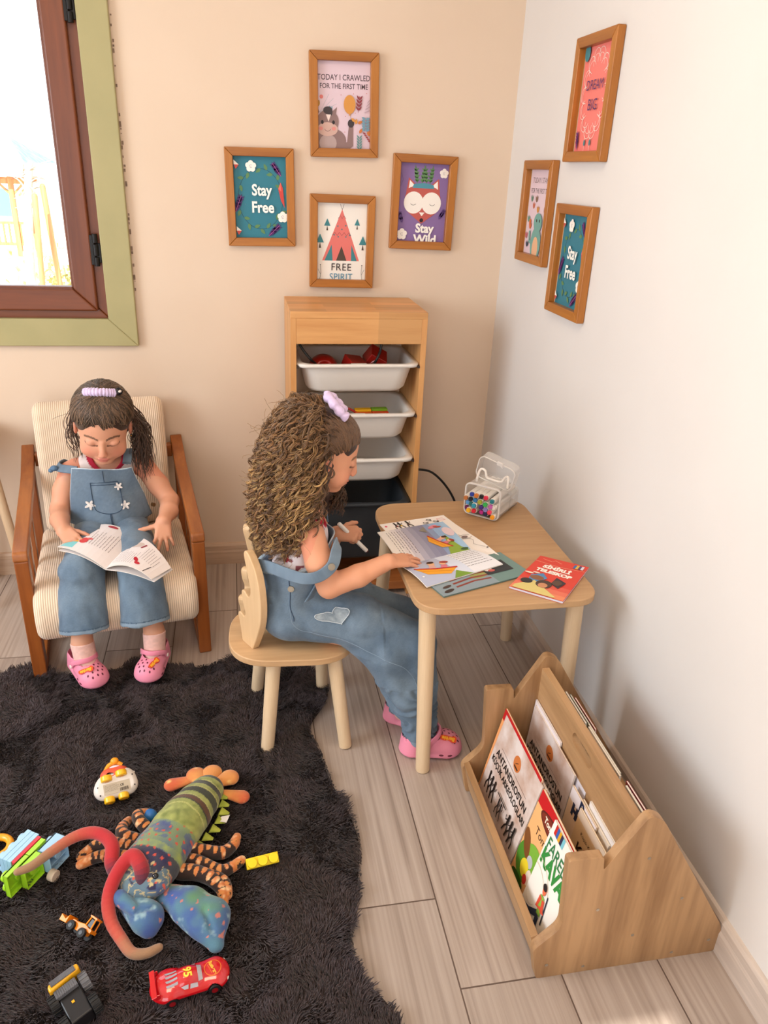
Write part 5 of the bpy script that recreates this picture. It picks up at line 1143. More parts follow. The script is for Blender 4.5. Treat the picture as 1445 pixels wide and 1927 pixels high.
# ================================================================== LIGHT WOODEN STOOL LEG at the left edge (stool mostly out of view)
sl = thing('wooden_stool', 'pale wooden stool at the left edge beside the armchair', 'stool', (-1.86, -0.16, 0))
bm = B(); cyl(bm, (-1.865, -0.16, 0.585), (-1.865, -0.16, 0.61), 0.14, n=36); obj('seat', bm, SEATW, sl, world=True, bevel=0.004)
for x, y, tx, ty in ((-1.715, -0.16, -1.775, -0.16), (-2.00, -0.16, -1.95, -0.16), (-1.865, -0.30, -1.865, -0.24), (-1.865, -0.04, -1.865, -0.08)):
    bm = B(); cyl(bm, (x, y, 0), (tx, ty, 0.585), 0.014, 0.017, 20); obj('leg', bm, BIRCH, sl, world=True, bevel=0.002)

# ================================================================== ARMCHAIR
AWZ = wood('teak_z', '9c5826', '743914', 'Z', 0.7, 0.33, contrast=0.8); AWY = wood('teak_y', 'a8642e', '7c4018', 'Y', 0.7, 0.33, contrast=0.8)
AC = Matrix.Translation((-1.323, -0.640, 0)) @ Matrix.Rotation(R(8.97), 4, 'Z')
ac = thing('rocking_armchair', 'small armchair with brown wooden frame and cream corduroy cushion by the back wall', 'armchair', AC.to_translation(), rotz=R(8.97))
def sideprof(bm, outer, wd, u0, u1):
    """ribbon of given width along a path in (v,z), extruded across u"""
    pass
for sg in (-1, 1):
    ua, ub = (0.226, 0.266) if sg > 0 else (-0.266, -0.226); um = (ua+ub)/2
    def slab(name, pts, mm, ua_=ua, ub_=ub, bev=0.004):
        bm = B(); prism(bm, pts, ub_-ua_, Matrix(((0, 0, 1, ua_), (-1, 0, 0, 0), (0, 1, 0, 0), (0, 0, 0, 1)))); return obj(name, bm, mm, ac, bevel=bev)
    # v forward positive -> y = -v
    slab('arm', roundpoly([(0.014, 0.398, 0.01), (0.010, 0.428, 0.012), (-0.24, 0.460, 0.05), (-0.44, 0.483, 0.05), (-0.60, 0.545, 0.012), (-0.595, 0.512, 0.008), (-0.44, 0.452, 0.04), (-0.24, 0.428, 0.04), (-0.03, 0.400, 0.004)], 0.01, 6), AWY)
    slab('front_leg', [(0.012, 0.0), (0.010, 0.399), (-0.036, 0.402), (-0.045, 0.0)], AWZ, ua+0.001, ub-0.001)
    slab('runner', [(-0.042, 0.0), (-0.044, 0.034), (-0.47, 0.030), (-0.56, 0.0)], AWY, ua+0.002, ub-0.002)
    slab('rear_leg', [(-0.47, 0.02), (-0.52, 0.02), (-0.555, 0.50), (-0.51, 0.48)], AWZ, ua+0.004, ub-0.004)
    for v0, v1 in ((-0.16, -0.19), (-0.30, -0.33)):
        slab('slat', [(v0, 0.025), (v0-0.035, 0.025), (v1-0.045, 0.445), (v1-0.01, 0.44)], AWZ, um-0.006, um+0.006, 0.002)
for v, z, nm in ((-0.02, 0.145, 'front_rail'), (-0.45, 0.20, 'rear_rail'), (-0.56, 0.50, 'back_rail')):
    bm = B(); box(bm, (0, -v, z), (0.452, 0.03, 0.045)); obj(nm, bm, AWY, ac, bevel=0.003)
def corduroy():
    m, nt, b = pbsdf('corduroy'); L = nt.links.new
    a = N(nt, 'ShaderNodeAttribute', attribute_name='Col'); n1 = N(nt, 'ShaderNodeTexNoise'); n1.inputs['Scale'].default_value = 600; n1.inputs['Detail'].default_value = 2
    tc = N(nt, 'ShaderNodeTexCoord'); L(tc.outputs['Object'], n1.inputs['Vector']); bp = N(nt, 'ShaderNodeBump'); bp.inputs['Strength'].default_value = 0.3; bp.inputs['Distance'].default_value = 0.001
    L(n1.outputs[0], bp.inputs['Height']); L(bp.outputs[0], b.inputs['Normal']); L(a.outputs['Color'], b.inputs['Base Color']); b.inputs['Roughness'].default_value = 0.9; b.inputs['Sheen Weight'].default_value = 0.35; b.inputs['Specular IOR Level'].default_value = 0.2
    return m
CORD = corduroy()
def cushion(name, prof, u0, u1, lam=0.0062, amp=0.0019, rnd=0.028, sag=None):
    """closed profile in (v,z) swept across u with corduroy ribs and rounded ends"""
    P = spline([(a, b_, 0) for a, b_ in prof], 7, True)[:, :2]; n = len(P)
    T = np.roll(P, -1, 0)-np.roll(P, 1, 0); T /= np.linalg.norm(T, axis=1)[:, None]; Nn = np.stack([T[:, 1], -T[:, 0]], 1)
    c0 = P.mean(0); 
    if ((P-c0)*Nn).sum() < 0: Nn = -Nn
    us = np.concatenate([[u0], np.linspace(u0+0.0005, u1-0.0005, int((u1-u0)/lam*5)), [u1]]); V = []; Cc = []
    base = lc('ecd4ba'); dark = lc('957659')  # grooves between ribs have their shade put into the colour
    for u in us:
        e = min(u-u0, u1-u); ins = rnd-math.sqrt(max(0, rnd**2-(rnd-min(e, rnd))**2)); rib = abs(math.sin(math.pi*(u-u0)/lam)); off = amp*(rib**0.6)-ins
        Q = P+Nn*off
        if sag is not None: Q = Q+np.array([0, 1])[None]*np.array([sag(u, q[0], q[1]) for q in Q])[:, None]
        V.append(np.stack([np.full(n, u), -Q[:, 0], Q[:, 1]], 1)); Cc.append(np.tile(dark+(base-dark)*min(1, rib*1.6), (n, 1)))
    V = np.concatenate(V); Cc = np.concatenate(Cc); m = len(us); i, j = np.meshgrid(np.arange(m-1), np.arange(n), indexing='ij'); j2 = (j+1) % n
    F = np.stack([i*n+j, i*n+j2, (i+1)*n+j2, (i+1)*n+j], -1).reshape(-1, 4)
    capsV = []; 
    for e in (0, m-1):
        c = V[e*n:(e+1)*n].mean(0); capsV.append(c)
    V = np.vstack([V, capsV]); Cc = np.vstack([Cc, [base, base]]); a0 = len(V)-2
    j = np.arange(n); j2 = (j+1) % n
    F = np.vstack([F, np.stack([j2, j, np.full(n, a0), np.full(n, a0)], 1)[:, [0, 1, 2, 2]], np.stack([(m-1)*n+j, (m-1)*n+j2, np.full(n, a0+1), np.full(n, a0+1)], 1)])
    me = mesh_np(name, V, F[:(m-1)*n], True, None)
    me = bpy.data.meshes.new(name); me.from_pydata(V.tolist(), [], [tuple(f) if f[2] != f[3] else tuple(f[:3]) for f in F.tolist()]); me.update()
    ca = me.color_attributes.new('Col', 'FLOAT_COLOR', 'POINT'); c4 = np.ones((len(V), 4), np.float32); c4[:, :3] = Cc; ca.data.foreach_set('color', c4.ravel())
    for p in me.polygons: p.use_smooth = True
    return link(name, me, CORD, ac)
def seat_sag(u, v, z):
    return -0.014*math.exp(-((u+0.01)/0.13)**2-((v+0.28)/0.16)**2)*(z > 0.2)
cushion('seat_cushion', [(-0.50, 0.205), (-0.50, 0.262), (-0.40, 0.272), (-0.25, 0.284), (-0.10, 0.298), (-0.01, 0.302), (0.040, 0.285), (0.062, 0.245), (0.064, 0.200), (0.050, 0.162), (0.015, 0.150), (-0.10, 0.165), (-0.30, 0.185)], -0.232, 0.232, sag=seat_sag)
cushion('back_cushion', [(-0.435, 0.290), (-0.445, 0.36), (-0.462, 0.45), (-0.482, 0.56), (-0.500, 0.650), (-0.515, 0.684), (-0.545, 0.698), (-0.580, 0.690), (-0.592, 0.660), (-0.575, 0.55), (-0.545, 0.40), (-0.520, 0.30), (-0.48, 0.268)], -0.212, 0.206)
# ================================================================== TOYS ON THE RUG
RZ = 0.017     # what rests on the pile sinks a little
# --- plush lobster
lob = thing('plush_lobster', 'large plush lobster with striped green tail and blue claws on the rug', 'soft toy', (-1.12, -1.42, RZ))
def field(name, s, colf, m, parent, it=2, label=None):
    V, F = s.mesh(); V = relax(V, F, it); return link(name, mesh_np(name, V, F, True, colf(V)), m, parent, True, False, label)
PLUSH = vcol('plush', 0.85, bump=0.35, bscale=420, sheen=0.3, spec=0.2)
def mixc(a, b, t): t = np.clip(t, 0, 1)[:, None]; return a*(1-t)+b*t
axis = np.array([(-1.045, -1.238), (-1.055, -1.270), (-1.075, -1.312), (-1.098, -1.355), (-1.118, -1.392), (-1.133, -1.422), (-1.147, -1.450), (-1.165, -1.488), (-1.178, -1.520), (-1.188, -1.548)])
arad = [0.022, 0.040, 0.050, 0.056, 0.058, 0.057, 0.060, 0.062, 0.052, 0.030]
s = SDF((-1.27, -1.60, 0.0), (-0.97, -1.20, 0.14), 0.0026)
for i in range(len(axis)-1):
    h0, h1 = 0.020+arad[i]*0.72, 0.020+arad[i+1]*0.72; s.cap((*axis[i], h0), (*axis[i+1], h1), arad[i], arad[i+1], 0.006, flat=(0, 0, 1), fs=0.74)
s.ell((-1.215, -1.500, 0.075), (0.030, 0.026, 0.018), k=0.012); s.ell((-1.150, -1.548, 0.075), (0.028, 0.026, 0.018), k=0.012)
s.cap((-1.182, -1.52, 0.05), (-1.207, -1.562, 0.045), 0.030, 0.010, 0.012)
arc_len = np.concatenate([[0], np.cumsum(np.linalg.norm(np.diff(axis, axis=0), axis=1))])
def axpos(V):
    best = np.full(len(V), 9.0); sp = np.zeros(len(V)); sd_ = np.zeros(len(V))
    for i in range(len(axis)-1):
        a, b = axis[i], axis[i+1]; d = b-a; t = np.clip(((V[:, :2]-a)@d)/(d@d), -0.0, 1); q = V[:, :2]-a-t[:, None]*d; dist = np.linalg.norm(q, axis=1); k = dist < best
        best[k] = dist[k]; sp[k] = arc_len[i]+t[k]*np.linalg.norm(d); sd_[k] = (np.sign(d[0]*q[:, 1]-d[1]*q[:, 0])*dist)[k]
    return sp, sd_
def lobcol(V):
    sp, sd_ = axpos(V); n1 = vnoise(V, 28, 2, 3); n2 = vnoise(V, 70, 4, 2); n3 = vnoise(V, 14, 7, 2)
    sw = sp+0.014*(1-(sd_/0.055)**2)+0.004*n1        # arched bands
    olive = mixc(np.tile(lc('6f7a3c'), (len(V), 1)), lc('a3a85e'), 0.5+0.9*n2); dk = mixc(np.tile(lc('2a2722'), (len(V), 1)), lc('3d4030'), 0.5+n1)
    ph = (sw/0.0335) % 1.0; band = (ph > 0.45) & (sw < 0.135); col = np.where(band[:, None], dk, olive)
    edge = (np.abs(ph-0.42) < 0.05) & (sw < 0.17); col = np.where(edge[:, None], mixc(col, lc('b9b570'), np.full(len(V), 0.8)), col)
    br = (sw > 0.118) & (sw < 0.130); col = np.where(br[:, None], lc('5a3a26')[None], col)
    low = V[:, 2] < 0.034+0.006*n1; col = np.where((low & (sp < 0.19))[:, None], mixc(np.tile(lc('8a9a3a'), (len(V), 1)), lc('b5bd58'), 0.5+n2), col)
    # carapace
    ca_ = mixc(mixc(np.tile(lc('5a6f7c'), (len(V), 1)), lc('7e8f5c'), 0.35+1.4*n3), lc('3a4270'), (n1-0.05)*2.4); ca_ = mixc(ca_, lc('9aa84e'), (np.abs((sp-0.262+0.006*n1)/0.010) < 1)*0.75*(0.5+n2)); ca_ = mixc(ca_, lc('2b1f38'), ((sp > 0.272) & (n1+n3 > -0.15))*0.8)
    ca_ = mixc(ca_, lc('3f4a86'), ((sp > 0.195) & (sp < 0.24) & (n1 > 0.0))*0.6)
    u = sp/0.0165; w_ = sd_/0.0165; iu = np.floor(u); iw = np.floor(w_+0.5*(iu % 2)); fu = u-iu-0.5; fw = w_+0.5*(iu % 2)-iw-0.5; hs = np.abs(np.sin(iu*12.9+iw*78.2)*43758) % 1
    spot = (fu**2+fw**2 < 0.035) & (hs > 0.30); ca_ = np.where(spot[:, None], lc('c04e3c')[None], ca_)
    fr_ = (sp > 0.300) & (np.abs(n2) < 0.06); ca_ = np.where(fr_[:, None], lc('b9a67a')[None], ca_)
    return np.where((sp > 0.190)[:, None], ca_, col)
field('body', s, lobcol, PLUSH, lob)
# scalloped skirt along the right of the tail
for i, (x, y, r) in enumerate(((-1.018, -1.287, 0.013), (-1.014, -1.312, 0.014), (-1.014, -1.337, 0.014), (-1.022, -1.362, 0.014), (-1.034, -1.386, 0.014), (-1.050, -1.408, 0.014), (-1.066, -1.428, 0.014), (-1.150, -1.318, 0.012), (-1.170, -1.345, 0.012), (-1.176, -1.372, 0.012))):
    bm = B(); cyl(bm, (x-(0.010 if i < 7 else -0.008), y+0.004, 0.040), (x+(0.012 if i < 7 else -0.010), y-0.004, 0.034), r*0.95, r*0.28, 16); bmesh.ops.scale(bm, vec=(1, 1, 0.45), space=Matrix.Translation((0, 0, -0.037)), verts=bm.verts[:]); obj('scallop', bm, noisy('lob_lime', '8a9636', 'aeb44a', 40, 0.85, 0.2), lob, world=True, bevel=0.002)
def fancol(V):
    n1 = vnoise(V, 60, 3, 3); c0 = np.array([-1.04, -1.245]); d = np.linalg.norm(V[:, :2]-c0, axis=1); return mixc(mixc(np.tile(lc('d9914e'), (len(V), 1)), lc('c9603c'), (d-0.045)*22+0.5*n1), lc('ecc478'), (n1-0.15)*2.2)
for a, b_, r0, r1, z in (((-1.088, -1.214), (-1.143, -1.218), 0.011, 0.020, 0.035), ((-1.072, -1.236), (-1.084, -1.204), 0.014, 0.025, 0.045), ((-1.050, -1.238), (-1.044, -1.206), 0.014, 0.025, 0.05), ((-1.030, -1.246), (-1.002, -1.224), 0.014, 0.025, 0.045), ((-1.028, -1.268), (-0.972, -1.283), 0.009, 0.020, 0.035)):
    s = SDF((min(a[0], b_[0])-0.03, min(a[1], b_[1])-0.03, 0.01), (max(a[0], b_[0])+0.03, max(a[1], b_[1])+0.03, 0.08), 0.0022); s.cap((*a, z), (*b_, z-0.008), r0, r1, flat=(0, 0, 1), fs=0.55); field('tail_lobe', s, fancol, PLUSH, lob, 1)
def legcol(P, blotch=0.0155):
    P = np.array(P)[:, :3]; al = np.concatenate([[0], np.cumsum(np.linalg.norm(np.diff(P, axis=0), axis=1))])
    def f(V):
        best = np.full(len(V), 9.0); sp = np.zeros(len(V)); sd_ = np.zeros(len(V))
        for i in range(len(P)-1):
            d = P[i+1]-P[i]; t = np.clip(((V-P[i])@d)/(d@d), 0, 1); q = V-P[i]-t[:, None]*d; dist = np.linalg.norm(q, axis=1); k = dist < best; best[k] = dist[k]; sp[k] = al[i]+t[k]*np.linalg.norm(d); sd_[k] = (d[0]*q[:, 1]-d[1]*q[:, 0])[k]/np.linalg.norm(d)
        n1 = vnoise(V, 90, 6, 2); u = sp/blotch; fu = (u % 1)-0.5; row = np.floor(u); sh = 0.005*np.sin(row*2.4); on = (fu/0.33)**2+((sd_-sh)/0.011)**2 < 1+0.7*n1
        tip = sp/al[-1]; hot = mixc(mixc(np.tile(lc('cf8a4c'), (len(V), 1)), lc('c65a24'), 0.4+1.4*n1), lc('e6c08e'), (n1-0.1)*2); return np.where((on | ((tip > 0.8) & (n1 > -0.25)))[:, None], hot, lc('33231e')[None])
    return f
def limb(name, P, r0, r1, colf=None, parent=lob, h=0.0022, it=2, fs=1.0):
    P = spline(P, 4); lo = P.min(0)-0.03; hi = P.max(0)+0.03; s = SDF(lo, hi, h); k = len(P); rr = np.interp(np.linspace(0, 1, k), [0, 0.5, 1], [r0, (r0+r1)/2*1.08, r1])*(1.13 if name == 'leg' else 1); s.chain(P, rr, 0.003, flat=(0, 0, 1), fs=fs)
    return field(name, s, colf or legcol(P), PLUSH, parent, it)
limb('leg', [(-1.10, -1.436, 0.045), (-1.060, -1.449, 0.043), (-1.017, -1.454, 0.036), (-0.993, -1.434, 0.034), (-0.984, -1.412, 0.034)], 0.014, 0.0085)
limb('leg', [(-1.10, -1.465, 0.042), (-1.065, -1.480, 0.043), (-1.021, -1.503, 0.036), (-0.995, -1.493, 0.033), (-0.974, -1.477, 0.033)], 0.0135, 0.0085)
limb('leg', [(-1.105, -1.500, 0.045), (-1.072, -1.509, 0.047), (-1.041, -1.527, 0.046), (-1.018, -1.552, 0.038), (-1.012, -1.580, 0.030)], 0.0155, 0.008)
limb('leg', [(-1.06, -1.500, 0.035), (-1.035, -1.515, 0.036), (-1.012, -1.534, 0.034), (-1.006, -1.562, 0.032)], 0.012, 0.010)
limb('leg', [(-1.185, -1.372, 0.045), (-1.205, -1.350, 0.052), (-1.212, -1.326, 0.048), (-1.192, -1.310, 0.036)], 0.013, 0.008)
limb('leg', [(-1.205, -1.400, 0.045), (-1.236, -1.388, 0.052), (-1.244, -1.360, 0.046), (-1.234, -1.326, 0.034)], 0.0135, 0.008)
limb('leg', [(-1.215, -1.418, 0.045), (-1.256, -1.403, 0.046), (-1.290, -1.396, 0.040), (-1.312, -1.406, 0.034), (-1.326, -1.417, 0.032)], 0.0135, 0.009)
limb('leg', [(-1.222, -1.440, 0.040), (-1.258, -1.428, 0.040), (-1.292, -1.424, 0.034), (-1.324, -1.436, 0.030)], 0.0125, 0.009)
limb('feeler_leg', [(-1.195, -1.535, 0.040), (-1.215, -1.535, 0.045), (-1.238, -1.538, 0.034)], 0.008, 0.004)
limb('feeler_leg', [(-1.175, -1.540, 0.034), (-1.150, -1.560, 0.030), (-1.118, -1.583, 0.027)], 0.0125, 0.004)
def clawcol(V):
    n1 = vnoise(V, 26, 12, 3); n2 = vnoise(V, 60, 15, 3); c = mixc(mixc(np.tile(lc('52788a'), (len(V), 1)), lc('3f5590'), 0.5+1.5*n1), lc('5f8a66'), (vnoise(V, 17, 5, 2)-0.05)*2.2); c = mixc(c, lc('a3c0c0'), (n2-0.25)*2.0)
    sp = vnoise(V, 95, 33, 1); return np.where((sp > 0.62)[:, None], lc('b9756c')[None], c)
s = SDF((-1.16, -1.71, 0.01), (-0.98, -1.52, 0.12), 0.0026)
s.cap((-1.135, -1.550, 0.045), (-1.088, -1.585, 0.05), 0.022, 0.036, 0.01, flat=(0, 0, 1), fs=0.8)
s.cap((-1.075, -1.598, 0.050), (-1.045, -1.625, 0.050), 0.040, 0.044, 0.014, flat=(0, 0, 1), fs=0.66)
s.cap((-1.035, -1.625, 0.050), (-1.024, -1.683, 0.042), 0.034, 0.012, 0.012, flat=(0, 0, 1), fs=0.75); s.cap((-1.070, -1.622, 0.050), (-1.030, -1.682, 0.042), 0.026, 0.012, 0.012, flat=(0, 0, 1), fs=0.8)
s.cap((-1.050, -1.628, 0.080), (-1.032, -1.666, 0.066), 0.0040, 0.0060, 0.006, 'sub'); s.cap((-1.050, -1.628, 0.082), (-1.078, -1.618, 0.084), 0.004, 0.001, 0.008, 'sub'); s.cap((-1.050, -1.628, 0.082), (-1.040, -1.600, 0.086), 0.004, 0.001, 0.008, 'sub')
field('claw', s, clawcol, PLUSH, lob)
s = SDF((-1.25, -1.66, 0.0), (-1.11, -1.51, 0.11), 0.0026)
s.cap((-1.205, -1.553, 0.040), (-1.165, -1.605, 0.045), 0.026, 0.034, 0.01, flat=(0, 0, 1), fs=0.85); s.cap((-1.165, -1.600, 0.045), (-1.160, -1.626, 0.035), 0.028, 0.014, 0.01)
s.cap((-1.222, -1.560, 0.060), (-1.184, -1.603, 0.066), 0.017, 0.011, 0.002); s.cap((-1.182, -1.606, 0.074), (-1.150, -1.604, 0.070), 0.005, 0.003, 0.008, 'sub'); s.cap((-1.170, -1.600, 0.078), (-1.160, -1.575, 0.076), 0.003, 0.001, 0.006, 'sub')
field('claw', s, clawcol, PLUSH, lob)
def antcol(P):
    P = np.array(P); 
    def f(V):
        d = ((V[:, None, :]-P[None])**2).sum(2); t = d.argmin(1)/(len(P)-1); n1 = vnoise(V, 40, 2, 2); c = mixc(np.tile(lc('4a2a3a'), (len(V), 1)), lc('b02c30'), (t-0.04)*9); c = mixc(c, lc('c0604a'), (t-0.40)*3.0); return mixc(c, lc('9a7658'), (t-0.60)*4+0.4*n1)
    return f
for P, r0, r1 in (([(-1.176, -1.545, 0.075), (-1.180, -1.524, 0.100), (-1.200, -1.499, 0.108), (-1.228, -1.520, 0.090), (-1.244, -1.558, 0.066), (-1.237, -1.598, 0.045), (-1.210, -1.640, 0.034), (-1.189, -1.666, 0.030), (-1.162, -1.671, 0.030), (-1.138, -1.662, 0.030)], 0.0160, 0.0080), ([(-1.232, -1.510, 0.070), (-1.245, -1.488, 0.085), (-1.247, -1.458, 0.100), (-1.268, -1.432, 0.105), (-1.300, -1.420, 0.105), (-1.335, -1.430, 0.104), (-1.372, -1.462, 0.104), (-1.402, -1.492, 0.104), (-1.428, -1.503, 0.104)], 0.0160, 0.0072)):
    Q = spline(P, 4); limb('antenna', P, r0, r1, antcol(Q))
for x, y in ((-1.208, -1.500), (-1.150, -1.546)):
    bm = B(); ball(bm, (x, y, 0.094), 0.0068, 16); obj('eye', bm, mat('black_gloss', '0c0b0c', 0.08, coat=0.6), lob, world=True, smooth=True)
bm = B(); t_ = [(-1.020, -1.352), (-1.000, -1.350), (-1.008, -1.372), (-1.024, -1.366)]; prism(bm, t_, 0.001, z0=0.040); obj('care_tag', bm, mat('tag_white', 'e9e4df', 0.7), lob, world=True)
bm = B(); ball(bm, (-1.186, -1.322, 0.036), (0.017, 0.017, 0.016), 20); tag(obj('toy_ball', bm, mat('blue_plastic', '2f6fb4', 0.4), smooth=True), 'small blue toy ball half hidden behind the lobster', 'ball')

# --- building brick assembly lying on its side
O2 = Vector((-1.4385, -1.4690, 0)); ba = Vector((0.52, 0.854, 0)); aa = Vector((-0.854, 0.52, 0))
BRM = Matrix(((ba.x, aa.x, 0, O2.x), (ba.y, aa.y, 0, O2.y), (0, 0, 1, 0.020), (0, 0, 0, 1)))   # x=b, y=a, z=up
# the frame is left handed unless b x a = +z
asm = thing('brick_assembly', 'joined blue, red and green building bricks lying on their side at the rug\'s left edge', 'toy bricks', O2)
LB = mat('brick_light_blue', 'a3cbe6', 0.3, coat=0.2); DB = mat('brick_blue_in', '2f5fa6', 0.4); GR = mat('brick_green', 'a5d82c', 0.3, coat=0.2); RDm = mat('brick_red', 'd83a48', 0.35)
def brick(b0, b1, a0, a1, m, studs=(), open_=False, z1=0.060, inner=None):
    bm = B()
    if open_:
        t = 0.0018; mbox(bm, (b0, a0, 0), (b0+t, a1, z1)); mbox(bm, (b1-t, a0, 0), (b1, a1, z1)); mbox(bm, (b0, a0, 0), (b1, a1, t)); mbox(bm, (b0, a0, z1-t), (b1, a1, z1)); mbox(bm, (b0, a1-0.004, 0), (b1, a1, z1))
        cyl(bm, ((b0+b1)/2, a0+0.003, z1*0.5), ((b0+b1)/2, a1-0.002, z1*0.5), 0.0085, n=20); 
        for zz in (0.25, 0.75): mbox(bm, (b0+t, a0+0.006, z1*zz-0.001), (b1-t, a1, z1*zz+0.001))
    else: mbox(bm, (b0, a0, 0), (b1, a1, z1))
    for bs in studs:
        for zz in (0.27, 0.73): cyl(bm, (bs, a1-0.001, z1*zz), (bs, a1+0.0085, z1*zz), 0.0115, n=24)
    bmesh.ops.transform(bm, matrix=BRM, verts=bm.verts[:]); return obj('brick', bm, m, asm, world=True, bevel=0.0007)
brick(0.0, 0.048, -0.018, -0.001, GR, open_=True); brick(-0.029, 0.0325, 0.0, 0.013, GR, (-0.017,), open_=True); brick(0.0335, 0.080, -0.0005, 0.011, GR)
brick(0.006, 0.082, 0.0135, 0.0225, RDm); brick(0.004, 0.086, 0.023, 0.0335, LB); brick(0.004, 0.086, 0.034, 0.0445, LB); brick(0.004, 0.087, 0.045, 0.056, LB, (0.018, 0.045, 0.072))
brick(0.050, 0.104, -0.036, -0.006, LB, (0.090,), open_=True)
bm = B(); cyl(bm, BRM @ Vector((0.047, -0.034, 0.004)), BRM @ Vector((0.047, -0.050, 0.004)), 0.013, n=24); obj('wheel', bm, mat('cream_plastic', 'd8c4ac', 0.4), asm, world=True, bevel=0.002)
bm = B(); box(bm, (-1.375, -1.425, 0.05), (0.001, 0.001, 0.001)); bm.free()
ring_pts = [(-1.510+0.028*math.cos(a), -1.372+0.028*math.sin(a), 0.042) for a in np.linspace(0, 2*math.pi, 24, endpoint=False)]
V, F = tube_np([np.array(ring_pts+[ring_pts[0], ring_pts[1]])], [0.0085], 12); tag(link('toy_ring', mesh_np('toy_ring', V, F), mat('orange_yellow', 'f0a020', 0.35, coat=0.3)), 'orange toy ring partly behind the blue bricks at the left edge', 'toy ring')

# --- yellow three stud brick
YB = mat('brick_yellow', 'f2d216', 0.35, coat=0.25)
MY = Matrix.Translation((-0.929, -1.487, 0.034)) @ Matrix.Rotation(R(9), 4, 'Z') @ Matrix.Rotation(R(38), 4, 'X')
yb_ = thing('toy_brick', 'yellow three stud building brick lying alone right of the lobster', 'toy brick', MY.to_translation(), rot=MY.to_euler())
bm = B(); box(bm, (0, 0, -0.004), (0.072, 0.023, 0.020)); obj('brick_body', bm, YB, yb_, bevel=0.0015)
for x in (-0.024, 0, 0.024):
    bm = B(); cyl(bm, (x, 0, 0.005), (x, 0, 0.0155), 0.0107, n=28); obj('stud', bm, YB, yb_, bevel=0.0012)

# --- overturned white and yellow baby toy car
MV = Matrix.Translation((-1.275, -1.222, 0.052)) @ Matrix.Rotation(R(14), 4, 'Z') @ Matrix.Rotation(R(32), 4, 'X')
vt = thing('toy_car', 'overturned white baby toy car with yellow wheels lying on the rug\'s far side', 'toy car', MV.to_translation(), rot=MV.to_euler())
CW = mat('cream_white', 'dcd3ca', 0.4); YW = mat('wheel_yellow', 'f2b818', 0.3, coat=0.3)
s = SDF((-0.06, -0.05, -0.035), (0.06, 0.055, 0.02), 0.0016)
s.cap((-0.026, -0.008, -0.002), (0.026, -0.008, -0.002), 0.026, 0.026, 0.004, flat=(0, 0, 1), fs=0.62); s.cap((-0.022, 0.006, -0.004), (0.024, 0.010, -0.004), 0.022, 0.024, 0.006, flat=(0, 0, 1), fs=0.72)
s.half((0, 0, 0.011), (0, 0, 1)); V, F = s.mesh(); V = relax(V, F, 1); link('chassis', mesh_np('chassis', V, F), CW, vt)
s = SDF((-0.05, 0.0, -0.05), (0.055, 0.06, 0.01), 0.0018); s.cap((-0.012, 0.022, -0.010), (0.016, 0.024, -0.010), 0.022, 0.020, 0.004); V, F = s.mesh(); link('roof', mesh_np('roof', V, F), mat('coral_plastic', 'd8583c', 0.4), vt)
bm = B(); ball(bm, (0.004, 0.041, -0.004), (0.014, 0.006, 0.006), 16); obj('window', bm, mat('win_pink', 'ecd0d8', 0.2), vt, smooth=True)
V, F = tube_np([spline([(-0.020, 0.036, -0.006), (-0.008, 0.050, -0.004), (0.010, 0.052, -0.004), (0.022, 0.044, -0.006)], 5)], [0.0052], 10); hb = link('handle', mesh_np('handle', V, F), mat('amber_plastic', 'f09a14', 0.35, coat=0.3), vt)
bm = B(); ball(bm, (0.006, 0.056, 0.0), (0.010, 0.009, 0.008), 18); obj('knob', bm, MATS['amber_plastic'], vt, smooth=True)
for x, y, z, rr_ in ((-0.019, 0.014, 0.010, 0.0135), (0.016, 0.019, 0.010, 0.0135), (-0.019, -0.036, 0.002, 0.0125), (0.014, -0.034, 0.002, 0.0125)):
    bm = B(); cyl(bm, (x, y-0.0075, z), (x, y+0.0075, z), rr_, n=32); o = obj('wheel', bm, YW, vt, bevel=0.003)
    bm = B(); cyl(bm, (x, y-0.0085, z), (x, y-0.0070, z), rr_*0.35, n=16); obj('hub', bm, MATS['amber_plastic'], o)
A = Art(prefix='tl'); A.rect(-0.031, -0.022, 0.031, 0.004, 'b9aa94')
rt = random.Random(2); A.lines(-0.028, -0.001, 0.040, 6, 0.0026, 0.0007, '5c5044', rt); A.text('CE', 0.012, -0.006, 0.007, '2a241e', bold=0.0003)
for k in range(9): A.rect(0.006+k*0.0022, -0.020, 0.0071+k*0.0022+(k % 3)*0.0003, -0.012, '4a4038')
A.finish('label_plate', vt, Matrix.Translation((0.002, -0.003, 0.0114)))
bm = B()
for x, y in ((-0.041, -0.002), (-0.038, -0.022), (0.041, 0.010), (0.043, -0.016)): cyl(bm, (x, y, 0.009), (x, y, 0.0108), 0.0018, n=10)
obj('screw_hole', bm, mat('hole_dark', '2a2420', 0.7), vt)
bm = B(); ball(bm, (0.046, 0.018, -0.002), 0.003, 10); obj('side_button', bm, CW, vt, smooth=True)

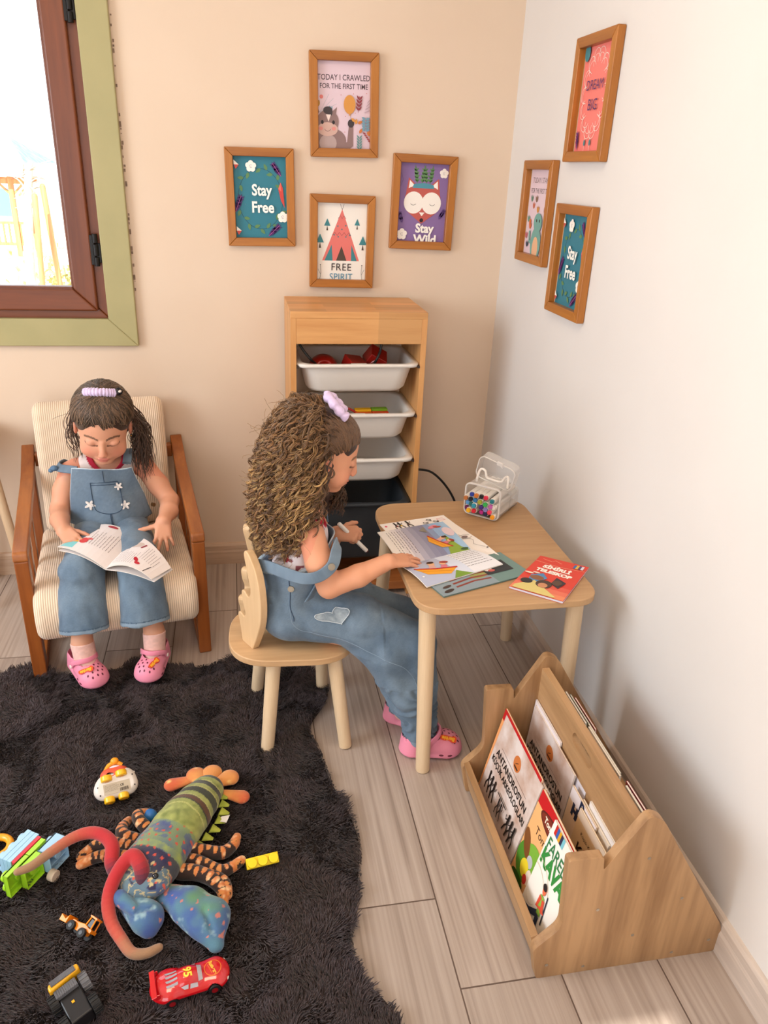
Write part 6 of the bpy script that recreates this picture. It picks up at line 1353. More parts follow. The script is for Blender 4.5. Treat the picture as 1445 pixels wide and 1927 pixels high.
# --- red racing toy car
RM = Matrix.Translation((-1.073, -1.744, RZ+0.004)) @ Matrix.Rotation(R(11), 4, 'Z')
rc = thing('toy_racing_car', 'glossy red toy racing car with number 95 near the rug\'s front', 'toy car', RM.to_translation(), rotz=R(11))
CRD = mat('car_red', 'c4101c', 0.14, coat=0.9, spec=0.6)
s = SDF((-0.08, -0.045, 0.0), (0.08, 0.045, 0.06), 0.0013)
s.cap((-0.046, 0, 0.018), (0.040, 0, 0.015), 0.030, 0.029, 0.004, flat=(0, 0, 1), fs=0.50); s.ell((0.048, 0, 0.015), (0.023, 0.029, 0.0125), k=0.01); s.ell((-0.040, 0, 0.021), (0.028, 0.031, 0.015), k=0.008)
s.ell((-0.008, 0, 0.025), (0.033, 0.022, 0.0185), k=0.005)
for x in (-0.038, 0.040):
    for y in (-0.030, 0.030): s.cap((x, y-0.007, 0.010), (x, y+0.007, 0.010), 0.0125, 0.0125, 0.001, 'sub')
s.half((0, 0, 0.006), (0, 0, -1)); V, F = s.mesh(); V = relax(V, F, 2)
car_me = mesh_np('body', V, F); cb = link('body', car_me, CRD, rc)
from mathutils.bvhtree import BVHTree
def bvh_of(V, F): return BVHTree.FromPolygons([tuple(v) for v in V], [tuple(int(i) for i in f) for f in F])
def drape(A, name, parent, bvh, M, d=(0, 0, -1), lift=0.0004, cell=None, label=None, world=False, back=0.05):
    """lay flat artwork (placed by M) down onto a surface along d"""
    d = Vector(d).normalized()
    def wp(x, y, z):
        p = M @ Vector((x, y, 0)); h = bvh.ray_cast(p-d*back, d); q = h[0] if h[0] else p; return q-d*(lift+z)
    cx = None
    if cell: cx = list(np.arange(-0.15, 0.15, cell))
    return A.finish(name, parent, None, warp=wp, cutx=cx, cuty=cx, label=label, world=world)
cbv = bvh_of(V, F)
A = Art(prefix='car'); A.poly([(0.013, -0.017), (0.013, 0.017), (0.021, 0.0145), (0.021, -0.0145)], 'b9b7bd'); drape(A, 'windshield', rc, cbv, Matrix(), cell=0.004)
A = Art(prefix='car')
for sy in (-1, 1): A.poly([(-0.002, 0.0195*sy), (0.011, 0.0185*sy), (0.011, 0.0235*sy), (-0.004, 0.024*sy)], 'b5b3bb'); A.poly([(-0.020, 0.0200*sy), (-0.006, 0.0195*sy), (-0.007, 0.0235*sy), (-0.014, 0.0235*sy)], 'b5b3bb')
drape(A, 'side_window', rc, cbv, Matrix(), cell=0.004)
A = Art(prefix='car')
for k in range(4): A.poly([(-0.044, -0.016+k*0.0085), (-0.024, -0.0145+k*0.0078), (-0.024, -0.0105+k*0.0078), (-0.046, -0.0115+k*0.0085)], '9a979e')
drape(A, 'vent', rc, cbv, Matrix(), cell=0.004)
A = Art(prefix='car', dz=0.0002); A.text('95', 0, 0, 0.021, 'e8742c', bold=0.0012); A.text('95', 0.0005, 0.0006, 0.020, 'f3e04a', bold=0.0004); drape(A, 'racing_number', rc, cbv, Matrix.Translation((-0.006, 0.0, 0)) @ Matrix.Rotation(R(90), 4, 'Z') @ Matrix.Rotation(R(180), 4, 'Z') @ Matrix.Rotation(0, 4, 'Z'), cell=0.003)
A = Art(prefix='car', dz=0.0002); A.line(arc(0, 0, 0.0155, 0, 360, 30), 0.0016, 'e0742c'); A.text('Rust-eze', 0, 0.0, 0.0095, 'f0b040', bold=0.0005, sx=0.85); A.line([(-0.010, -0.006), (0.010, -0.006)], 0.001, 'e0742c'); drape(A, 'bonnet_print', rc, cbv, Matrix.Translation((0.042, 0.001, 0)) @ Matrix.Rotation(R(-75), 4, 'Z'), cell=0.004)
bm = B(); box(bm, (-0.068, 0, 0.036), (0.010, 0.056, 0.0025), Matrix.Rotation(R(-12), 4, 'Y')); box(bm, (-0.062, 0.024, 0.031), (0.010, 0.002, 0.012)); box(bm, (-0.062, -0.024, 0.031), (0.010, 0.002, 0.012)); obj('spoiler', bm, CRD, rc, bevel=0.001)
TY = mat('tyre_black', '121112', 0.6)
for x in (-0.038, 0.040):
    for y in (-0.026, 0.026):
        bm = B(); cyl(bm, (x, y-0.005, 0.0095), (x, y+0.005, 0.0095), 0.0112, n=28); w_ = obj('wheel', bm, TY, rc, bevel=0.0015)
        bm = B(); yy = y+(0.0052 if y > 0 else -0.0052); cyl(bm, (x, yy-0.0004, 0.0095), (x, yy+0.0004, 0.0095), 0.006, n=16); obj('hub', bm, mat('hub_red', '8a1018', 0.3), w_)
bm = B()
for y in (-0.017, 0.017): ball(bm, (0.066, y, 0.017), (0.003, 0.006, 0.003), 12)
obj('headlight', bm, mat('headlight', 'd8d4cc', 0.2), rc, smooth=True)

# --- orange digger lying on its side
ME = Matrix.Translation((-1.290, -1.602, 0.040)) @ Matrix.Rotation(R(-42), 4, 'Z') @ Matrix.Rotation(R(-62), 4, 'X')
ex = thing('toy_digger', 'tiny orange toy digger with black wheels tipped on its side', 'toy digger', ME.to_translation(), rot=ME.to_euler())
OG = mat('digger_orange', 'f08a12', 0.35, coat=0.3)
bm = B(); prism(bm, roundpoly([(-0.024, -0.010), (0.016, -0.010), (0.018, 0.006), (0.006, 0.008), (-0.010, 0.004), (-0.024, 0.004)], 0.003), 0.022, Matrix(((1, 0, 0, 0), (0, 0, 1, -0.011), (0, 1, 0, 0), (0, 0, 0, 1)))); obj('body', bm, OG, ex, bevel=0.001)
bm = B(); prism(bm, [(-0.048, -0.012), (-0.030, -0.010), (-0.032, 0.006), (-0.036, -0.004), (-0.050, 0.0)], 0.034, Matrix(((1, 0, 0, 0), (0, 0, 1, -0.017), (0, 1, 0, 0), (0, 0, 0, 1)))); box(bm, (-0.028, 0, -0.003), (0.012, 0.012, 0.005)); obj('shovel', bm, OG, ex, bevel=0.0008)
bm = B()
for a, b_ in (((0.008, 0.009, 0.006), (0.010, 0.009, 0.024)), ((0.008, -0.009, 0.006), (0.010, -0.009, 0.024)), ((0.024, 0.009, 0.004), (0.022, 0.009, 0.024)), ((0.024, -0.009, 0.004), (0.022, -0.009, 0.024))): cyl(bm, a, b_, 0.0016, n=8)
box(bm, (0.016, 0, 0.025), (0.018, 0.022, 0.003)); box(bm, (0.022, 0, 0.002), (0.012, 0.022, 0.006)); obj('cab', bm, OG, ex)
bm = B(); box(bm, (0.016, 0, 0.014), (0.012, 0.015, 0.014)); obj('cab_window', bm, mat('cab_dark', '1c1a1c', 0.2), ex)
for x in (-0.017, 0.014):
    for y in (-0.0145, 0.0145):
        bm = B(); cyl(bm, (x, y-0.004, -0.008), (x, y+0.004, -0.008), 0.0095, n=24); w_ = obj('wheel', bm, TY, ex, bevel=0.0015)
        bm = B(); cyl(bm, (x, y*1.29, -0.008), (x, y*1.32, -0.008), 0.004, n=12); obj('hub', bm, mat('hub_dark', '2a2626', 0.3), w_)

# --- yellow and black loader at the lower left
ML = Matrix.Translation((-1.285, -1.748, 0.050)) @ Matrix.Rotation(R(32), 4, 'Z') @ Matrix.Rotation(R(-8), 4, 'Y')
ldr = thing('toy_truck', 'yellow and black toy truck tipped up at the lower left of the rug', 'toy truck', ML.to_translation(), rot=ML.to_euler())
YT = mat('truck_yellow', 'e0a41a', 0.3, coat=0.3); BK = mat('truck_black', '141316', 0.4, coat=0.2); GYm = noisy('truck_grey', '5c5c60', '707074', 30, 0.4, 0)
bm = B(); prism(bm, roundpoly([(-0.030, 0.014), (0.030, 0.020), (0.030, 0.034), (-0.028, 0.030)], 0.006), 0.030, Matrix.Translation((0, 0, -0.005))); obj('bonnet', bm, YT, ldr, bevel=0.004)
bm = B(); box(bm, (0.0, 0.026, 0.0262), (0.046, 0.011, 0.002)); 
for k in range(14): box(bm, (-0.021+k*0.0032, 0.026, 0.0275), (0.0012, 0.010, 0.0012))
obj('grille', bm, GYm, ldr)
bm = B(); box(bm, (-0.002, -0.022, -0.004), (0.040, 0.072, 0.030)); obj('chassis', bm, BK, ldr, bevel=0.003)
bm = B(); box(bm, (-0.004, 0.006, 0.014), (0.040, 0.016, 0.010)); 
for k in range(10): box(bm, (-0.021+k*0.0038, 0.006, 0.0195), (0.0014, 0.015, 0.0012))
obj('step_plate', bm, GYm, ldr)
for x, y in ((-0.030, 0.004), (0.028, 0.006), (-0.030, -0.048), (0.026, -0.046)):
    bm = B(); cyl(bm, (x-0.008, y, 0.0), (x+0.008, y, 0.0), 0.0165, n=28)
    for k in range(14):
        a = k*2*math.pi/14; box(bm, (x, y+0.0165*math.cos(a), 0.0165*math.sin(a)), (0.0155, 0.003, 0.003), Matrix.Rotation(a, 4, 'X'))
    w_ = obj('wheel', bm, GYm if x > 0 and y > 0 else TY, ldr, bevel=0.0008)
bm = B(); box(bm, (-0.003, -0.022, 0.0118), (0.005, 0.005, 0.001)); obj('badge', bm, YT, ldr)
# ================================================================== PEOPLE
SKIN = vcol('skin', 0.52, bump=0.04, bscale=700, spec=0.35, sss=0.12)
CLOTH = vcol('denim', 0.85, bump=0.35, bscale=900, sheen=0.15, spec=0.2)
def vnorm(V, F):
    n = np.cross(V[F[:, 2]]-V[F[:, 0]], V[F[:, 3]]-V[F[:, 1]]); out = np.zeros_like(V)
    for k in range(4):
        for t in range(3): out[:, t] += np.bincount(F[:, k], n[:, t], len(V))
    return out/(np.linalg.norm(out, axis=1)[:, None]+1e-12)
def nz(v): v = np.array(v, float); return v/np.linalg.norm(v)
class Head:
    def __init__(h, c, fwd, up, sc=1.0):
        h.c = np.array(c, float); f = nz(fwd); u = np.array(up, float); u = nz(u-(u@f)*f); x = np.cross(f, u); h.R = np.stack([x, f, u], 1); h.s = sc
    def P(h, x, y, z): return h.c+h.R@(np.array([x, y, z])*h.s)
    def L(h, V): return ((V-h.c)@h.R)/h.s
    def add(h, s):
        k = h.s; E = lambda c, r, kk=0.01, op='add': s.ell(h.P(*c), np.array(r)*k, h.R, kk, op)
        E((0, -0.014, 0.026), (0.069, 0.083, 0.072), 0.004); E((0, 0.022, -0.024), (0.057, 0.054, 0.066), 0.02); E((0, 0.048, -0.078), (0.023, 0.020, 0.014), 0.022)
        for q in (-1, 1):
            E((q*0.031, 0.042, -0.042), (0.026, 0.024, 0.026), 0.015)
            E((q*0.027, 0.082, -0.002), (0.013, 0.011, 0.007), 0.012, 'sub'); E((q*0.0275, 0.0605, 0.000), (0.0135, 0.0125, 0.0100), 0.003)
            E((q*0.0068, 0.0815, -0.0325), (0.0052, 0.0055, 0.0045), 0.003)
            E((q*0.069, -0.006, -0.014), (0.0065, 0.014, 0.022), 0.004); E((q*0.0745, -0.003, -0.012), (0.004, 0.007, 0.012), 0.003, 'sub')
        s.cap(h.P(0, 0.072, 0.006), h.P(0, 0.0845, -0.026), 0.0052*k, 0.0082*k, 0.008)
        E((0, 0.066, -0.052), (0.020, 0.010, 0.011), 0.008); E((0, 0.0765, -0.0505), (0.0150, 0.0045, 0.0036), 0.002); E((0, 0.0745, -0.0585), (0.0125, 0.0050, 0.0042), 0.002)
        s.cap(h.P(-0.014, 0.083, -0.0547), h.P(0.014, 0.083, -0.0547), 0.0008, 0.0008, 0.002, 'sub')
    def col(h, V, col, brow='5a3c2c'):
        q = h.L(V); x, y, z = q.T; ax = np.abs(x); front = y > 0.03
        def bl(m, c, t): return col*(1-(m*t)[:, None])+lc(c)[None]*(m*t)[:, None]
        ck = np.exp(-((ax-0.036)**2+(z+0.036)**2)/(2*0.015**2))*front; col = bl(ck, 'd97a66', 0.42)
        col = bl(np.exp(-(x**2+(z+0.028)**2)/(2*0.009**2))*(y > 0.075), 'd0806c', 0.35)
        lip = ((x/0.0165)**2+((z+0.0545)/0.0085)**2 < 1) & (y > 0.060); col = bl(lip.astype(float), 'bb6258', 0.75)
        br = (np.abs(z-(0.0195-0.9*(ax-0.027)**2*20-0.02*(ax-0.027))) < 0.0033) & (ax > 0.010) & (ax < 0.044) & (y > 0.03); col = bl(br.astype(float), brow, 0.85)
        lash = (np.abs(z-(-0.0068+12*(ax-0.0275)**2)) < 0.0027) & (ax > 0.011) & (ax < 0.043) & (y > 0.045); col = bl(lash.astype(float), '2a1a14', 0.9)
        lid = (((ax-0.0275)/0.015)**2+((z-0.000)/0.010)**2 < 1) & front; col = bl(lid.astype(float), 'c88a70', 0.35)
        ear = (ax > 0.066) & (z < 0.012) & (y < 0.03); return bl(ear.astype(float), 'd27a62', 0.45)
def hand(s, W, f, n, t, spread=(0.20, 0.06, -0.08, -0.22), curls=((15, 20, 15),)*4, thumb=(45, 15, 20), sc=1.0, r=0.0060):
    """W wrist, f finger direction, n back-of-hand normal, t towards the thumb"""
    W = np.array(W, float); f = nz(f); n = nz(np.array(n, float)-np.dot(n, f)*f); t0 = np.cross(f, n); t = t0 if np.dot(t0, t) > 0 else -t0
    kn = []
    for i, (off, ln) in enumerate(zip((0.0185, 0.0065, -0.0055, -0.0165), (0.052, 0.055, 0.052, 0.046))):
        K = W+(f*ln+t*off)*sc; kn.append(K); s.cap(W+t*off*0.55*sc, K, 0.0125*sc, 0.0085*sc, 0.006, flat=n, fs=0.85)
    tips = []
    for i, (K, L_) in enumerate(zip(kn, (0.041, 0.046, 0.042, 0.033))):
        a = spread[i]; d = nz(f*math.cos(a)+t*math.sin(a)); ang = 0; p = K; rr = r*(0.88 if i == 3 else 1.0)*sc
        for j, (fr, c) in enumerate(zip((0.44, 0.31, 0.25), curls[i])):
            ang += R(c); q = p+(d*math.cos(ang)-n*math.sin(ang))*L_*fr*sc; s.cap(p, q, rr*(1-0.06*j), rr*(0.94-0.07*j), 0.0022 if j else 0.004); p = q
        tips.append(p)
    b = W+(f*0.014+t*0.017-n*0.004)*sc; a = R(thumb[0]); d = nz(f*math.cos(a)+t*math.sin(a)-n*0.25)
    s.cap(W+t*0.008*sc, b, 0.011*sc, 0.0095*sc, 0.006); ang = 0; p = b
    for j, (L_, c) in enumerate(zip((0.022, 0.018, 0.014), (0,)+tuple(thumb[1:]))):
        ang += R(c); dd = nz(d*math.cos(ang)+(f*0.6-n*0.5)*math.sin(ang)); q = p+dd*L_*sc; s.cap(p, q, (0.0082-0.0008*j)*sc, (0.0076-0.0010*j)*sc, 0.004); p = q
    tips.append(p); return tips
def skincol(V, base='d99e80', tips=()):
    n = vnoise(V, 22, 3, 2)[:, None]; col = lc(base)[None]*(1+0.05*n)
    for T in tips:
        d = np.linalg.norm(V-T, axis=1); m = np.exp(-(d/0.010)**2)[:, None]*0.35; col = col*(1-m)+lc('dd8a74')[None]*m
    return col
def denimcol(V, light=0.0, seed=1):
    n1 = vnoise(V, 9, seed, 3); n2 = vnoise(V*np.array([1, 1, 0.35]), 60, seed+3, 2); n3 = vnoise(V, 420, seed+5, 1); t = np.clip(0.42+0.55*n1+0.22*n2+light, 0, 1)[:, None]
    return (lc('4d6074')*(1-t)+lc('8093a3')*t)*(1+0.10*n3[:, None])
def cloth(name, s, colf, parent, it=3, fold=0.0, fscale=(14, 14, 5), seed=3, mat_=None, disp=None):
    V, F = s.mesh(); V = relax(V, F, it)
    if fold:
        n = vnorm(V, F); w_ = vnoise(V*np.array(fscale)/10, 10, seed, 2); V = V+n*(fold*(1-np.abs(w_)*2.2))[:, None]
    if disp is not None: V = V+vnorm(V, F)*disp(V)[:, None]
    return link(name, mesh_np(name, V, F, True, colf(V)), mat_ or CLOTH, parent, True), bvh_of(V, F)
def seam(name, pts, bvh, r, m, parent, sm=6, off=0.0002):
    P = spline(pts, sm); Q = []
    for p in P:
        h = bvh.find_nearest(Vector(p)); Q.append(np.array(h[0])+np.array(h[1])*off if h[0] is not None else p)
    V, F = tube_np([np.array(Q)], [r], 5); return link(name, mesh_np(name, V, F), m, parent, True)
def ribbon(name, pts, nrm, wd, th, m, parent, sm=6, colf=None):
    P = spline(pts, sm); Nn = spline(nrm, sm); T = np.gradient(P, axis=0); T /= np.linalg.norm(T, axis=1)[:, None]; Nn = Nn-(Nn*T).sum(1)[:, None]*T; Nn /= np.linalg.norm(Nn, axis=1)[:, None]; S_ = np.cross(T, Nn); k = len(P)
    prof = [(-0.5, 0), (-0.49, 0.5), (-0.42, 0.62), (0.42, 0.62), (0.49, 0.5), (0.5, 0), (0.49, -0.5), (-0.49, -0.5)]; n = len(prof)
    V = np.concatenate([(P+S_*a*wd+Nn*b_*th)[:, None] for a, b_ in prof], 1).reshape(-1, 3)
    i, j = np.meshgrid(np.arange(k-1), np.arange(n), indexing='ij'); j2 = (j+1) % n; F = np.stack([i*n+j, i*n+j2, (i+1)*n+j2, (i+1)*n+j], -1).reshape(-1, 4)
    c = [np.array([[0, 1, 6, 7], [1, 2, 3, 6], [3, 4, 5, 6]])]; F = np.vstack([F, c[0], (c[0]+(k-1)*n)[:, ::-1]])
    return link(name, mesh_np(name, V, F, True, (colf or denimcol)(V)), m, parent, True)
THREAD = mat('stitch_light', 'a9b8c4', 0.8); THREAD_D = mat('stitch_dark', '33465c', 0.8)
def strands(name, paths, radii, cols, m, parent, n=4):
    V, F = tube_np(paths, radii, n); C_ = np.concatenate([np.repeat(np.asarray(c, float), n, 0) for c in cols]); return link(name, mesh_np(name, V, F, True, C_), m, parent, True)
HAIR = vcol('hair', 0.38, spec=0.45, sheen=0.1)
CROCP = noisy('croc_pink', 'e88aa4', 'ee97ae', 8, 0.45, 0.02)
# ---------------------------------------------------------------- clog shoe
def clog(parent, M, mirror=1, text_rot=0.0, back_strap=False):
    """local: x across, y forward, z up; sole at z=0; heel y=-0.062 toe y=0.085"""
    def W(p): return np.array(M @ Vector((p[0]*mirror, p[1], p[2])))
    s = SDF((-0.05, -0.08, -0.005), (0.05, 0.10, 0.085), 0.0019)
    s.cap((0, -0.034, 0.010), (0.002, 0.042, 0.010), 0.031, 0.0395, 0.002, flat=(0, 0, 1), fs=0.34)
    s.cap((0, 0.008, 0.026), (0.002, 0.040, 0.022), 0.0335, 0.0365, 0.004, flat=(0, 0, 1), fs=0.80); s.ell((0.002, 0.050, 0.018), (0.036, 0.032, 0.022), k=0.008)
    s.cap((0, -0.032, 0.020), (0, -0.030, 0.045), 0.0315, 0.0305, 0.003); s.cap((0, -0.002, 0.040), (0, 0.010, 0.038), 0.030, 0.030, 0.006)
    s.cap((0, -0.032, 0.045), (0, -0.030, 0.10), 0.0265, 0.027, 0.001, 'sub'); s.cap((0, -0.03, 0.045), (0, 0.012, 0.048), 0.0255, 0.0245, 0.001, 'sub'); s.cap((0, -0.02, 0.062), (0, 0.000, 0.075), 0.027, 0.026, 0.002, 'sub')
    s.half((0, 0, 0.0), (0, 0, -1)); V, F = s.mesh(); V = relax(V, F, 3); bv = bvh_of(V, F)
    Vw = np.array([W(v) for v in V]); 
    if mirror < 0: F = F[:, ::-1]
    body = link('clog', mesh_np('clog', Vw, F), CROCP, parent, True)
    mk = lambda x, y, z: Vector(W((x, y, z)))
    # vent holes, side slots: dark flat shapes painting the shade inside
    A = Art(prefix='hole')
    for j, row in enumerate(((-0.020, -0.007, 0.007, 0.020), (-0.014, 0.0, 0.014, 0.027), (-0.021, -0.007, 0.008, 0.021), (-0.012, 0.003, 0.016))):
        for x in row:
            if x < -0.003 and j < 2: continue
            A.poly(ell(x*0.95, 0.041+j*0.0100, 0.0024, 0.0027, 10), '6a2438', False)
    def wp(x, y, z):
        h = bv.ray_cast(Vector((x, y, 0.15)), Vector((0, 0, -1))); p = h[0]+Vector((0, 0, 0.0004)); return mk(*p)
    A.finish('vent_hole', body, None, warp=wp, world=True)
    A = Art(prefix='hole')
    for y in (0.030, 0.050):
        for sx in (-1, 1): A.poly([(y+u, sx*0.0155+v*sx) for u, v in ell(0, 0, 0.0058, 0.0024, 12)], '6a2438', False)
    def wp2(x, y, z):
        sx = 1 if y > 0 else -1; h = bv.ray_cast(Vector((sx*0.08, x, abs(y))), Vector((-sx, 0, 0))); p = (h[0] or Vector((sx*0.036, x, abs(y))))+Vector((sx*0.0004, 0, 0)); return mk(*p)
    A.finish('side_slot_shade', body, None, warp=wp2, world=True)
    if back_strap: sp = [(-0.033, 0.004, 0.040), (-0.034, -0.030, 0.045), (-0.020, -0.062, 0.050), (0, -0.068, 0.051), (0.020, -0.062, 0.050), (0.034, -0.030, 0.045), (0.033, 0.004, 0.040)]
    else: sp = [(-0.034, -0.004, 0.036), (-0.033, 0.006, 0.052), (-0.021, 0.022, 0.062), (0, 0.030, 0.065), (0.021, 0.022, 0.062), (0.033, 0.006, 0.052), (0.034, -0.004, 0.036)]
    nr = [W((p[0]*1.0+1e-4, (p[1]+0.02)*0.6, 0.010))-W((0, 0, 0)) for p in sp]
    ribbon('ankle_strap', [W(p) for p in sp], nr, 0.0140, 0.0042, CROCP, body, colf=lambda V: np.ones((len(V), 3)))
    for sx in (-1, 1):
        bm = B(); cyl(bm, mk(sx*0.0335, -0.003, 0.037), mk(sx*0.0385, -0.003, 0.037), 0.0058, n=20); obj('rivet', bm, mat('rivet_cream', 'efe4dc', 0.35), body, world=True, bevel=0.0008)
    # charm with lettering
    c0 = bv.ray_cast(Vector((-0.0165, 0.047, 0.15)), Vector((0, 0, -1))); nn = c0[1] if c0[1].z > 0 else -c0[1]; X = Vector((math.cos(text_rot), math.sin(text_rot), 0)); X = (X-X.dot(nn)*nn).normalized(); Y = nn.cross(X)
    if mirror < 0: X = -X
    Mc = Matrix((X, Y, nn)).transposed().to_4x4(); Mc.translation = c0[0]+nn*0.0006
    bm = B(); prism(bm, roundpoly([(-0.020, -0.005), (-0.018, 0.007), (-0.008, 0.008), (0.0, 0.003), (0.010, 0.006), (0.020, 0.004), (0.021, -0.006), (0.008, -0.008), (-0.006, -0.006), (-0.014, -0.010)], 0.004), 0.0026, Mc)
    for v in bm.verts: v.co = mk(*v.co)
    ch_ = obj('charm', bm, mat('charm_red', 'e2502a', 0.35), body, world=True, bevel=0.0008)
    bm = B(); add_text(bm, 'Barbie', Mc @ Matrix.Translation((0, 0, 0.0029)) @ (Matrix.Diagonal((-1, 1, 1, 1)) if mirror < 0 and False else Matrix()), 0.0125, bold=0.0005, shear=0.25, sx=0.95)
    for v in bm.verts: v.co = mk(*v.co)
    obj('charm_lettering', bm, mat('charm_yellow', 'f6b52a', 0.4), body, world=True)
    return body

# ================================================================== GIRL IN THE ARMCHAIR
g1 = thing('person', 'small child with straight dark hair in denim dungarees sitting in the armchair reading', 'person', AC.to_translation(), rotz=0)
def Q1(u, v, z): return np.array(AC @ Vector((u, -v, z)))
D1 = lambda u, v, z: np.array(AC.to_3x3() @ Vector((u, -v, z)))
H1 = Head(Q1(0.010, -0.196, 0.722), D1(-0.08, 0.885, -0.465), D1(0.03, 0.465, 0.885), 1.13)
lo = Q1(0, -0.2, 0)+np.array((-0.32, -0.36, 0.0)); hi = Q1(0, -0.2, 0)+np.array((0.32, 0.26, 0.86))
s = SDF(lo, hi, 0.0023)
H1.add(s); vdir = D1(0, 1, 0)
s.cap(H1.P(0, -0.025, -0.045), Q1(0.010, -0.290, 0.585), 0.030, 0.033, 0.012)
s.cap(Q1(0.005, -0.315, 0.40), Q1(0.008, -0.305, 0.535), 0.080, 0.074, 0.01, flat=vdir, fs=0.72)
s.cap(Q1(-0.080, -0.298, 0.556), Q1(0.098, -0.298, 0.553), 0.031, 0.031, 0.02)
s.cap(Q1(-0.05, -0.34, 0.355), Q1(0.05, -0.34, 0.355), 0.055, 0.055, 0.02)
tips = []
s.chain([Q1(-0.104, -0.295, 0.545), Q1(-0.128, -0.275, 0.490), Q1(-0.146, -0.250, 0.436)], [0.033, 0.033, 0.029], 0.012); s.chain([Q1(-0.146, -0.250, 0.436), Q1(-0.145, -0.185, 0.432), Q1(-0.134, -0.118, 0.426)], [0.030, 0.028, 0.0205], 0.010)
s.chain([Q1(0.120, -0.295, 0.542), Q1(0.155, -0.268, 0.487), Q1(0.186, -0.238, 0.438)], [0.033, 0.033, 0.029], 0.012); s.chain([Q1(0.186, -0.238, 0.438), Q1(0.178, -0.170, 0.432), Q1(0.156, -0.108, 0.428)], [0.030, 0.028, 0.0205], 0.010)
tips += hand(s, Q1(-0.134, -0.118, 0.426), D1(0.42, 0.85, -0.22), D1(-0.30, 0.25, 0.9), D1(0.9, -0.3, 0.25), curls=((25, 30, 25), (30, 35, 25), (35, 40, 30), (40, 40, 30)), thumb=(38, 10, 10), sc=0.98)
tips += hand(s, Q1(0.156, -0.108, 0.428), D1(-0.12, 0.72, -0.66), D1(0.12, 0.66, 0.72), D1(-0.95, 0, 0.3), spread=(0.42, 0.20, -0.22, -0.52), curls=((8, 14, 12), (8, 14, 12), (6, 16, 14), (8, 20, 16)), thumb=(72, -6, -6), sc=1.02)
for sg, kx, ax_, hz in ((-1, -0.092, -0.112, 0), (1, 0.070, 0.092, 0)):
    s.chain([Q1(sg*0.045, -0.335, 0.350), Q1(kx, 0.000, 0.340), Q1(ax_, 0.078, 0.150), Q1(ax_-sg*0.004, 0.090, 0.090)], [0.040, 0.034, 0.0285, 0.025], 0.012)
V, F = s.mesh(); V = relax(V, F, 2, 0.4); col = H1.col(V, skincol(V, 'd59a7c', tips), '5a4030')
link('body', mesh_np('body', V, F, True, col), SKIN, g1, True)
# undershirt
def shirtcol(V):
    d = np.linalg.norm(V-Q1(0.010, -0.280, 0.600), axis=1); red = (d < 0.062); n = vnoise(V, 60, 4, 1); return np.where((red)[:, None], lc('b3263c')[None], np.where((n > 0.62)[:, None], lc('b59a96')[None], lc('ead9d4')[None]))
s = SDF(lo, hi, 0.003)
s.cap(Q1(0.005, -0.315, 0.40), Q1(0.008, -0.303, 0.535), 0.085, 0.079, 0.01, flat=vdir, fs=0.76); s.cap(Q1(-0.055, -0.298, 0.560), Q1(0.073, -0.298, 0.558), 0.0340, 0.0340, 0.02)
s.cap(Q1(0.010, -0.285, 0.57), Q1(0.012, -0.25, 0.66), 0.040, 0.05, 0.004, 'sub'); s.cap(Q1(-0.118, -0.30, 0.60), Q1(-0.112, -0.29, 0.48), 0.042, 0.036, 0.004, 'sub'); s.cap(Q1(0.136, -0.30, 0.60), Q1(0.128, -0.29, 0.48), 0.042, 0.036, 0.004, 'sub')
cloth('undershirt', s, shirtcol, g1, 2, mat_=vcol('cotton', 0.85, spec=0.2))
# dungarees
s = SDF(Q1(0, -0.16, 0)+np.array((-0.26, -0.34, 0.14)), Q1(0, -0.16, 0)+np.array((0.26, 0.34, 0.50)), 0.0028)
s.cap(Q1(-0.045, -0.330, 0.360), Q1(0.048, -0.330, 0.360), 0.070, 0.070, 0.01); s.cap(Q1(0.003, -0.312, 0.38), Q1(0.005, -0.305, 0.455), 0.094, 0.088, 0.02, flat=vdir, fs=0.82)
for sg, kx, cx in ((-1, -0.092, -0.100), (1, 0.070, 0.070)):
    s.chain([Q1(sg*0.045, -0.320, 0.358), Q1(sg*0.062, -0.14, 0.358), Q1(kx, 0.008, 0.346)], [0.064, 0.060, 0.060], 0.008)
    s.cap(Q1(kx, 0.012, 0.340), Q1(cx, 0.080, 0.190), 0.062, 0.072, 0.012, flat=D1(0, 0.9, 0.42), fs=0.80)
for sg, cx in ((-1, -0.100), (1, 0.070)):
    s.cap(Q1(cx, 0.072, 0.205), Q1(cx, 0.100, 0.10), 0.060, 0.064, 0.003, 'sub', flat=D1(0, 0.9, 0.42), fs=0.70)
pc = Q1(0, 0.085, 0.192); s.half(pc, D1(0, 0.30, -0.95), keep=lambda X, Y, Z: Z > 0.26)
s.cap(Q1(0.008, -0.30, 0.45), Q1(0.008, -0.295, 0.60), 0.080, 0.080, 0.004, 'sub', flat=vdir, fs=0.72)
def dcol1(V):
    c = denimcol(V, 0.0, 1); q = (V-pc)@D1(0, 0.30, -0.95); m = (q > -0.012) & (V[:, 2] < 0.25); c = np.where(m[:, None], c*0.72+lc('a9bccb')*0.28, c)
    m2 = (np.abs(q+0.013) < 0.0014) & (V[:, 2] < 0.25); return np.where(m2[:, None], lc('3f5468')[None], c)
def folds1(V):
    v = -((V-np.array(AC.to_translation()))@np.array(AC.to_3x3())[:, 1]); z = V[:, 2]; n = vnoise(V, 10, 6, 2); return 0.0022*np.sin(z*70+5*n+v*25)*np.exp(-((z-0.345)/0.03)**2)*(v > -0.05)+0.0055*vnoise(V*np.array([1, 1, 0.28]), 24, 8, 2)*(z < 0.36)+0.0022*vnoise(V, 30, 9, 2)
ov1, bv1 = cloth('dungarees', s, dcol1, g1, 3, disp=folds1)
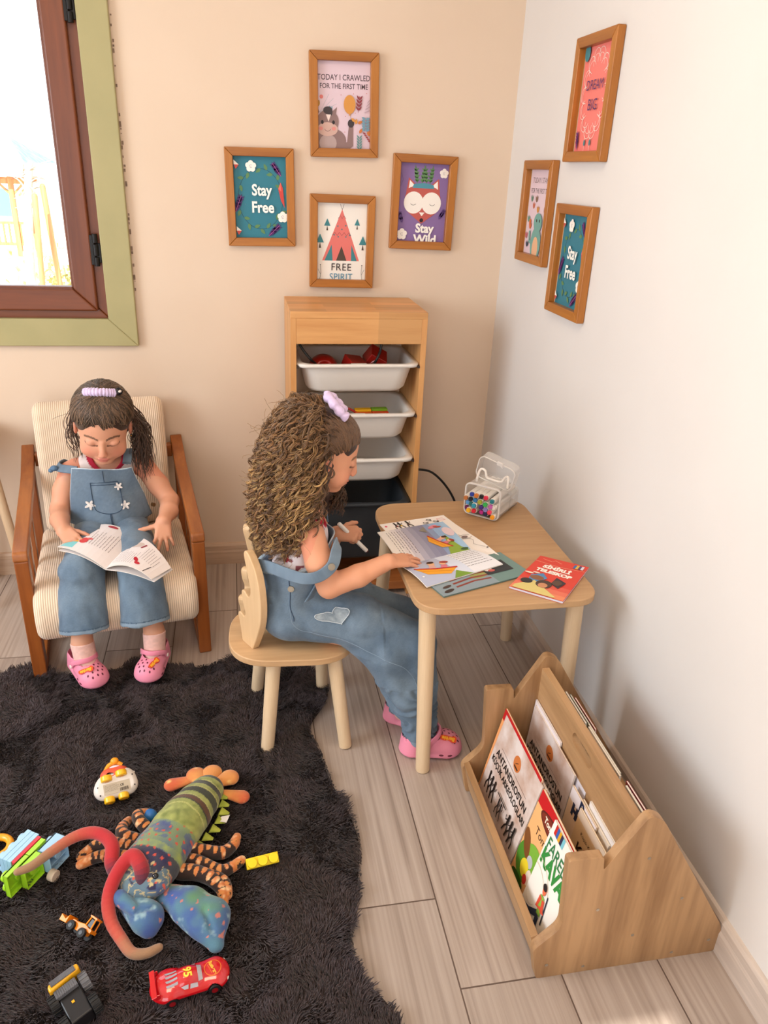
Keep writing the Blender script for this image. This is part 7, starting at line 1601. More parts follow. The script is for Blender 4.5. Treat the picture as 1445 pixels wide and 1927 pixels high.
# bib: a curved panel standing off the chest
def panel(fn, nu, nv, th, name, parent, colf, m=CLOTH, edge=None):
    """fn(a,b)-> point; a,b in 0..1; returns mesh of thickness th"""
    G = np.array([[fn(i/nu, j/nv) for j in range(nv+1)] for i in range(nu+1)]); du = np.gradient(G, axis=0); dv = np.gradient(G, axis=1); Nn = np.cross(du, dv); Nn /= np.linalg.norm(Nn, axis=2)[..., None]
    top = G+Nn*th/2; bot = G-Nn*th/2; V = np.concatenate([top.reshape(-1, 3), bot.reshape(-1, 3)]); o = (nu+1)*(nv+1); F = []
    id_ = lambda i, j, k: k*o+i*(nv+1)+j
    for i in range(nu):
        for j in range(nv): F.append((id_(i, j, 0), id_(i+1, j, 0), id_(i+1, j+1, 0), id_(i, j+1, 0))); F.append((id_(i, j, 1), id_(i, j+1, 1), id_(i+1, j+1, 1), id_(i+1, j, 1)))
        F.append((id_(i, 0, 0), id_(i, 0, 1), id_(i+1, 0, 1), id_(i+1, 0, 0))); F.append((id_(i, nv, 0), id_(i+1, nv, 0), id_(i+1, nv, 1), id_(i, nv, 1)))
    for j in range(nv): F.append((id_(0, j, 0), id_(0, j+1, 0), id_(0, j+1, 1), id_(0, j, 1))); F.append((id_(nu, j, 0), id_(nu, j, 1), id_(nu, j+1, 1), id_(nu, j+1, 0)))
    F = np.array(F); return link(name, mesh_np(name, V, F, True, colf(V)), m, parent, True), bvh_of(V, F)
def bibf(a, b):
    """b=0 waist, b=1 top; a across"""
    wl = np.interp(b, [0, 0.25, 0.5, 0.8, 1], [-0.120, -0.112, -0.108, -0.098, -0.092]); wr = np.interp(b, [0, 0.2, 0.45, 0.8, 1], [0.128, 0.118, 0.108, 0.088, 0.078]); u = wl+(wr-wl)*a
    z = np.interp(b, [0, 1], [0.395, 0.592])+0.006*math.sin(a*5+1)*(b > 0.5)-0.010*abs(a-0.5)*b; d = (u-0.0)/0.13
    v = -0.180-0.085*d*d*(1-0.55*b)+0.026*b-0.050*b*0.35+0.004*math.sin(9*a+5*b)+0.0132*(1-b)**2
    return Q1(u, v, z)
def bibcol(V): return denimcol(V, -0.05, 4)
bib, bb = panel(bibf, 44, 40, 0.0035, 'bib', ov1, bibcol)
fr = [bibf(a, b) for a, b in [(0, b) for b in np.linspace(0.05, 1, 12)]+[(a, 1) for a in np.linspace(0.05, 1, 12)]+[(1, b) for b in np.linspace(0.95, 0.05, 12)]]
V, F = tube_np([np.array(fr)], [0.0019], 6); link('bib_hem', mesh_np('bib_hem', V, F), mat('hem_light', 'b9c6cf', 0.85), bib, True)
off = D1(0, 1, 0)*0.0030
pk = [bibf(a, b)+off for a, b in [(0.285, 0.76), (0.30, 0.50), (0.33, 0.30), (0.50, 0.235), (0.66, 0.30), (0.70, 0.50), (0.715, 0.79)]]
V, F = tube_np([spline(pk, 6), spline([bibf(a, b)+off for a, b in ((0.285, 0.76), (0.5, 0.79), (0.715, 0.80))], 6), spline([bibf(a, b)+off for a, b in ((0.283, 0.72), (0.5, 0.75), (0.715, 0.76))], 6), np.array([bibf(0.50, b)+off for b in np.linspace(0.235, -0.0, 10)]), np.array([bibf(0.515, b)+off for b in np.linspace(0.235, -0.0, 10)]), np.array([bibf(0.50, b)+off for b in np.linspace(0.98, 0.80, 5)])], [0.0011]*6, 5)
link('pocket_seam', mesh_np('pocket_seam', V, F), THREAD_D, bib, True)
for (a, b, r_, rot_) in ((0.255, 0.395, 0.0165, 0.2), (0.715, 0.36, 0.0150, 0.9), (0.70, 0.72, 0.0125, 0.5)):
    bm = B(); c = Vector(bibf(a, b)+off*0.7); nn = Vector(nz(D1(0.35*(a-0.5), 1, 0.12))); X = Vector(D1(1, 0, 0)); X = (X-X.dot(nn)*nn).normalized(); Y = nn.cross(X)
    if Y.z < 0: Y = -Y
    Mf = Matrix((X, Y, nn)).transposed().to_4x4(); Mf.translation = c
    out = []
    for k in range(60):
        t = 2*math.pi*k/60; rr = r_*(0.74+0.30*math.cos(5*t+rot_*5)); out.append((rr*math.cos(t), rr*math.sin(t)))
    prism(bm, out, 0.0035, Mf); fl = obj('flower_patch', bm, noisy('patch_white', 'bdb6b2', 'e9e2dc', 130, 0.85, 0.4), bib, world=True, bevel=0.001, label='white quilted flower patch')
# straps
st = lambda pts, nr, nm='strap': ribbon(nm, [Q1(*p) for p in pts], [D1(*q) for q in nr], 0.026, 0.004, CLOTH, ov1, colf=lambda V: denimcol(V, 0.15, 7))
st([(-0.080, -0.205, 0.580), (-0.100, -0.225, 0.578), (-0.128, -0.258, 0.572), (-0.138, -0.290, 0.570), (-0.120, -0.335, 0.560), (-0.08, -0.365, 0.50)], [(-0.3, 0.8, 0.5), (-0.5, 0.5, 0.7), (-0.7, 0.2, 0.7), (-0.8, 0, 0.6), (-0.5, -0.5, 0.5), (-0.2, -0.9, 0.1)])
st([(0.066, -0.210, 0.588), (0.072, -0.240, 0.603), (0.078, -0.275, 0.606), (0.074, -0.320, 0.592), (0.06, -0.365, 0.52)], [(0, 0.6, 0.8), (0, 0.4, 0.9), (0, 0, 1), (0, -0.5, 0.8), (0, -1, 0.2)])
bm = B(); ball(bm, Q1(-0.146, -0.262, 0.572), (0.012, 0.010, 0.009), 12); ball(bm, Q1(-0.156, -0.262, 0.566), (0.008, 0.010, 0.007), 12); obj('strap_knot', bm, mat('denim_dark', '54708c', 0.8), ov1, world=True, smooth=True)
bm = B(); cyl(bm, Q1(0.131, -0.235, 0.432), Q1(0.137, -0.228, 0.433), 0.0065, n=16); obj('side_button', bm, mat('button_brass', '8a6a48', 0.35, 0.7), ov1, world=True)
# socks and clogs
for sg, ax_, kx in ((-1, -0.112, -0.092), (1, 0.092, 0.070)):
    s = SDF(Q1(ax_, 0.09, 0)+np.array((-0.07, -0.09, 0.02)), Q1(ax_, 0.09, 0)+np.array((0.07, 0.09, 0.19)), 0.0022)
    top = Q1(ax_, 0.078, 0.150); s.cap(top, Q1(ax_-sg*0.004, 0.088, 0.090), 0.0335, 0.0315, 0.002); s.cap(Q1(ax_-sg*0.002, 0.080, 0.080), Q1(ax_-sg*0.014, 0.125, 0.062), 0.027, 0.022, 0.01); s.half(top, D1(0, -0.25, 0.97))
    cloth('sock', s, lambda V: np.tile(lc('e9bdb2'), (len(V), 1))*(1+0.08*vnoise(V, 160, 2, 1)[:, None]), g1, 1, mat_=vcol('sock', 0.9, bump=0.5, bscale=500, spec=0.1))
def shoeM(heel, toe, sc, z1, roll=0.0):
    h = Vector(heel); t = Vector(toe); y = (t-h).normalized(); x = y.cross(Vector((0, 0, 1))).normalized(); z = x.cross(y)
    M = Matrix((x, y, z)).transposed().to_4x4(); M.translation = h+y*0.062*sc; return M @ Matrix.Scale(sc, 4)
clog(g1, shoeM(Q1(-0.144, 0.018, 0.050), Q1(-0.076, 0.160, 0.034), 1.10, 0), -1, R(20))
clog(g1, shoeM(Q1(0.114, 0.024, 0.042), Q1(0.050, 0.172, 0.028), 1.10, 0), 1, R(75))
# hair: cap plus lying strands gathered to the crown, loose lengths on her left
def hair_cap(H, s, hl):
    E = lambda c, r, kk=0.006, op='add': s.ell(H.P(*c), np.array(r)*H.s, H.R, kk, op)
    E((0, -0.020, 0.032), (0.0745, 0.087, 0.0745), 0.004); E((0, -0.040, -0.020), (0.071, 0.065, 0.062), 0.02)
    E((0, 0.085, -0.022), (0.066, 0.062, 0.086), 0.008, 'sub')
s = SDF(H1.c-0.13, H1.c+0.13, 0.0024); hair_cap(H1, s, 0)
def h1col(V): n = vnoise(V*np.array([3, 3, 1]), 60, 2, 2)[:, None]; return lc('3a281f')*(1+0.25*n)
hc1, _ = cloth('hair', s, h1col, g1, 2, mat_=HAIR)
rg = np.random.default_rng(5); paths = []; rad = []; cols = []
crown = np.array([0.0, 0.004, 0.110])
def onhead(d, off=0.0):
    """point of the scalp in direction d (head local)"""
    c = np.array([0, -0.020, 0.030]); r_ = np.array([0.0755, 0.088, 0.0755]); d = d/np.linalg.norm(d); k = 1/np.sqrt(((d/r_)**2).sum()); return c+d*(k+off)
for i in range(1100):
    a = rg.uniform(-math.pi, math.pi); fr_ = abs(a)/math.pi        # a=0 front
    el = np.interp(abs(a), [0, 0.5, 1.0, 1.5, 2.4, 3.15], [0.34, 0.27, 0.06, -0.18, -0.45, -0.5])+0.07*math.sin(a*9)+0.05*math.sin(a*23)+rg.uniform(-0.07, 0.10)*rg.random()+(rg.uniform(0, 0.5) if rg.random() < 0.6 else 0)
    d0 = np.array([math.sin(a)*math.cos(el), math.cos(a)*math.cos(el), math.sin(el)]); d1 = np.array([rg.normal(0, 0.30), 0.18+rg.normal(0, 0.10), 1.0]); d1 /= np.linalg.norm(d1); P = []; o = rg.uniform(0.0004, 0.0035)
    for t in np.linspace(0, 1, 14):
        d = d0*(1-t)+d1*t; d /= np.linalg.norm(d); P.append(H1.P(*onhead(d, o*math.sin(math.pi*min(1, t+0.15))+0.0005)))
    c = lc('42301f')*rg.uniform(0.7, 1.3) if rg.random() < 0.6 else lc('6e5440')*rg.uniform(0.8, 1.2); paths.append(np.array(P)); rad.append(np.full(14, rg.uniform(0.0009, 0.0017))); cols.append(np.tile(c, (14, 1)))
for i in range(330):   # loose lengths falling at the back and over her left shoulder
    side = 1 if rg.random() < 0.92 else -1; a = (rg.uniform(1.5, 2.6) if side > 0 else -rg.uniform(1.7, 2.4))
    if side > 0: tgt = Q1(rg.uniform(0.085, 0.150), rg.uniform(-0.35, -0.23), rg.uniform(0.50, 0.64))
    else: tgt = Q1(rg.uniform(-0.085, -0.055), rg.uniform(-0.31, -0.25), rg.uniform(0.57, 0.65))
    # her left is at +u; head local x points to her right
    d0 = np.array([-math.sin(a)*0.9, math.cos(a)*0.8, rg.uniform(-0.45, 0.0)]); p0 = H1.P(*onhead(d0, 0.001)); mid = (p0+tgt)/2+D1(0.022*side*rg.uniform(0.2, 1.2), -0.01, 0.01); m2 = (mid+tgt)/2+D1(rg.normal(0, 0.008), rg.normal(0, 0.01), 0); P = spline([p0, mid, m2, tgt], 6)
    ph = rg.uniform(0, 6); tt = np.linspace(0, 1, len(P)); P = P+np.outer(np.sin(tt*9+ph)*0.004*tt, D1(1, 0, 0))+np.outer(np.cos(tt*8+ph)*0.004*tt, D1(0, 1, 0)); c = lc('452f22')*rg.uniform(0.8, 1.6); paths.append(P); rad.append(np.interp(tt, [0, 0.8, 1], [0.0012, 0.0010, 0.0003])); cols.append(np.tile(c, (len(P), 1)))
for i in range(14):    # flyaway wisps round the face
    a = rg.choice([-1, 1])*rg.uniform(1.1, 1.5); d0 = np.array([math.sin(a), math.cos(a), rg.uniform(-0.1, 0.2)]); p0 = onhead(d0, 0.001); P = [H1.P(*p0)]; q = p0.copy(); v_ = np.array([math.sin(a)*0.4, 0.2, -1.0])+rg.normal(0, 0.25, 3)
    for k in range(8): q = q+v_/np.linalg.norm(v_)*0.0075; v_ += rg.normal(0, 0.22, 3); P.append(H1.P(*q))
    P = np.array(P); paths.append(P); rad.append(np.full(len(P), 0.0005)); cols.append(np.tile(lc('4a3426'), (len(P), 1)))
strands('hair_strands', paths, rad, cols, HAIR, hc1)
# scrunchie
LIL = vcol('lilac_satin', 0.45, sheen=0.3, spec=0.4)
def scrunchie(name, pts, r0, parent, nf=26, amp=0.28):
    P = spline(pts, 12); k = len(P); tt = np.linspace(0, 1, k); rr = r0*(1+amp*np.abs(np.sin(tt*nf))-amp/2)*np.interp(tt, [0, 0.06, 0.94, 1], [0.3, 1, 1, 0.3]); V, F = tube_np([P], [rr], 20)
    n = vnoise(V, 130, 3, 2); V = V+vnorm(V, F)*(0.0020*n)[:, None]; return link(name, mesh_np(name, V, F, True, np.tile(lc('cdb9dc'), (len(V), 1))*(1+0.08*n[:, None])), LIL, parent, True)
scrunchie('scrunchie', [H1.P(*onhead(np.array([x, 0.18-0.35*x*x, 1.0]), 0.007)) for x in (0.58, 0.40, 0.2, 0, -0.2, -0.36, -0.50)], 0.0115, hc1, 40, 0.22)
bm = B(); cpos = onhead(np.array([-0.56, 0.10, 1.0]), 0.017); ball(bm, (0, 0, 0), (0.0115, 0.0115, 0.005), 18); 
Mh = Matrix([list(r_) for r_ in H1.R]).to_4x4(); Mh.translation = Vector(H1.P(*cpos)); nn = nz(cpos-np.array([0, -0.02, 0.03]))
bm2M = Mh @ Vector((nn[0], nn[1]+0.5, nn[2])).to_track_quat('Z', 'Y').to_matrix().to_4x4()
bmesh.ops.transform(bm, matrix=bm2M, verts=bm.verts[:]); obj('hair_clip', bm, mat('clip_black', '17141a', 0.25), hc1, world=True, smooth=True, label='small black oval hair clip')
bm = B(); ball(bm, (0, -0.001, 0.0042), (0.0055, 0.0040, 0.0018), 14); bmesh.ops.transform(bm, matrix=bm2M, verts=bm.verts[:]); obj('clip_bead', bm, mat('clip_cream', 'e9dcd2', 0.3), hc1, world=True, smooth=True)
# earring and string
bm = B(); ball(bm, H1.P(-0.070, 0.004, -0.036), 0.0022, 10); obj('earring', bm, mat('gold', 'd8a040', 0.25, 0.9), g1, world=True, smooth=True)

# open magazine on her lap
mg = thing('open_magazine', 'open children\'s magazine lying on the armchair reader\'s lap', 'magazine', Q1(0, -0.02, 0.40))
def art_mag(seed, left):
    def f(W_, H_):
        rr = random.Random(seed); A = Art(prefix='mg', rough=0.45); A.rect(0, 0, W_, H_, 'efe6e4')
        if left:
            A.poly([(W_*0.72, H_*0.06), (W_*0.97, H_*0.05), (W_*0.95, H_*0.36), (W_*0.74, H_*0.38)], '7ccfd6'); A.poly(ell(W_*0.80, H_*0.34, 0.020, 0.014, 14), 'e8b04a'); A.poly(ell(W_*0.66, H_*0.36, 0.014, 0.020, 14), 'd8484a'); A.poly(ell(W_*0.58, H_*0.44, 0.010, 0.007, 14), 'e06a6a')
            A.lines(W_*0.14, H_*0.30, H_*0.62, 9, W_*0.055, 0.0013, '6a5c5c', rr, a=R(90), ragged=0.5)
            A.line([(W_*0.62, H_*0.80), (W_*0.80, H_*0.95), (W_*0.95, H_*0.86)], 0.008, '5a6060'); A.poly(ell(W_*0.40, H_*0.93, 0.018, 0.007, 14), 'b0404a')
        else:
            A.lines(W_*0.08, H_*0.12, H_*0.50, 9, W_*0.05, 0.0012, '77696a', rr, a=R(90), ragged=0.3); A.lines(W_*0.55, H_*0.40, H_*0.50, 7, W_*0.05, 0.0012, '77696a', rr, a=R(90), ragged=0.4)
            A.poly(ell(W_*0.28, H_*0.75, 0.030, 0.014, 18, 0.9), 'd3c0b6'); A.line([(W_*0.14, H_*0.66), (W_*0.24, H_*0.80), (W_*0.16, H_*0.9)], 0.006, '3a2c30'); A.line([(W_*0.40, H_*0.70), (W_*0.46, H_*0.86)], 0.006, '9a3440')
            A.poly(ell(W_*0.52, H_*0.30, 0.008, 0.016, 12, 0.5), 'c02838'); A.poly(ell(W_*0.60, H_*0.20, 0.010, 0.010, 12), 'c8303c'); A.line([(W_*0.80, H_*0.04), (W_*0.84, H_*0.36)], 0.0024, '4a4448')
        return A
    return f
spn, spf = (-1.330, -0.738, 0.392), (-1.272, -0.520, 0.382)
page(mg, 'page', [spn, (-1.478, -0.622, 0.410), (-1.424, -0.462, 0.386), spf], art_mag(3, True), 0.17, 0.21, lambda u, v: 0.030*max(0.0, math.sin(math.pi*u))**0.8*(0.5+0.5*v) if u > 0 else 0, 0.0012)
page(mg, 'page', [spn, (-1.196, -0.828, 0.400), (-1.150, -0.752, 0.392), spf], art_mag(8, False), 0.17, 0.21, lambda u, v: 0.026*max(0.0, math.sin(math.pi*u))**0.8 if u > 0 else 0, 0.0012)
page(mg, 'page', [tuple(np.array(spn)-(0, 0, 0.003)), (-1.474, -0.630, 0.402), (-1.420, -0.468, 0.380), tuple(np.array(spf)-(0, 0, 0.003))], lambda W_, H_: (lambda A: (A.rect(0, 0, W_, H_, 'e9e0de'), A)[-1])(Art(prefix='mg')), 0.17, 0.21, lambda u, v: 0.012*math.sin(math.pi*u), 0.0012)
page(mg, 'page', [tuple(np.array(spn)-(0, 0, 0.003)), (-1.190, -0.825, 0.390), (-1.146, -0.748, 0.384), tuple(np.array(spf)-(0, 0, 0.003))], lambda W_, H_: (lambda A: (A.rect(0, 0, W_, H_, 'e9e0de'), A)[-1])(Art(prefix='mg')), 0.17, 0.21, lambda u, v: 0.008*math.sin(math.pi*u), 0.0012)

# ================================================================== GIRL AT THE TABLE
g2 = thing('person', 'child with big curly light brown hair in denim dungarees seated at the small table', 'person', (-0.82, -0.98, 0))
H2 = Head((-0.734, -0.980, 0.816), (0.927, 0.02, -0.375), (0.375, 0, 0.927), 1.0)
s = SDF((-0.96, -1.27, 0.0), (-0.32, -0.78, 0.94), 0.0024)
H2.add(s)
s.cap(H2.P(0, -0.028, -0.045), (-0.775, -0.98, 0.665), 0.030, 0.034, 0.012)
Y_ = (1, 0, 0.15)
s.cap((-0.822, -0.98, 0.42), (-0.792, -0.98, 0.595), 0.080, 0.076, 0.01, flat=Y_, fs=0.74); s.cap((-0.782, -1.052, 0.632), (-0.778, -0.908, 0.632), 0.031, 0.031, 0.02); s.cap((-0.825, -1.02, 0.375), (-0.825, -0.94, 0.375), 0.060, 0.060, 0.02)
tips = []
s.chain([(-0.780, -1.066, 0.628), (-0.762, -1.086, 0.565), (-0.738, -1.094, 0.502)], [0.034, 0.0335, 0.029], 0.012); s.chain([(-0.738, -1.094, 0.502), (-0.665, -1.098, 0.530), (-0.590, -1.088, 0.560)], [0.030, 0.028, 0.0205], 0.010)
tips += hand(s, (-0.590, -1.088, 0.560), (0.93, 0.34, -0.16), (0.15, -0.10, 0.98), (0.3, 0.95, 0), spread=(0.18, 0.05, -0.08, -0.22), curls=((6, 12, 10), (4, 10, 10), (4, 10, 10), (6, 12, 10)), thumb=(40, 5, 5), sc=1.03)
s.chain([(-0.776, -0.894, 0.628), (-0.750, -0.868, 0.560), (-0.726, -0.862, 0.500)], [0.034, 0.032, 0.028], 0.012); s.chain([(-0.726, -0.862, 0.500), (-0.708, -0.874, 0.522), (-0.694, -0.884, 0.543)], [0.028, 0.025, 0.021], 0.010)
tips += hand(s, (-0.694, -0.886, 0.543), (0.96, -0.20, 0.05), (0.05, -0.62, 0.78), (0, 0.6, 0.78), spread=(0.05, 0.02, -0.02, -0.05), curls=((48, 72, 50), (52, 74, 50), (55, 76, 50), (58, 78, 50)), thumb=(48, 30, 25), sc=0.98)
s.chain([(-0.80, -1.03, 0.372), (-0.500, -1.090, 0.305), (-0.498, -1.150, 0.075), (-0.500, -1.155, 0.045)], [0.050, 0.040, 0.027, 0.025], 0.012)
s.chain([(-0.80, -0.93, 0.372), (-0.520, -0.965, 0.310), (-0.515, -1.028, 0.075), (-0.518, -1.030, 0.045)], [0.050, 0.040, 0.027, 0.025], 0.012)
V, F = s.mesh(); V = relax(V, F, 2, 0.4); col = H2.col(V, skincol(V, 'd59877', tips), '6a4a36')
link('body', mesh_np('body', V, F, True, col), SKIN, g2, True)
def shirt2(V):
    d = np.abs(np.linalg.norm(V-np.array((-0.770, -0.98, 0.665)), axis=1)-0.052); red = (d < 0.008) | ((np.abs(np.abs(V[:, 1]+0.98)-0.062) < 0.006) & (V[:, 2] > 0.55)); n = vnoise(V, 70, 4, 1); return np.where(red[:, None], lc('b3263c')[None], np.where((n > 0.55)[:, None], lc('8a4a52')[None], lc('ecdfe0')[None]))
s = SDF((-0.95, -1.12, 0.36), (-0.66, -0.84, 0.70), 0.003); s.cap((-0.822, -0.98, 0.42), (-0.792, -0.98, 0.595), 0.085, 0.081, 0.01, flat=Y_, fs=0.78); s.cap((-0.782, -1.030, 0.636), (-0.778, -0.930, 0.636), 0.034, 0.034, 0.02)
s.cap((-0.765, -0.98, 0.655), (-0.745, -0.98, 0.74), 0.042, 0.05, 0.004, 'sub')
for y in (-1.092, -0.868): s.cap((-0.785, y, 0.70), (-0.775, y, 0.56), 0.046, 0.040, 0.004, 'sub')
cloth('undershirt', s, shirt2, g2, 2, mat_=MATS['cotton'])
s = SDF((-0.97, -1.24, 0.0), (-0.40, -0.86, 0.585), 0.0029)
s.cap((-0.832, -1.015, 0.385), (-0.832, -0.945, 0.385), 0.076, 0.076, 0.01); s.cap((-0.822, -0.98, 0.42), (-0.802, -0.98, 0.560), 0.098, 0.094, 0.02, flat=Y_, fs=0.84)
s.cap((-0.845, -0.98, 0.46), (-0.862, -0.98, 0.560), 0.060, 0.066, 0.03)
s.chain([(-0.805, -1.020, 0.385), (-0.650, -1.055, 0.372), (-0.512, -1.092, 0.312)], [0.072, 0.066, 0.060], 0.010); s.chain([(-0.512, -1.092, 0.312), (-0.500, -1.120, 0.210), (-0.492, -1.148, 0.060)], [0.060, 0.050, 0.046], 0.014)
s.chain([(-0.66, -1.06, 0.345), (-0.585, -1.10, 0.290), (-0.530, -1.135, 0.16)], [0.055, 0.056, 0.048], 0.02); s.chain([(-0.805, -0.935, 0.382), (-0.650, -0.945, 0.365), (-0.525, -0.968, 0.318)], [0.068, 0.062, 0.056], 0.006); s.chain([(-0.525, -0.968, 0.318), (-0.518, -1.000, 0.210), (-0.515, -1.030, 0.070)], [0.056, 0.048, 0.044], 0.014)
s.cap((-0.492, -1.148, 0.060), (-0.490, -1.152, -0.02), 0.040, 0.040, 0.002, 'sub'); s.cap((-0.515, -1.030, 0.070), (-0.515, -1.034, -0.02), 0.038, 0.038, 0.002, 'sub'); s.half((0, 0, 0.040), (0, 0, -1))
s.cap((-0.815, -0.98, 0.50), (-0.805, -0.98, 0.64), 0.084, 0.088, 0.004, 'sub', flat=Y_, fs=0.78); s.cap((-0.850, -0.98, 0.505), (-0.865, -0.98, 0.62), 0.048, 0.060, 0.004, 'sub')
s.half((-0.89, -0.98, 0.520), (-0.22, 0, 0.975), keep=lambda X, Y, Z: X > -0.60)
def dcol2(V):
    c = denimcol(V, -0.02, 11); m = (V[:, 2] < 0.062); c = np.where(m[:, None], c*0.70+lc('a5b7c6')*0.30, c)
    e = (V-np.array((-0.89, -0.98, 0.520)))@nz((-0.22, 0, 0.975)); return np.where(((e > -0.006) & (V[:, 0] < -0.7))[:, None], lc('a9bccb')[None], c)
def folds2(V):
    n = vnoise(V, 9, 16, 2); x = V[:, 0]; z = V[:, 2]; k = np.exp(-((x+0.53)/0.07)**2-((z-0.25)/0.09)**2); return 0.0045*np.sin(z*60+x*40+6*n)*k+0.0035*np.sin(40*n+V[:, 1]*60)*(z < 0.22)+0.0025*np.sin(x*55+z*45+9*n)*((x < -0.6) & (z > 0.3))+0.0015*vnoise(V, 30, 5, 2)
ov2, bv2 = cloth('dungarees', s, dcol2, g2, 3, disp=folds2)
seam('side_seam', [(-0.845, -1.10, 0.48), (-0.838, -1.10, 0.42), (-0.800, -1.10, 0.372), (-0.70, -1.12, 0.345), (-0.60, -1.15, 0.310), (-0.535, -1.16, 0.27), (-0.50, -1.18, 0.18), (-0.492, -1.20, 0.05)], bv2, 0.0008, mat('stitch_mid', '8498ab', 0.8), ov2)
seam('hip_seam', [(-0.845, -1.10, 0.515), (-0.842, -1.10, 0.45), (-0.826, -1.10, 0.405)], bv2, 0.0014, THREAD_D, ov2)
for b_ in ((-0.838, -1.10, 0.492),):
    h = bv2.find_nearest(Vector(b_)); bm = B(); p = h[0]; n_ = h[1]; cyl(bm, p-n_*0.001, p+n_*0.0035, 0.0082, n=24); cyl(bm, p+n_*0.0035, p+n_*0.0042, 0.0058, n=20); obj('waist_button', bm, mat('button_steel', 'a89f90', 0.35, 0.8), ov2, world=True, bevel=0.0006)
def bib2(a, b):
    y = -0.98+(a-0.5)*np.interp(b, [0, 0.4, 1], [0.215, 0.185, 0.155]); d = (y+0.98)/0.1; z = 0.455+0.145*b-0.012*d*d*b; x = -0.735-0.045*d*d*(1-0.3*b)+0.018*b+0.004*math.sin(8*a+4*b)-0.012*(1-b); return np.array((x, y, z))
bibB, bbB = panel(bib2, 36, 30, 0.0035, 'bib', ov2, lambda V: denimcol(V, -0.04, 14))
fr = [bib2(0, b) for b in np.linspace(0.6, 1, 6)]+[bib2(a, 1) for a in np.linspace(0.05, 1, 12)]+[bib2(1, b) for b in np.linspace(0.95, 0.6, 6)]
V, F = tube_np([np.array(fr)], [0.0018], 6); link('bib_hem', mesh_np('bib_hem', V, F), MATS['hem_light'], bibB, True)
# heart patch draped on the hip
hp = []
for k in range(48):
    t = 2*math.pi*k/48; hp.append((0.0026*16*math.sin(t)**3*0.9, 0.0024*(13*math.cos(t)-5*math.cos(2*t)-2*math.cos(3*t)-math.cos(4*t))))
HPX = Vector((math.cos(R(25)), 0, math.sin(R(25)))); HPY = Vector((-math.sin(R(25)), 0, math.cos(R(25))))
bm = B(); ring_ = hp; c0 = (0, 0); vs = {}
def pt(x, y, l):
    p = Vector((-0.728, -1.128, 0.440))+HPX*x*1.25+HPY*y*1.0; h = bv2.find_nearest(p); return h[0]+(p-h[0]).normalized()*(0.0006+l)
rings = [[bm.verts.new(pt(x*f, y*f, l)) for x, y in hp] for f, l in ((1.0, 0.0), (1.0, 0.0022), (0.94, 0.0030), (0.75, 0.0032), (0.5, 0.0032), (0.25, 0.0032))]
for a_, b_ in zip(rings, rings[1:]):
    for i in range(48): bm.faces.new((a_[i], a_[(i+1) % 48], b_[(i+1) % 48], b_[i]))
bm.faces.new(rings[-1]); obj('heart_pocket', bm, noisy('patch_grey', '75818a', '98a2a8', 60, 0.9, 0.4), ov2, world=True, smooth=True, label='grey heart shaped patch pocket')
V, F = tube_np([np.array([tuple(pt(x*0.97, y*0.97, 0.0036)) for x, y in hp+hp[:2]])], [0.0010], 5); link('patch_stitch', mesh_np('patch_stitch', V, F), mat('hem_l2', 'c4ccd2', 0.8), ov2, True)
# straps: near one slipped off the shoulder round the upper arm, far one over the shoulder
ribbon('strap', [(-0.722, -1.052, 0.594), (-0.715, -1.075, 0.612), (-0.722, -1.102, 0.606), (-0.735, -1.126, 0.578), (-0.765, -1.133, 0.555), (-0.800, -1.125, 0.545), (-0.840, -1.098, 0.545), (-0.885, -1.055, 0.545), (-0.920, -1.010, 0.530)], [(1, -0.2, 0.2), (0.8, -0.4, 0.4), (0.4, -0.8, 0.3), (0.2, -1, 0.2), (0, -1, 0.1), (-0.2, -1, 0.1), (-0.4, -0.9, 0.2), (-0.7, -0.7, 0.2), (-0.9, -0.4, 0.2)], 0.030, 0.004, CLOTH, ov2, colf=lambda V: denimcol(V, 0.22, 7))
ribbon('strap', [(-0.722, -0.908, 0.594), (-0.728, -0.900, 0.630), (-0.760, -0.900, 0.668), (-0.800, -0.905, 0.664), (-0.845, -0.920, 0.61), (-0.88, -0.95, 0.54)], [(1, 0, 0.2), (1, 0, 0.5), (0.3, 0, 1), (-0.4, 0, 1), (-1, 0, 0.5), (-1, 0, 0.2)], 0.028, 0.004, CLOTH, ov2, colf=lambda V: denimcol(V, 0.2, 7))
bm = B(); p = Vector((-0.738, -1.1305, 0.577)); n_ = Vector((0.15, -1, 0.25)).normalized(); cyl(bm, p, p+n_*0.004, 0.0088, n=24); cyl(bm, p+n_*0.004, p+n_*0.005, 0.0062, n=20); obj('strap_button', bm, MATS['button_steel'], ov2, world=True, bevel=0.0006)
for (x, y, z) in ((-0.500, -1.155, 0.05), (-0.518, -1.030, 0.05)):
    s = SDF((x-0.06, y-0.05, 0.01), (x+0.09, y+0.05, 0.13), 0.0024); s.cap((x, y, 0.11), (x, y, 0.045), 0.029, 0.028, 0.002); s.cap((x, y, 0.042), (x+0.05, y-0.01, 0.034), 0.026, 0.022, 0.01); cloth('sock', s, lambda V: np.tile(lc('e9bdb2'), (len(V), 1)), g2, 1, mat_=MATS['sock'])
clog(g2, shoeM((-0.545, -1.150, 0.002), (-0.366, -1.168, 0.002), 1.17, 0), -1, R(100))
clog(g2, shoeM((-0.562, -1.002, 0.002), (-0.395, -1.080, 0.002), 1.08, 0), 1, R(80))
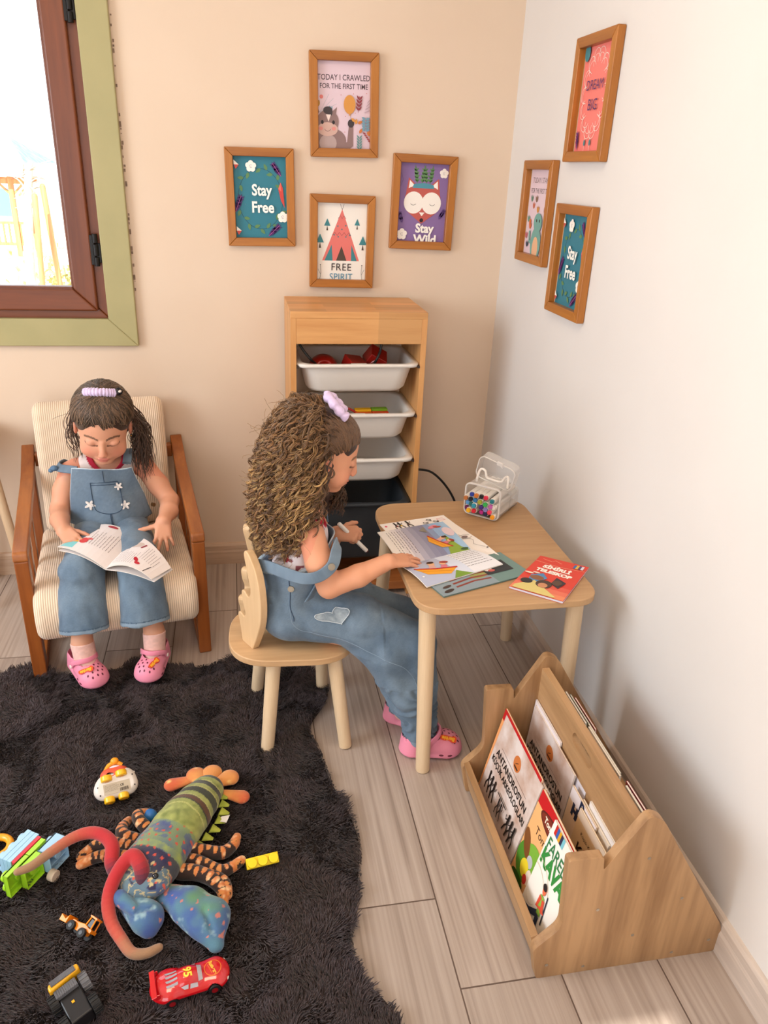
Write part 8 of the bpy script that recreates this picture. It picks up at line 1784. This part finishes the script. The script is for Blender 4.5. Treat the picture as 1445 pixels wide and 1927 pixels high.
# curly hair -----------------------------------------------------
s = SDF((-0.96, -1.16, 0.54), (-0.62, -0.80, 0.98), 0.003); hair_cap(H2, s, 0); s.ell(H2.P(0.072, 0.040, -0.012), (0.034, 0.034, 0.040), k=0.006, op='sub')
s.ell((-0.790, -0.975, 0.800), (0.082, 0.092, 0.105), k=0.02); s.ell((-0.822, -0.975, 0.690), (0.066, 0.090, 0.095), k=0.03); s.ell((-0.740, -0.905, 0.700), (0.035, 0.030, 0.085), k=0.02)
s.ell(H2.P(0, 0.095, -0.030), np.array((0.11, 0.076, 0.085)), H2.R, 0.012, 'sub'); s.ell((-0.70, -1.10, 0.74), (0.045, 0.06, 0.09), k=0.015, op='sub')
def h2col(V): n = vnoise(V, 50, 2, 2)[:, None]; return lc('33221a')*(1+0.35*n)
hc2, _ = cloth('hair', s, h2col, g2, 2, mat_=HAIR, disp=lambda V: 0.006*vnoise(V, 38, 4, 2))
rg = np.random.default_rng(21); paths = []; rad = []; cols = []
hcen = np.array([-0.755, -0.978, 0.830])
def curl(P, hr, turns, ph, k=4):
    P = np.array(P)
    """turn a guide path into a helix of radius hr"""
    Q = spline(P, 11); n = len(Q); T = np.gradient(Q, axis=0); T /= np.linalg.norm(T, axis=1)[:, None]; U = np.cross(T, [0.3, 0.9, 0.2]); U /= np.linalg.norm(U, axis=1)[:, None]; W_ = np.cross(T, U); t = np.linspace(0, 1, n)
    hh = hr*np.interp(t, [0, 0.18, 0.6, 1], [0.15, 0.65, 1.0, 1.05]); a = ph+turns*2*math.pi*(t**1.1); return Q+U*(np.cos(a)*hh)[:, None]+W_*(np.sin(a)*hh)[:, None], t
cnt = 0; tries = 0
while cnt < 1150 and tries < 20000:
    tries += 1
    th = rg.uniform(-math.pi, math.pi)            # 0 = the way she faces, -pi/2 = towards the room, pi = behind
    ct, stn = math.cos(th), math.sin(th)
    if ct > 0.62: continue
    near = stn < 0; el = rg.uniform(-0.5, 1.30)
    if ct > 0.15 and near and el > 0.5: continue
    dw = np.array([ct*math.cos(el), stn*math.cos(el), math.sin(el)]); dl = H2.R.T@dw
    if dl[1] > 0.30 and dl[2] < 0.75: continue
    if dl[1] > 0.12 and dl[2] > 0.55: continue     # combed part in front of the scrunchie
    root = H2.P(*onhead(dl, -0.001)); f = rg.uniform(0.55, 1.0)**0.6; end_z = rg.uniform(0.545, 0.72) if rg.random() < 0.72 else rg.uniform(0.70, 0.84)
    if ct > 0.1: end_z = rg.uniform(0.60, 0.76) if near else rg.uniform(0.57, 0.72)
    def env(z):
        zz = [0.52, 0.58, 0.66, 0.74, 0.82, 0.89, 0.94, 0.97]; cx = np.interp(z, zz, [-0.828, -0.820, -0.808, -0.800, -0.790, -0.775, -0.762, -0.755])
        r_ = np.interp(z, zz, [0.062, 0.095, 0.116, 0.118, 0.108, 0.092, 0.066, 0.030])*f
        x = cx+r_*ct; y = -0.978+r_*1.02*stn
        if near: x = min(x, np.interp(z, [0.62, 0.74, 0.80, 0.86, 0.92], [-0.742, -0.738, -0.730, -0.710, -0.70])-rg.uniform(0, 0.016))
        return np.array([x, y, z])
    z0 = root[2]+0.012; zs = np.linspace(min(z0, 0.955), end_z, 6)
    if zs[0]-zs[-1] < 0.07: continue
    P = [root]+[env(z)+rg.normal(0, 0.006, 3) for z in zs]
    Pm = np.array(P); L_ = np.linalg.norm(np.diff(Pm, axis=0), axis=1).sum(); hr = rg.uniform(0.004, 0.0105); turns = L_/rg.uniform(0.028, 0.050); ph = rg.uniform(0, 6.28)
    gold = rg.random()**1.3; base = lc('4e3520')*(1-gold)+lc('87603a')*gold; tip = lc('b8925c')*rg.uniform(0.7, 1.3) if rg.random() < 0.45 else base*1.25
    for m in range(4):
        Q, t = curl(P, hr*rg.uniform(0.85, 1.15), turns, ph+m*0.20+rg.normal(0, 0.06)); Q = Q+rg.normal(0, 0.0012, 3); c = base[None]*(1-t[:, None]**1.4)+tip[None]*t[:, None]**1.4
        paths.append(Q); rad.append(np.interp(t, [0, 0.1, 0.85, 1], [0.0008, 0.00105, 0.0009, 0.0003])*rg.uniform(0.7, 1.15)); cols.append(c*rg.uniform(0.75, 1.25))
    cnt += 1
for i in range(70):    # lengths falling in front of the far shoulder
    root = H2.P(*onhead(np.array([-0.9, -0.25+rg.normal(0, 0.2), rg.uniform(-0.3, 0.6)]), 0)); end = np.array([rg.uniform(-0.735, -0.672), rg.uniform(-0.925, -0.885), rg.uniform(0.60, 0.68)]); mid = np.array([rg.uniform(-0.75, -0.70), -0.895+rg.normal(0, 0.012), 0.76]); P = [root, mid, (mid+end)/2+rg.normal(0, 0.006, 3), end]
    L_ = np.linalg.norm(np.diff(np.array(P), axis=0), axis=1).sum(); base = lc('4e3520')*(1+rg.random()*0.8); hr = rg.uniform(0.004, 0.008); ph = rg.uniform(0, 6)
    for m in range(4):
        Q, t = curl(P, hr, L_/0.036, ph+m*0.2); Q = Q+rg.normal(0, 0.0012, 3); paths.append(Q); rad.append(np.interp(t, [0, 0.1, 0.85, 1], [0.0008, 0.001, 0.0009, 0.0003])); cols.append(np.tile(base*rg.uniform(0.8, 1.2), (len(t), 1)))
# smooth hair combed from forehead and temple up to the scrunchie
gat = np.array([0.0, 0.055, 0.108])
for i in range(1100):
    a = rg.uniform(-1.7, 1.7); el = np.interp(abs(a), [0, 0.6, 1.1, 1.7], [0.33, 0.26, 0.00, -0.25])+rg.uniform(-0.03, 0.45); d0 = np.array([math.sin(a)*math.cos(el), math.cos(a)*math.cos(el), math.sin(el)]); w_ = min(1, max(0, (abs(a)-0.45)/0.8)); d1 = nz([math.sin(a)*0.85*w_+rg.normal(0, 0.12), 0.42-0.85*w_+rg.normal(0, 0.08), 0.9-0.5*w_+rg.normal(0, 0.12)])
    P = []; ph = rg.uniform(0, 6)
    for t in np.linspace(0, 1, 12):
        d = d0*(1-t)+d1*t; d /= np.linalg.norm(d); P.append(H2.P(*(onhead(d, 0.001+0.004*math.sin(math.pi*t)*rg.uniform(0.9, 1.1))+np.array([0, 0, 0.0012*math.sin(t*14+ph)]))))
    P = np.array(P); c = lc('5c412b')*rg.uniform(0.7, 1.5); paths.append(P); rad.append(np.full(12, rg.uniform(0.0010, 0.0017))); cols.append(np.tile(c, (12, 1)))
# frizz
for i in range(420):
    a = rg.uniform(-math.pi, math.pi); z = rg.uniform(0.58, 0.95); r_ = np.interp(z, [0.56, 0.66, 0.75, 0.88, 0.95], [0.10, 0.125, 0.122, 0.098, 0.05]); d = np.array([math.cos(a), math.sin(a), 0])
    if d[0] > 0.15: continue
    c = np.array([-0.790, -0.978, z])+d*r_*rg.uniform(0.85, 1.02); v_ = d*0.5+rg.normal(0, 0.6, 3); P = [c]
    for k in range(9): v_ = v_+rg.normal(0, 0.5, 3); P.append(P[-1]+nz(v_)*0.006)
    P = spline(P, 3); paths.append(P); rad.append(np.full(len(P), 0.00045)); cols.append(np.tile(lc('9a744a')*rg.uniform(0.7, 1.3), (len(P), 1)))
strands('curls', paths, rad, cols, HAIR, hc2, 4)
scrunchie('scrunchie', [(-0.741, -0.975, 0.955), (-0.728, -0.992, 0.952), (-0.722, -1.010, 0.945), (-0.712, -1.018, 0.934), (-0.702, -1.022, 0.922), (-0.690, -1.018, 0.914)], 0.0105, hc2, 12, 0.35)
scrunchie('scrunchie', [(-0.741, -0.975, 0.957), (-0.722, -0.968, 0.952), (-0.705, -0.975, 0.935), (-0.690, -0.99, 0.92)], 0.0095, hc2, 12, 0.3)
bm = B(); a, b_ = Vector((-0.690, -0.893, 0.578)), Vector((-0.608, -0.893, 0.488)); d = (b_-a).normalized(); mk_ = thing('felt_marker', 'white felt marker held in the fist of the child at the table', 'marker', a, group=None)
cyl(bm, a, b_-d*0.004, 0.0058, n=20); obj('barrel', bm, MKW, mk_, world=True, bevel=0.001); bm = B(); cyl(bm, b_-d*0.005, b_, 0.0046, n=20); obj('cap_end', bm, mat('cap_dark_red', '4a1418', 0.4), mk_, world=True, bevel=0.0008)
